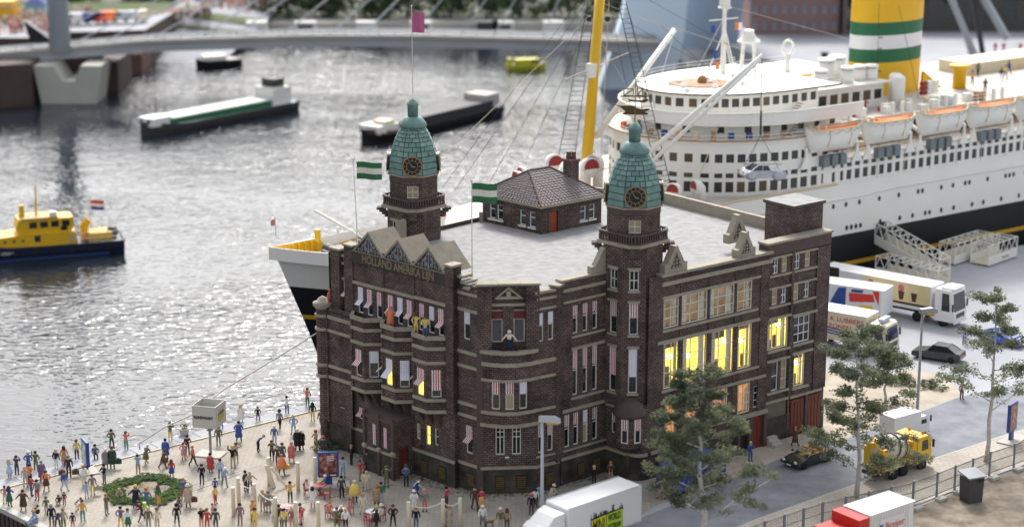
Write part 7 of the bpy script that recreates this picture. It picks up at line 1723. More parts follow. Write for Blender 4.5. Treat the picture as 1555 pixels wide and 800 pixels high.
P(52, 787, 'person in olive crouching with a black bag near the quay corner', 'bend', 60, 'olive', 'dgrey', 'black', None, ('bag:black',), .8)
P(57, 793, 'person in pale blue denim sitting on the lower left quay edge', 'floor', -60, 'lblue', 'lblue', 'blond', None, (), 1.1)
P(71, 781, 'small person in olive behind the figure in a helmet, lower left', 'stand', 0, 'olive', 'beige', 'dbrown', None, (), .85)
P(79, 799, 'person in navy with a pale helmet at the lower left', 'stand', 200, 'navy', 'dgrey', 'grey', 'helmet:cream', (), 1.05)
P(90, 764, 'child in dark brown sitting on the paving of the left quay', 'floor', 0, 'brown', 'tan', 'brown', None, (), .8)
P(98, 766, 'child in maroon standing beside the sitting child', 'stand', 0, 'maroon', 'maroon', 'brown', None, (), .62)
P(116, 775, 'child in grey top and white trousers bending over, left plaza', 'bend', 80, 'grey', 'white', 'brown', None, (), .75)
P(126, 792, 'person in amber top and green trousers near the bottom left', 'stand', 170, 'amber', 'teal', 'brown', None, (), 1.05)
P(111, 802, 'child in navy shirt cut by the bottom edge, lower left', 'stand', 0, 'navy', 'red', 'dbrown', None, (), .75)
P(88, 803, 'person in bright blue cut by the bottom edge, lower left', 'bend', 20, 'blue', 'dgrey', 'brown')
P(97, 804, 'person in beige jacket cut by the bottom edge, lower left', 'stand', 190, 'beige', 'olive', 'grey')
P(117, 697, 'person in yellow partly behind the left advert board', 'stand', 30, 'yellow', 'brown', 'brown')
# centre left plaza
P(145, 697, 'person in dark purple sitting on the quay kerb right of the left board', 'sit', 20, 'purple', 'dgrey', 'black', None, (), 1.0, .0)
P(170, 681, 'person in olive green at the far quay edge behind two coats', 'hips', 170, 'olive', 'dgreen', 'black')
P(192, 684, 'person in coral shirt and teal trousers on the quay edge', 'photo', 165, 'coral', 'teal', 'brown')
P(171, 711, 'person in a long dark green coat with a shoulder bag', 'stand', 10, 'dgreen', 'denim', 'brown', None, ('coat:dgreen', 'bag:dgreen'), 1.1)
P(161, 711, 'person with white hair in a long grey coat beside the green coat', 'stand', 200, 'grey', 'grey', 'white', None, ('coat:grey',))
P(159, 735, 'person in black jacket and grey trousers above the hedge ring', 'hold', -40, 'black', 'grey', 'black')
P(210, 720, 'person in blue shirt and tan trousers behind the hedge ring', 'photo', 180, 'lblue', 'tan', 'black')
P(222, 705, 'person in olive dress bowing beside the mooring rope end', 'lean', 150, 'olive', 'skin', 'white', None, ('skirt:olive',))
P(141, 751, 'person in grey top and mustard trousers with a bag, left of the hedge', 'stand', 20, 'grey', 'yellow', 'brown', None, ('bag:beige',))
P(132, 756, 'child in grey blue beside the mustard trousers', 'stand', 10, 'lblue', 'lblue', 'brown', None, (), .8)
P(162, 781, 'person in olive and grey with a cane, front left of the hedge', 'hold', 60, 'olive', 'grey', 'ginger')
P(181, 756, 'person in beige sitting on the front of the hedge ring', 'floor', 20, 'beige', 'tan', 'blond', None, (), .9)
P(207, 770, 'person in navy coat and yellow helmet with arms spread before the hedge', 'out', 0, 'navy', 'denim', 'brown', 'helmet:yellow', ('coat:navy',), 1.05)
P(223, 772, 'person in denim with an orange cap before the hedge', 'out', -10, 'denim', 'denim', 'brown', 'helmet:orange')
P(184, 801, 'person in purple top and yellow trousers at the bottom edge', 'hips', 0, 'purple', 'yellow', 'black')
P(195, 804, 'person in white top and green skirt at the bottom edge', 'stand', 0, 'white', 'green', 'brown', None, ('skirt:green',))
P(216, 790, 'person in dark clothes bending under a lime green backpack', 'lean', -60, 'maroon', 'dbrown', 'brown', None, ('pack:lime',))
P(226, 802, 'person with fair hair in grey olive at the bottom, right of the lime backpack', 'stand', 0, 'olive', 'grey', 'blond')
P(239, 803, 'person in pale beige cut by the bottom edge, below the hedge', 'stand', 30, 'cream', 'beige', 'brown')
P(259, 670, 'person in olive top and yellow trousers on the quay edge', 'photo', 170, 'olive', 'yellow', 'brown')
P(252, 697, 'person in a bright blue coat behind the hedge ring', 'stand', 170, 'blue', 'navy', 'navy', None, ('coat:blue',), 1.05)
P(247, 711, 'person in olive brown coat bowed under brown bags', 'lean', 70, 'olive', 'brown', 'brown', None, ('bag:brown',))
P(285, 690, 'person in dark brown near the plant pot', 'hold', 20, 'dbrown', 'dgrey', 'black')
P(279, 697, 'girl in a pink dress beside the dark brown figure', 'wave', 10, 'pink', 'skin', 'brown', None, ('skirt:pink',), .85)
P(293, 707, 'person in orange jacket and black trousers striding right', 'walk', 75, 'orange', 'black', 'ginger')
P(261, 725, 'girl in a red vest and blue skirt right of the hedge', 'stand', 0, 'red', 'skin', 'brown', None, ('skirt:blue', 'longhair'), .9)
P(320, 718, 'person in a red coat and grey trousers below the sign box', 'stand', 160, 'red', 'grey', 'black', None, ('coat:red',))
P(307, 735, 'person all in black with folded arms left of the rope posts', 'hold', 0, 'black', 'navy', 'black')
P(336, 652, 'person in red top and blue jeans behind the sign box', 'stand', 170, 'red', 'denim', 'brown')
P(332, 676, 'person in green vest and blue jeans right of the sign post', 'stand', 10, 'olive', 'denim', 'brown', None, ('pack:green',))
P(279, 757, 'person in denim jacket and red trousers right of the hedge', 'hold', 20, 'denim', 'red', 'ginger')
P(286, 769, 'person in a beige coat and hat with a brown bag', 'stand', 10, 'beige', 'olive', 'grey', 'hat:cream', ('coat:beige', 'bag:brown'), 1.05)
P(272, 766, 'child in purple sitting left of the beige coat', 'floor', 20, 'purple', 'navy', 'black', None, (), .7)
P(241, 768, 'person in green jacket and yellow trousers at the right of the hedge', 'stand', 60, 'green', 'amber', 'brown', None, ('longhair',))
P(269, 797, 'person in a black suit and cap walking near the bottom', 'walk', 20, 'black', 'black', 'black', 'helmet:black')
P(306, 802, 'person with blond hair in black top and bare legs at the bottom', 'photo', 40, 'black', 'skin', 'blond')
P(323, 788, 'child in pink running right near the bottom', 'walk', 80, 'pink', 'skin', 'brown', None, (), .75)
P(327, 765, 'person in yellow top and red trousers beside the left rope post', 'stand', 60, 'yellow', 'red', 'black', None, (), .9)
P(327, 747, 'child in blue behind the left rope post', 'stand', 0, 'blue', 'navy', 'black', None, (), .7)
P(335, 727, 'person in light blue shirt with back turned, left of the rope', 'stand', 180, 'sky', 'denim', 'black')
P(341, 738, 'person with white hair and stick in a light blue shirt', 'lean', 30, 'lblue', 'grey', 'white')
P(315, 804, 'person in red cut by the bottom edge below the rope', 'stand', 0, 'red', 'red', 'brown')
P(328, 804, 'person in dark grey cut by the bottom edge below the rope', 'stand', 0, 'dgrey', 'dgrey', 'black')
P(354, 711, 'person in black vest and beige trousers, stout, mid plaza', 'wave', 170, 'black', 'beige', 'blond', None, (), 1.15)
P(359, 702, 'person in beige with a hand up behind the black vest', 'wave', 0, 'beige', 'tan', 'brown')
P(366, 642, 'person in a long white coat on the quay edge', 'stand', 190, 'white', 'white', 'blond', None, ('coat:white', 'longhair'))
P(392, 640, 'child in black with hands on hips on the quay edge', 'hips', 170, 'black', 'dgrey', 'brown', None, (), .8)
P(363, 670, 'person in a royal blue coat facing the water', 'hips', 180, 'blue', 'navy', 'dbrown', None, ('coat:blue',), 1.05)
P(392, 685, 'person in blue shirt and black trousers bending forward', 'bend', 80, 'blue', 'black', 'grey')
P(425, 651, 'person in grey jacket and black trousers stepping up the kerb', 'walk', 160, 'grey', 'black', 'black', 'hat:dgrey')
P(436, 629, 'person in white shirt and blue jeans taking a photo at the quay edge', 'photo', 170, 'white', 'denim', 'black')
P(467, 618, 'person in coral jacket and green trousers pointing over the water', 'wave', 160, 'coral', 'green', 'brown', None, (), 1.05)
P(489, 612, 'person in beige with both arms up at the quay edge beside the hotel', 'photo', 180, 'cream', 'beige', 'blond')
P(417, 675, 'person with white hair in grey blue overalls mid plaza', 'stand', 175, 'denim', 'lblue', 'white')
P(446, 659, 'person in light blue overalls with hands on hips', 'hips', 0, 'lblue', 'lblue', 'blond')
P(452, 683, 'person in a long black coat and white hat', 'stand', 0, 'black', 'black', 'white', None, ('coat:black',), 1.1)
P(458, 682, 'person in a black coat close behind the white hat', 'stand', 20, 'black', 'black', 'white', None, ('coat:black',))
P(475, 639, 'person in dark green jacket and yellow trousers near the hotel', 'stand', 180, 'dgreen', 'yellow', 'black', None, ('longhair',))
P(488, 650, 'person in a dark grey suit walking by the hotel corner', 'walk', -20, 'dgrey', 'black', 'black')
P(501, 648, 'person in yellow overalls at the left hotel corner', 'hips', 0, 'yellow', 'yellow', 'brown')
P(480, 683, 'person in a tan suit and red cap beside the shrub', 'hold', -40, 'tan', 'tan', 'brown', 'helmet:red')
P(413, 698, 'person in olive vest and black trousers mid plaza', 'photo', 10, 'olive', 'black', 'brown')
P(422, 706, 'person in brown with grey hair left of the orange cape', 'stand', 170, 'brown', 'dgrey', 'grey')
P(429, 702, 'person in a green dress behind the orange cape', 'stand', 190, 'green', 'purple', 'brown', None, ('skirt:purple',))
P(443, 701, 'person in a long orange red dress walking', 'walk', 20, 'coral', 'skin', 'ginger', None, ('coat:coral',))
P(491, 692, 'person with an orange helmet behind the advert board', 'stand', 0, 'dgrey', 'dgrey', 'brown', 'helmet:coral')
P(428, 720, 'person in an orange cape with an orange bag', 'walk', 30, 'orange', 'dgreen', 'ginger', None, ('cape:orange', 'bag:amber'))
P(380, 747, 'person in beige shirt with arms out beside the leaning board', 'out', 30, 'beige', 'dgrey', 'blond')
P(373, 745, 'person in a dark suit leaning at the left rope corner', 'stand', 60, 'dgrey', 'dgrey', 'dbrown')
P(441, 762, 'person in yellow shirt and dark trousers holding up a bottle', 'wave', 0, 'amber', 'dgreen', 'black')
P(399, 775, 'person in beige with a tan bag behind the rope', 'stand', 20, 'beige', 'beige', 'blond', None, ('bag:tan',))
P(408, 777, 'person in a grey suit behind the rope', 'stand', 0, 'grey', 'grey', 'olive')
P(416, 783, 'person in white with a waiter tray behind the rope', 'hold', 60, 'white', 'white', 'blond')
P(365, 796, 'slim person in mauve before the left rope', 'stand', 0, 'mauve', 'mauve', 'black')
P(384, 791, 'person in orange and crimson before the rope', 'hold', 40, 'amber', 'crimson', 'ginger')
P(387, 803, 'person in yellow at the bottom before the rope', 'stand', 0, 'yellow', 'yellow', 'black')
P(424, 798, 'person in a dark suit at the bottom behind a front rope post', 'stand', 0, 'dgrey', 'dgrey', 'black')
P(466, 751, 'person in white with orange hair seated left of the red table', 'sit', 80, 'white', 'tan', 'ginger', None, (), 1.0)
P(475, 770, 'person in a short white dress with bare legs by the red table', 'stand', 180, 'white', 'skin', 'black', None, ('skirt:white', 'longhair'))
P(444, 802, 'person in faded pink at the bottom beside the pink table', 'stand', 0, 'mauve', 'pink', 'blond')
P(456, 796, 'person in a bright red top by the pink table', 'hold', 90, 'red', 'pink', 'brown')
P(432, 804, 'person in yellow cut by the bottom edge left of the pink table', 'stand', 0, 'yellow', 'olive', 'black')
# before the hotel front
P(521, 724, 'person in light blue overalls beside the advert board', 'out', -30, 'sky', 'lblue', 'dbrown')
P(534, 705, 'person in a black suit near the left hotel plinth', 'hold', -60, 'black', 'black', 'ginger')
P(519, 755, 'person in a dark jacket with a brown bag below the advert board', 'stand', 20, 'dgrey', 'black', 'black', None, ('bag:tan',), 1.05)
P(539, 762, 'person in a bright yellow cape over black', 'stand', 10, 'yellow', 'black', 'cream', None, ('cape:yellow',), 1.05)
P(551, 783, 'person in a cream suit with orange hair on the plaza', 'walk', 20, 'cream', 'cream', 'ginger', None, (), 1.05)
P(572, 767, 'person in a long brown coat with orange hair', 'stand', 10, 'tan', 'brown', 'ginger', None, ('coat:tan', 'longhair'))
P(579, 763, 'person in a green jacket and light blue trousers beside the brown coat', 'stand', 190, 'green', 'sky', 'dbrown', None, ('pack:green',))
P(557, 746, 'person in cream trousers and shirt by the porch', 'stand', 200, 'cream', 'cream', 'blond')
P(553, 740, 'child in yellow skirt by the porch', 'stand', 20, 'cream', 'skin', 'black', None, ('skirt:yellow',), .8)
P(547, 729, 'person in a red shirt crowded by the porch', 'hold', 60, 'red', 'tan', 'brown')
P(557, 714, 'person in dark grey behind the crowd at the porch', 'stand', 0, 'dgrey', 'dgrey', 'black')
P(587, 739, 'person in dark olive uniform standing at the porch', 'wave', 0, 'olive', 'olive', 'olive', None, (), 1.05)
P(494, 744, 'person with white hair in green seated right of the red table', 'sit', -80, 'green', 'grey', 'white')
P(501, 785, 'person in orange seated on a red chair', 'sit', 70, 'orange', 'cream', 'ginger')
P(519, 791, 'person in maroon with white hair seated at the white table', 'sit', -60, 'maroon', 'maroon', 'white')
P(512, 802, 'person in olive green at the bottom before the white table', 'hips', 180, 'olive', 'olive', 'brown')
P(525, 804, 'person in white and black cut by the bottom edge by the white table', 'stand', 180, 'white', 'black', 'blond')
P(572, 799, 'person in a black dress with blond hair at the bottom', 'hold', -60, 'black', 'black', 'blond', None, ('skirt:black',))
P(580, 790, 'person in cream with a cream hat seated', 'sit', -60, 'cream', 'cream', 'brown', 'hat:cream')
P(597, 798, 'person in a black suit with hands on hips at the bottom', 'hips', 0, 'black', 'black', 'brown')
P(617, 738, 'person in blue grey police uniform by the porch side', 'hold', 0, 'denim', 'navy', 'grey', 'helmet:dgrey', (), 1.05)
P(632, 751, 'person in white top and blue skirt leaning over beside the hotel', 'bend', 60, 'white', 'blue', 'dbrown', None, ('skirt:blue',))
P(641, 753, 'person in light blue crouching beside the hotel', 'bend', -60, 'sky', 'lblue', 'brown', None, (), .8)
P(645, 776, 'person in orange work trousers and orange helmet', 'stand', 10, 'grey', 'coral', 'orange', 'helmet:orange', (), 1.05)
P(629, 776, 'cook in white with a white hat', 'hold', 0, 'white', 'white', 'brown', 'helmet:white')
P(632, 802, 'person in denim and black at the bottom below the cook', 'stand', 180, 'black', 'denim', 'ginger')
P(678, 770, 'person in a red shirt behind the right rope', 'hold', 60, 'red', 'dgrey', 'black')
P(682, 800, 'person in a beige grey coat before the right rope', 'walk', 40, 'grey', 'beige', 'ginger', None, ('coat:beige',))
P(721, 774, 'big person in brown coat walking before the hotel corner', 'walk', 20, 'brown', 'dgrey', 'dbrown', None, (), 1.18)
P(731, 774, 'person in red and yellow dress beside the brown coat', 'walk', 20, 'red', 'amber', 'brown', None, ('skirt:amber',), 1.05)
P(733, 799, 'person in white shirt and blue jeans with a dog', 'walk', 10, 'white', 'denim', 'white', None)
P(760, 804, 'person in green and brown at the bottom right of the dog', 'stand', 180, 'olive', 'beige', 'ginger', 'helmet:cream')
P(770, 804, 'person in brown cut by the bottom edge beside the green one', 'stand', 180, 'tan', 'brown', 'brown', None, ('longhair',))
P(819, 768, 'person in denim jacket at the light grey lamp post', 'hips', 180, 'lblue', 'denim', 'brown', None, (), 1.05)
P(813, 770, 'child in white and green beside the light grey lamp post', 'stand', 180, 'white', 'olive', 'black', None, (), .9)
P(836, 765, 'person in a cream hat behind the white lorry', 'lean', 60, 'cream', 'cream', 'black', 'helmet:cream')
P(807, 781, 'person in dark clothes with an orange cap behind the lorry cab', 'stand', 0, 'navy', 'dgrey', 'brown', 'helmet:coral')
P(902, 737, 'person all in black in the shade of the tower', 'stand', 0, 'black', 'black', 'blond')
P(927, 731, 'person in a tan brown coat by the tower foot', 'hold', 0, 'brown', 'tan', 'ginger')
P(1003, 757, 'person in a brown dress right of the white lorry', 'walk', 60, 'brown', 'skin', 'brown', None, ('skirt:tan',))
P(1014, 748, 'person in blue trousers beside the brown dress', 'stand', 40, 'beige', 'blue', 'brown')
P(1139, 700, 'person in blue overalls beside the red hotel door', 'hold', 20, 'blue', 'blue', 'blond')
P(1189, 665, 'person in dark grey with a suitcase at the hotel steps', 'stand', 30, 'dgrey', 'dgrey', 'grey', None, ('bag:dgrey',))
P(1207, 677, 'person in a brown coat walking toward the hotel steps', 'walk', 60, 'brown', 'brown', 'ginger', None, ('coat:brown',))
P(1464, 523, 'person in a light blue shirt by the blue car', 'stand', 0, 'sky', 'denim', 'brown')
P(1460, 606, 'person in tan at the far side of the road by the tall birch', 'stand', 20, 'tan', 'brown', 'brown')
# on the hotel balconies
def on(f, s, n, z): q = f.p(s, n, z); return q
P(0, 0, 'person in orange on the left corner balcony of the hotel', 'stand', 60, 'coral', 'red', 'ginger', None, (), 1.0, at=on(fl, -.75, .0, 11.35), grp='people on the hotel balconies')
P(0, 0, 'person in an orange dress on the middle oriel balcony', 'hips', 10, 'orange', 'skin', 'ginger', None, ('coat:orange',), 1.05, at=on(fl, 7.0, .6, 11.45), grp='people on the hotel balconies')
P(0, 0, 'person in yellow with raised arm on the right oriel balcony', 'wave', -20, 'yellow', 'yellow', 'brown', None, (), 1.05, at=on(fl, 9.75, .5, 11.45), grp='people on the hotel balconies')
P(0, 0, 'person in yellow shirt and blue trousers on the right oriel balcony', 'hold', 0, 'yellow', 'denim', 'brown', None, (), 1.1, at=on(fl, 10.9, .65, 11.45), grp='people on the hotel balconies')
P(0, 0, 'person in cream shirt and navy apron on the bow front balcony', 'out', 0, 'cream', 'navy', 'white', None, ('skirt:navy',), 1.1, at=on(fd, 2.05, .35, 11.08), grp='people on the hotel balconies')
# passengers on the liner
deckp = [(91, 3, 'amber', 'black', 'in an amber jacket nearest the yellow vent'), (96.5, -1, 'olive', 'navy', 'in olive standing by the far rail'), (97.5, 2.5, 'yellow', 'denim', 'in yellow beside the far rail'), (95.6, 3.5, 'dgreen', 'white', 'in dark green and white near the rail'), (101, 0, 'blue', 'navy', 'in bright blue mid deck'), (102.5, 3, 'yellow', 'yellow', 'all in yellow'), (104, 3.4, 'green', 'olive', 'in green beside the yellow one'), (106, 1.5, 'sky', 'denim', 'in light blue at the right edge'), (87.6, 8.0, 'dgrey', 'black', 'in dark grey left of the yellow vent'), (66.5, 9.4, 'red', 'dgrey', 'in red beside the deck house windows'), (64.8, 9.5, 'beige', 'grey', 'in beige beside the deck house windows')]
for s, t_, a, b, words_ in deckp: P(0, 0, 'passenger on the liner deck ' + words_, random.choice(('stand', 'hold', 'walk')), random.uniform(-60, 60), a, b, 'brown', at=SP(s, t_, 15.32), grp='passengers on the liner')
# dog on a lead
dg = thing('dog', 'small brown dog beside the person in white shirt and jeans', 'dog', G(743, 799), R(200)); d = MB(); DOGM = mat('dog_fur', (.22, .13, .07), .9, .3, 6)
d.path([(-.32, 0, .36), (-.15, 0, .38), (.1, 0, .37), (.28, 0, .42), (.38, 0, .55), (.46, 0, .6), (.6, 0, .56)], [.09, .12, .12, .12, .08, .09, .04], 8)
for x in (-.26, .24):
    for y in (-.07, .07): d.path([(x, y, .34), (x + (.05 if x < 0 else 0), y, .2), (x - (.03 if x < 0 else 0), y, .1), (x + .03, y, .02)], [.06, .04, .03, .035], 6)
d.path([(-.34, 0, .4), (-.48, 0, .55)], [.035, .015], 5)
for y in (-.06, .06): d.path([(.42, y, .66), (.4, y * 1.3, .75)], [.04, .01], 4)
d.build('body', DOGM, dg, True)
# ------------------------------------------------------------------ river craft
def craft(name, label, cat, loc, rz, L, B_, D, sheer=.6, hullmat=BLACK, deckmat=DECK, stern=.85, bowlen=.25):
    t = thing(name, label, cat, loc, rz); rows = []
    for z, wf in ((-.3, .82), (D * .5, .97), (D, 1.0)):
        ring = []; n_ = 16
        for k in range(n_ + 1):
            x = -L / 2 + L * k / n_; f = 1.0; e = (x - (L / 2 - L * bowlen)) / (L * bowlen)
            if e > 0: f = max(.02, 1 - e ** 2.2)
            q = (-L / 2 + L * .08 - x) / (L * .08)
            if q > 0: f = min(f, 1 - (1 - stern) * q)
            zz = z + (sheer * max(0, e) ** 2 * (z / D if z > 0 else 0)); ring.append((x, B_ / 2 * wf * f, zz))
        rows.append(ring + [(x, -y, z_) for x, y, z_ in ring[::-1]])
    m = MB(); m.loft(rows, caps=False); m.quad(rows[-1], 1); m.build('hull', [hullmat, deckmat], t)
    m = MB(); m.path(rows[-1] + [rows[-1][0]], .12, 5); m.build('gunwale', hullmat, t); return t
def river(u, v): return G(u, v, WZ)
HATCHG = mat('pale_green_hatch', (.50, .56, .48), .6, .1, .1); DKHATCH = mat('dark_hatch', (.03, .032, .035), .6, .3, .2)
a, b = river(214, 208), river(440, 164); L_ = (b - a).length; c = (a + b) / 2; rz = heading(b, a)
b1 = craft('cargo_barge', 'long green and white cargo barge in mid river with wheelhouse', 'barge', c, rz, L_, 6.0, 1.5, 1.0, DGREY, LGREYM)
MB().box((1.0, 0, 2.0), (L_ * .66, 4.9, 1.0)).build('hatch_coaming', GREENP, b1); MB().box((1.0, 0, 2.6), (L_ * .65, 4.7, .25)).build('hatch_cover', HATCHG, b1)
MB().box((-L_ * .385, 0, 3.0), (4.4, 4.6, 3.0)).build('wheelhouse', SHIPW, b1); MB().box((-L_ * .385, 0, 5.2), (2.6, 3.0, 1.5)).build('wheelhouse_top', mat('dark_wheelhouse', (.05, .045, .04), .5, .2), b1)
MB().box((L_ * .41, 0, 2.3), (4.2, 3.6, 1.4)).build('fore_cabin', SHIPW, b1); MB().tube((L_ * .4, 0, 2.5), (L_ * .4, 0, 6.0), .09, n=5).build('mast', DGREY, b1)
for y in (-.9, .9): MB().box((L_ * .41 + 2.12, y, 2.5), (.06, .7, .6)).build('cabin_window', GLASS_D, b1)
a, b = river(549, 220), river(748, 172); L_ = (b - a).length; c = (a + b) / 2; rz = heading(a, b)
b2 = craft('cargo_barge', 'long black cargo barge with a white bow cabin behind the left clock tower', 'barge', c, rz + math.pi, L_, 6.2, 1.6, .9, BLACK, DGREY)
MB().box((-2.0, 0, 2.2), (L_ * .7, 5.2, 1.6)).build('hatch_coaming', DKHATCH, b2); MB().box((L_ * .37, 0, 2.2), (5.5, 4.4, 1.3)).build('fore_cabin', SHIPW, b2); MB().box((L_ * .36, .6, 3.1), (2.6, 2.6, .7)).build('cabin_roof', CREAM, b2); MB().box((L_ * .33, -1, 2.9), (1.0, 1.0, 1.0)).build('red_locker', REDP, b2); MB().box((-L_ * .41, 0, 3.0), (4.0, 4.8, 2.2)).build('aft_house', mat('stained_white', (.45, .42, .38), .6, .2), b2); MB().path([(L_ * .5 - .4, 0, 1.9), (L_ * .42, 2.5, 1.6), (L_ * .3, 3.1, 1.6)], .16, 5).build('rubbing_strake', TERRA, b2)
a, b = river(298, 105), river(364, 100); L_ = (b - a).length; b3 = craft('small_barge', 'small dark barge passing under the bridge', 'barge', (a + b) / 2, heading(b, a), L_, 4.0, 1.6, .5, BLACK, DECK); MB().box((L_ * .1, 0, 2.1), (L_ * .5, 3, 1.0)).build('cabin', SHIPW, b3); MB().tube((-L_ * .42, 0, 1), (-L_ * .42, 0, 6), .12, n=5).build('mast', DGREY, b3)
a, b = river(770, 106), river(829, 104); L_ = (b - a).length; b4 = craft('water_taxi', 'yellow water taxi near the bridge', 'boat', (a + b) / 2, heading(a, b), L_, 3.2, 1.0, .4, mat('lime_yellow_paint', (.50, .48, .02), .5, .1), DGREY); MB().box((0, 0, 1.5), (L_ * .6, 2.4, 1.2)).build('cabin', MATS['lime_yellow_paint'], b4); MB().box((L_ * .2, 0, 1.7), (L_ * .22, 2.45, .6)).build('cabin_window', GLASS_D, b4); MB().box((-L_ * .44, 0, 1.5), (.8, 1.5, 1.6)).build('stern_post', MATS['lime_yellow_paint'], b4)
# yellow port patrol boat
a, b = river(-62, 398), river(186, 378); L_ = (b - a).length; NAVYH = mat('navy_hull', (.012, .018, .05), .45, .2)
pb = craft('patrol_boat', 'yellow and navy harbour patrol boat cut by the left edge', 'boat', (a + b) / 2, heading(b, a), L_, 5.0, 1.7, 1.1, NAVYH, DGREY, .9, .4)
m = MB(); X0, X1 = -L_ * .22, L_ * .42; pr_ = [(X0, 1.6), (X1, 1.9), (X1 - 1.5, 3.0), (2.0, 3.3), (X0 + .4, 3.3)]; m.loft([[(x, -2.0, z) for x, z in pr_], [(x, 2.0, z) for x, z in pr_]]); pbh = m.build('deck_house', YELLOW, pb)
m = MB(); X0b = -L_ * .19; pr_ = [(X0b + .3, 3.3), (2.6, 3.3), (3.2, 4.0), (2.8, 5.1), (X0b - .1, 5.1), (X0b - .2, 4.0)]; m.loft([[(x, -1.7, z) for x, z in pr_], [(x, 1.7, z) for x, z in pr_]]); wh = m.build('wheelhouse', YELLOW, pb)
for s in (-1, 1):
    for k in range(4): x = X0b + .4 + 1.35 * k; MB().box((x + .45, s * 1.72, 4.4), (.95, .05, .75)).build('wheelhouse_window', GLASS_D, wh)
    for k in range(4): MB().ball((2.4 + 1.1 * k, s * 2.0, 2.55), .2, 8, 5, sy=.3).build('porthole', TERRA, pbh)
    MB().box((.6, s * 2.02, 2.7), (.7, .05, .8)).build('blue_badge', NAVYH, pbh)
    MB().box((X0b + 1.1, s * 1.73, 3.75), (.8, .05, .5)).build('lower_window', GLASS_D, wh)
MB().box((.2, 0, 5.2), (4.6, 3.7, .22)).build('wheelhouse_roof', mat('tan_deck_trim', (.45, .30, .10), .6, .2), wh); MB().tube((.4, 0, 5.2), (.3, 0, 9.3), .16, .08, 6).build('mast', YELLOW, wh); MB().box((2.2, .2, 6.0), (.6, .5, 1.5)).build('searchlight', YELLOW, wh); MB().tube((-.4, 0, 6.6), (1.2, 0, 6.6), .08, n=5).build('radar_bar', DGREY, wh)
m = MB(); m.path([(-L_ * .27, 0, 1.7), (-L_ * .27, 0, 3.6), (-L_ * .30, 0, 4.2)], .55, 8); m.build('deck_crane', YELLOW, pb); MB().box((-L_ * .36, 0, 2.2), (3.0, 2.8, 1.0)).build('aft_locker', YELLOW, pb); rl = MB()
for k in range(8):
    for s in (-1, 1): MB().tube((4.5 + k * .9, s * (1.9 - .1 * k), 1.8), (4.5 + k * .9, s * (1.9 - .1 * k), 3.0), .05, n=4).build('rail_post', LGREYM, pb)
for k in range(7):
    for s in (-1, 1): q = MB().lathe([(.25, -.1), (.42, -.1), (.42, .1), (.25, .1)], 10).build('tyre_fender', RUBBER, pb); q.rotation_euler.x = R(90); q.location = (-L_ * .4 + k * 2.3, s * 2.55, 1.1)
for x, z in ((-.9, 6.4), (1.3, 6.9), (1.9, 6.2)): MB().tube((x, .4, 5.2), (x, .4, z), .05, n=4).build('aerial', WHITE, pb)
MB().box((-1.6, 1.0, 5.6), (.9, .6, .5)).build('raft_canister', WHITE, pb); MB().box((-3.0, -1.4, 2.6), (1.0, .5, .8)).build('orange_locker', ORANGE, pb); MB().ball((-L_ * .44, 0, 2.4), .8, 8, 6).build('rope_coil', DGREY, pb)
for k in range(9): x = -L_ * .5 + .4 + k * .8; rl.tube((x, -2.1, 1.7), (x, -2.1, 3.0), .05, n=4); rl.tube((x, 2.1, 1.7), (x, 2.1, 3.0), .05, n=4)
for s in (-1, 1):
    for z in (2.3, 3.0): rl.tube((-L_ * .5 + .4, s * 2.1, z), (-L_ * .5 + 7, s * 2.1, z), .05, n=4)
rl.build('stern_rail', LGREYM, pb); lettering('of Rotterdam', .75, (4.6, 2.36, 1.2), (-1, 0, 0), (0, 0, 1), WHITE, pb, .02); lettering('of Rotterdam', .75, (4.6, -2.36, 1.2), (1, 0, 0), (0, 0, 1), WHITE, pb, .02)
for s in (-1, 1): MB().box((0, s * 2.44, .25), (L_ * .8, .04, .4)).build('blue_stripe', mat('dull_blue_stripe', (.015, .04, .12), .5, .1), pb)
q = river(141, 372) ; flag('flag', 'red white and blue flag on the stern of the patrol boat', (q.x, q.y, WZ + 1.7), 4.4, .06, 1.7, 1.3, 3, [FRED, WHITE, FBL], (-.3, 0))
# ------------------------------------------------------------------ cable-stayed bridge
br = thing('cable_stayed_bridge', 'long grey cable-stayed road bridge across the river', 'bridge', (-60, 360, 0), world=True)
def dk(u):    # deck line: centre point for photo column u
    pts = [(-300, 120), (0, 98), (230, 79), (460, 72), (640, 72), (900, 79), (1100, 84)]
    for (a, va), (b_, vb) in zip(pts, pts[1:]):
        if a <= u <= b_: return va + (vb - va) * (u - a) / (b_ - a)
P0 = [GY(u, dk(u), 358 + 8 * math.sin(max(0, min(1, (u + 100) / 1100)) * math.pi)) for u in range(-250, 1001, 25)]
W_ = Vector((0, 11, 0))
for nm, z0, z1, y0, y1, m_ in (('deck_girder', 0, 1.7, 0, 11, CONCG), ('deck_edge', 1.7, 2.3, -.5, .4, CONC), ('roadway', 1.7, 1.95, .4, 11, mat('bridge_asphalt', (.16, .165, .175), .9, .15, .2))):
    mb = MB()
    mb.loft([[p + Vector((0, y0, z0)), p + Vector((0, y1, z0)), p + Vector((0, y1, z1)), p + Vector((0, y0, z1))] for p in P0]); mb.build(nm, m_, br)
mb = MB()
for p, q in zip(P0, P0[1:]): 
    mb.tube(p + Vector((0, 0, 3.2)), q + Vector((0, 0, 3.2)), .12, n=4)
    mb.tube(p + Vector((0, 0, 2.2)), p + Vector((0, 0, 3.2)), .1, n=4)
mb.build('parapet_rail', LGREYM, br)
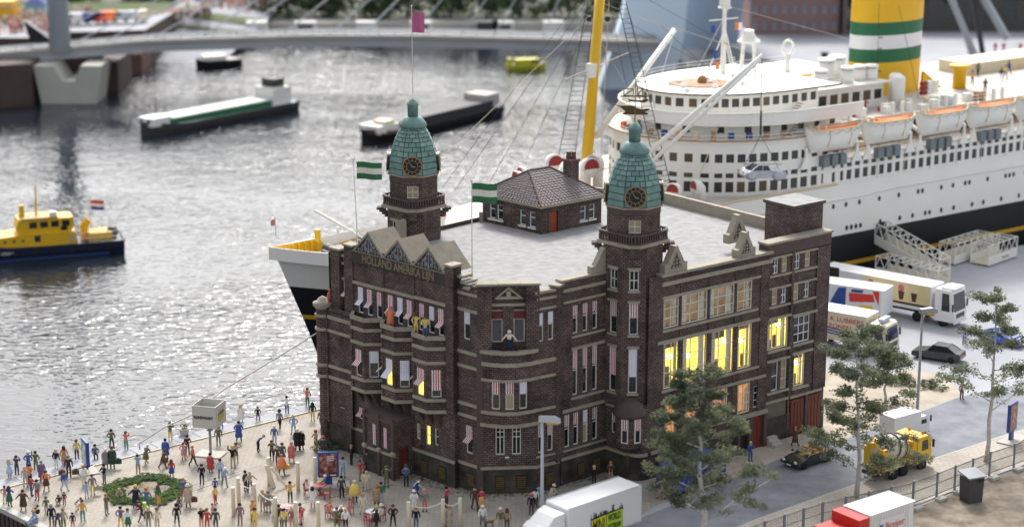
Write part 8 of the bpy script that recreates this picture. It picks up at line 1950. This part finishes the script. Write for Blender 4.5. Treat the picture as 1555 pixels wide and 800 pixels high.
# pier
pc_ = river(105, 158); mb = MB(); z1 = P0[13].z - .1
for sg, x0, x1 in ((-1, -5.6, -2.0), (1, 1.6, 5.4)): pass
o_ = Vector((pc_.x, pc_.y, 0)); prf = [(-5.0, WZ), (5.0, WZ), (6.2, z1), (2.4, z1), (1.3, z1 - 2.8), (-1.0, z1 - 2.8), (-2.6, z1), (-6.2, z1)]
mb.loft([[o_ + Vector((x, 0, z)) for x, z in prf], [o_ + Vector((x, 9, z)) for x, z in prf]][::-1]); mb.build('bridge_pier', CONC, br)
cl_ = MB(); c = GY(91, 62, 362); cl_.lathe([(1.95, -2), (1.9, 40)], 16, c); cl_.build('steel_column', mat('pale_steel_column', (.42, .46, .52), .5, .08), br, True)
c = GY(58, 66, 361); mb = MB(); mb.loft([[c + Vector((-2.5, 0, 4.2)), c + Vector((-1.3, 0, 0)), c + Vector((2.2, 0, .4)), c + Vector((1.0, 0, 1.6))], [c + Vector((-2.5, 2, 4.2)), c + Vector((-1.3, 2, 0)), c + Vector((2.2, 2, .4)), c + Vector((1.0, 2, 1.6))]][::-1]); mb.build('black_fin', BLACKP, br)
# light blue pylon beyond the liner
py = thing('bridge_pylon', 'pale blue leaning bridge pylon behind the liner mast', 'pylon', (40, 372, -1), world=True)
def slab(pts, Y, th, m_, name):
    f_ = [GY(u, v, Y) for u, v in pts]; MB().loft([[p for p in f_], [p + Vector((0, th, 0)) for p in f_]]).build(name, m_, py)
slab([(900, 165), (1012, 165), (1038, 60), (1062, -160), (985, -160), (945, 30)][::-1], 372, 8, LBLUE, 'pylon_leg'); slab([(1020, 75), (1120, 75), (1150, -160), (1072, -160)][::-1], 386, 7, mat('grey_blue_concrete', (.24, .29, .36), .8, .06, .03), 'pylon_rear_leg')
top_ = GY(1030, -420, 374); cb = MB()
for u in range(40, 960, 66):
    i = int((u + 250) / 25); a = P0[i] + Vector((0, 5.5, 1.8)); cb.tube(a, top_, .16, n=4)
cb.build('stay_cable', LGREYM, br)
# ------------------------------------------------------------------ far bank
def house(name, label, x0, x1, y, z1, wallm, roofm, rows, cols, dep=18, winm=GLASS_D, z0=0.0):
    t = thing(name, label, 'building', ((x0 + x1) / 2, y, z0)); w_ = x1 - x0; h = z1 - z0; f = Fac((-w_ / 2, 0), 0); mb = MB(); hs_ = []
    for r_ in range(rows):
        for c_ in range(cols):
            cx_ = -w_ / 2 + w_ * (c_ + .5) / cols + w_ / 2; cz = h * (r_ + .5) / rows; ww, wh = w_ / cols * .5, h / rows * .5; hs_.append((cx_ - ww / 2, cx_ + ww / 2, cz - wh / 2, cz + wh / 2))
    wall(f, 0, w_, 0, h, hs_, 0, .3, mb); mb.quad([(w_ / 2, 0, 0), (w_ / 2, dep, 0), (w_ / 2, dep, h), (w_ / 2, 0, h)]); mb.quad([(-w_ / 2, dep, 0), (-w_ / 2, 0, 0), (-w_ / 2, 0, h), (-w_ / 2, dep, h)]); mb.build('wall', wallm, t)
    MB().box((0, dep / 2, h + .25), (w_ + .6, dep + .6, .5)).build('roof', roofm, t); w0 = None
    for h_ in hs_: 
        if w0 is None: w0 = MB().box((0, .2, 0), (h_[1] - h_[0], .06, h_[3] - h_[2])).build('window', winm, t, loc=(h_[0] / 2 + h_[1] / 2 - w_ / 2, 0, (h_[2] + h_[3]) / 2))
        else: inst(w0, t, (h_[0] / 2 + h_[1] / 2 - w_ / 2, 0, (h_[2] + h_[3]) / 2))
    return t
RBR = mat('far_red_brick', (.25, .16, .15), .85, .2, .3); RBR2 = mat('far_brown_brick', (.14, .11, .105), .85, .2, .3); PALEW = mat('pale_blue_shop_front', (.35, .36, .42), .7, .15, .3)
q = G(1140, 58, -1.2)
house('brick_warehouse', 'red brick warehouse with many windows beyond the liner bridge', 48, 66, 398, 12, RBR, CONCG, 4, 9, z0=-1.2, winm=mat('pale_far_window', (.22, .24, .28), .3, .3, .2)); house('brick_warehouse', 'dark brown windowless warehouse left of the liner funnel', 66.5, 72, 396, 12, RBR2, CONCG, 3, 2, z0=-1.2)
house('dark_shed', 'long dark shed on the quay right of the liner funnel', 80, 165, 402, 9, mat('dark_shed_wall', (.07, .066, .062), .8, .3, .2), CONCG, 1, 14, z0=-1.2)
for k, (x, words_) in enumerate(((86.5, 'left'), (88.0, 'middle'), (91.0, 'right'))):
    t = thing('striped_pole', words_ + ' one of the red and white striped poles beyond the funnel', 'pole', (x, 352, -1.2), group='red and white poles')
    for j in range(6): MB().tube((0, 0, j * .8), (0, 0, j * .8 + .8), .3, n=8).build('pole_band', REDP if j % 2 else WHITE, t)
gx = thing('quay_crane', 'pale grey leaning crane booms beyond the liner deck', 'crane', (96, 350, -1.2), world=True); cr_ = MB()
for u0, v0, u1, v1, r_ in ((1490, 105, 1432, -30, .55), (1480, 105, 1440, -30, .3), (1530, 60, 1478, -30, .7)): cr_.tube(GY(u0, v0, 348), GY(u1, v1, 350), r_, n=6)
cr_.build('boom', LGREYM, gx); MB().tube(GY(1495, 100, 349), GY(1476, -20, 349), .5, n=6).build('dark_boom', DGREY, gx); MB().prism([(92, 345), (100, 345), (100, 352), (92, 352)], -1.2, 1.4).build('crane_base', DGREY, gx)
for k, (x, y, m_) in enumerate(((70, 349, DGREY), (56, 352, NAVYH), (66, 347.5, BLACKP), (104, 345, NAVYH))):
    t = thing('bollard', ('grey', 'navy', 'black', 'dark blue')[k] + ' mooring bollard on the far harbour quay', 'bollard', (x, y, -1.2), group='mooring bollards on the harbour quay'); MB().lathe([(.7, 0), (.55, .3), (.5, 2.6), (.8, 2.9), (.7, 3.2), (.1, 3.3)], 10).build('bollard_body', m_, t, True)
# promenade behind the bridge, left: vans, kiosks, awnings, people, trees
cols_ = [('blue', BLUEP), ('red', REDP), ('white', WHITE), ('orange', ORANGE), ('yellow', YELLOW), ('dark blue', NAVYH), ('light grey', LGREYM), ('black', BLACKP), ('green', GREENP), ('cream', CREAM)]
def far_van(i, u, v, k, gl=.15, w_=3.8):
    p = G(u, v, gl); nm, m_ = cols_[k]; t = thing('parked_van', nm + ' van on the far promenade, number %s from the left' % ['first', 'second', 'third', 'fourth', 'fifth', 'sixth', 'seventh', 'eighth', 'ninth', 'tenth', 'eleventh', 'twelfth'][i], 'van', p, R(random.choice((0, 0, 90))), 'vans parked on the far promenade')
    t['label'] = '%s van parked on the far promenade, %s in the row' % (nm, ['first', 'second', 'third', 'fourth', 'fifth', 'sixth', 'seventh', 'eighth', 'ninth', 'tenth', 'eleventh', 'twelfth'][i])
    m = MB(); pr_ = [(-w_ / 2, .35), (-w_ / 2, 1.1), (-w_ / 2 + .7, 1.3), (-w_ / 2 + 1.2, 2.1), (w_ / 2, 2.15), (w_ / 2, .35)]; m.loft([[(x, -.9, z) for x, z in pr_], [(x, .9, z) for x, z in pr_]]); m.build('body', m_, t); MB().box((-w_ / 2 + 1.6, 0, 1.7), (.9, 1.84, .5)).build('window', GLASS_D, t)
    for x in (-w_ / 2 + .8, w_ / 2 - .8):
        for y in (-.85, .85): o = MB().lathe([(.34, -.1), (.34, .1)], 10).build('wheel', RUBBER, t); o.rotation_euler.x = R(90); o.location = (x, y, .34)
for i, (u, k) in enumerate(((112, 2), (126, 0), (140, 7), (154, 1), (168, 3), (184, 6), (200, 2), (216, 9))): far_van(i, u, 36 - i * .6, k)
crowd = MB(); cm_ = [pm(c) for c in ('white', 'red', 'amber', 'lblue', 'cream', 'navy', 'pink', 'grey', 'orange')]
for k in range(900):
    if k < 420: p = GY(random.uniform(0, 75), 0, 1); p = Vector((random.uniform(-112, -90), random.uniform(390, 424), -.2))
    elif k < 680: u = random.uniform(225, 320); p = G(u, 30 - (u - 225) * .12 + random.uniform(-3, 5), -1.6)
    else: p = Vector((random.uniform(-75, -56), random.uniform(444, 462), -1.8))
    x = random.uniform(.22, .34); crowd.box((p.x, p.y, p.z + .45), (x, x, .9), random.uniform(0, 3), random.randrange(9)); crowd.box((p.x, p.y, p.z + 1.2), (x * 1.5, x * 1.1, .65), random.uniform(0, 3), random.randrange(9)); crowd.ball((p.x, p.y, p.z + 1.68), .14, 6, 4, 4)
tag(crowd.build('distant_crowd', cm_ ), 'distant blurred crowd of people on the far promenade', 'crowd', kind='stuff')
house('shop_row', 'pale shop building at the far left behind the bridge', -150, -112, 452, 12, mat('ochre_wall', (.42, .30, .12), .8, .2, .2), CONCG, 3, 10); house('shop_row', 'brown flats behind the steel column of the bridge', -108, -92, 458, 16, RBR2, CONCG, 4, 5); house('shop_row', 'cream low building on the far bank right of the column', -88, -70, 470, 12, mat('peach_wall', (.45, .32, .24), .8, .2, .2), CONCG, 3, 6)
t = thing('market_kiosk', 'bright blue kiosk roof beside the steel column', 'kiosk', G(56, 22, 0)); MB().box((0, 0, 1.2), (4, 3, 2.4)).build('booth', mat('kiosk_blue', (.22, .45, .65), .6, .1), t); MB().lathe([(3.2, 2.4), (.1, 4.0)], 4, rz=R(45)).build('canopy', BLUEP, t)
t = thing('market_kiosk', 'yellow kiosk at the far left edge', 'kiosk', G(4, 30, 0)); MB().box((0, 0, 2), (6, 4, 4)).build('booth', YELLOW, t); MB().box((0, -2.2, 3.0), (6.4, 1.2, .2)).build('counter_awning', AWN_R, t)
def far_tree(label, p, h, r_, cls, seed):
    random.seed(seed); t = thing('far_tree', label, 'tree', p, group='trees on the far bank'); MB().path([(0, 0, 0), (.2, .1, h * .4), (0, .1, h * .85)], [.4, .28, .1], 6).build('trunk', BARK, t)
    for k in range(4): a_ = k * 1.7; MB().tube((.1, .1, h * .4), (r_ * .6 * math.cos(a_), r_ * .6 * math.sin(a_), h * .72), .16, .06, 5).build('limb', BARK, t)
    mb = MB()
    for _ in range(64):
        x, y, z = random.gauss(0, .6), random.gauss(0, .5), random.uniform(.1, 1.02); leaf_cloud(mb, (x * r_, y * r_, z * h), r_ * .34, r_ * .3, 34, .5, random.choice((0, 1, 2)))
    mb.build('crown', cls, t)
wt = ['behind the shop roofs', 'right of the steel column', 'above the far crowd', 'at the far bank grass', 'left of the pink flag pole', 'right of the pink flag pole', 'above the bridge centre', 'left of the yellow mast', 'behind the yellow mast', 'beyond the liner mast rigging', 'between column and crowd', 'behind the white far boats', 'over the far quay wall']
for k, (x, y, h) in enumerate(((-100, 449, 10), (-84, 452, 11), (-66, 474, 12), (-51, 450, 9), (-41, 451, 10), (-24, 450, 9), (-14, 451, 10), (2, 450, 10), (13, 451, 11), (25, 450, 10), (-76, 466, 12), (-32, 450, 10), (-6, 450, 11))): far_tree('green tree on the far bank ' + wt[k], (x, y, -4.5), h, 5.4, [HEDGE, LEAF3, LEAF3], 60 + k)
random.seed(5)
for k, (u, m_, nm) in enumerate(((385, SHIPW, 'white'), (470, SHIPW, 'small white'), (552, DGREY, 'dark grey'), (645, SHIPW, 'pale'), (735, BLACKP, 'black'), (770, SHIPW, 'tall white'), (835, LGREYM, 'light grey'))):
    p = Vector((GY(u, 50, 434).x, 434, WZ)); t = craft('moored_boat', nm + ' boat moored at the far quay, %s from the left' % ['first', 'second', 'third', 'fourth', 'fifth', 'sixth', 'seventh'][k], 'boat', p, R(0 if k % 2 else 180), 9, 3.2, 1.6, .6, m_, DECK); MB().box((-.8, 0, 3.2), (4.6, 2.4, 3.0)).build('cabin', SHIPW if m_ is not BLACKP else DGREY, t); MB().box((-.8, -1.22, 3.6), (3.4, .05, .9)).build('cabin_window', GLASS_D, t)
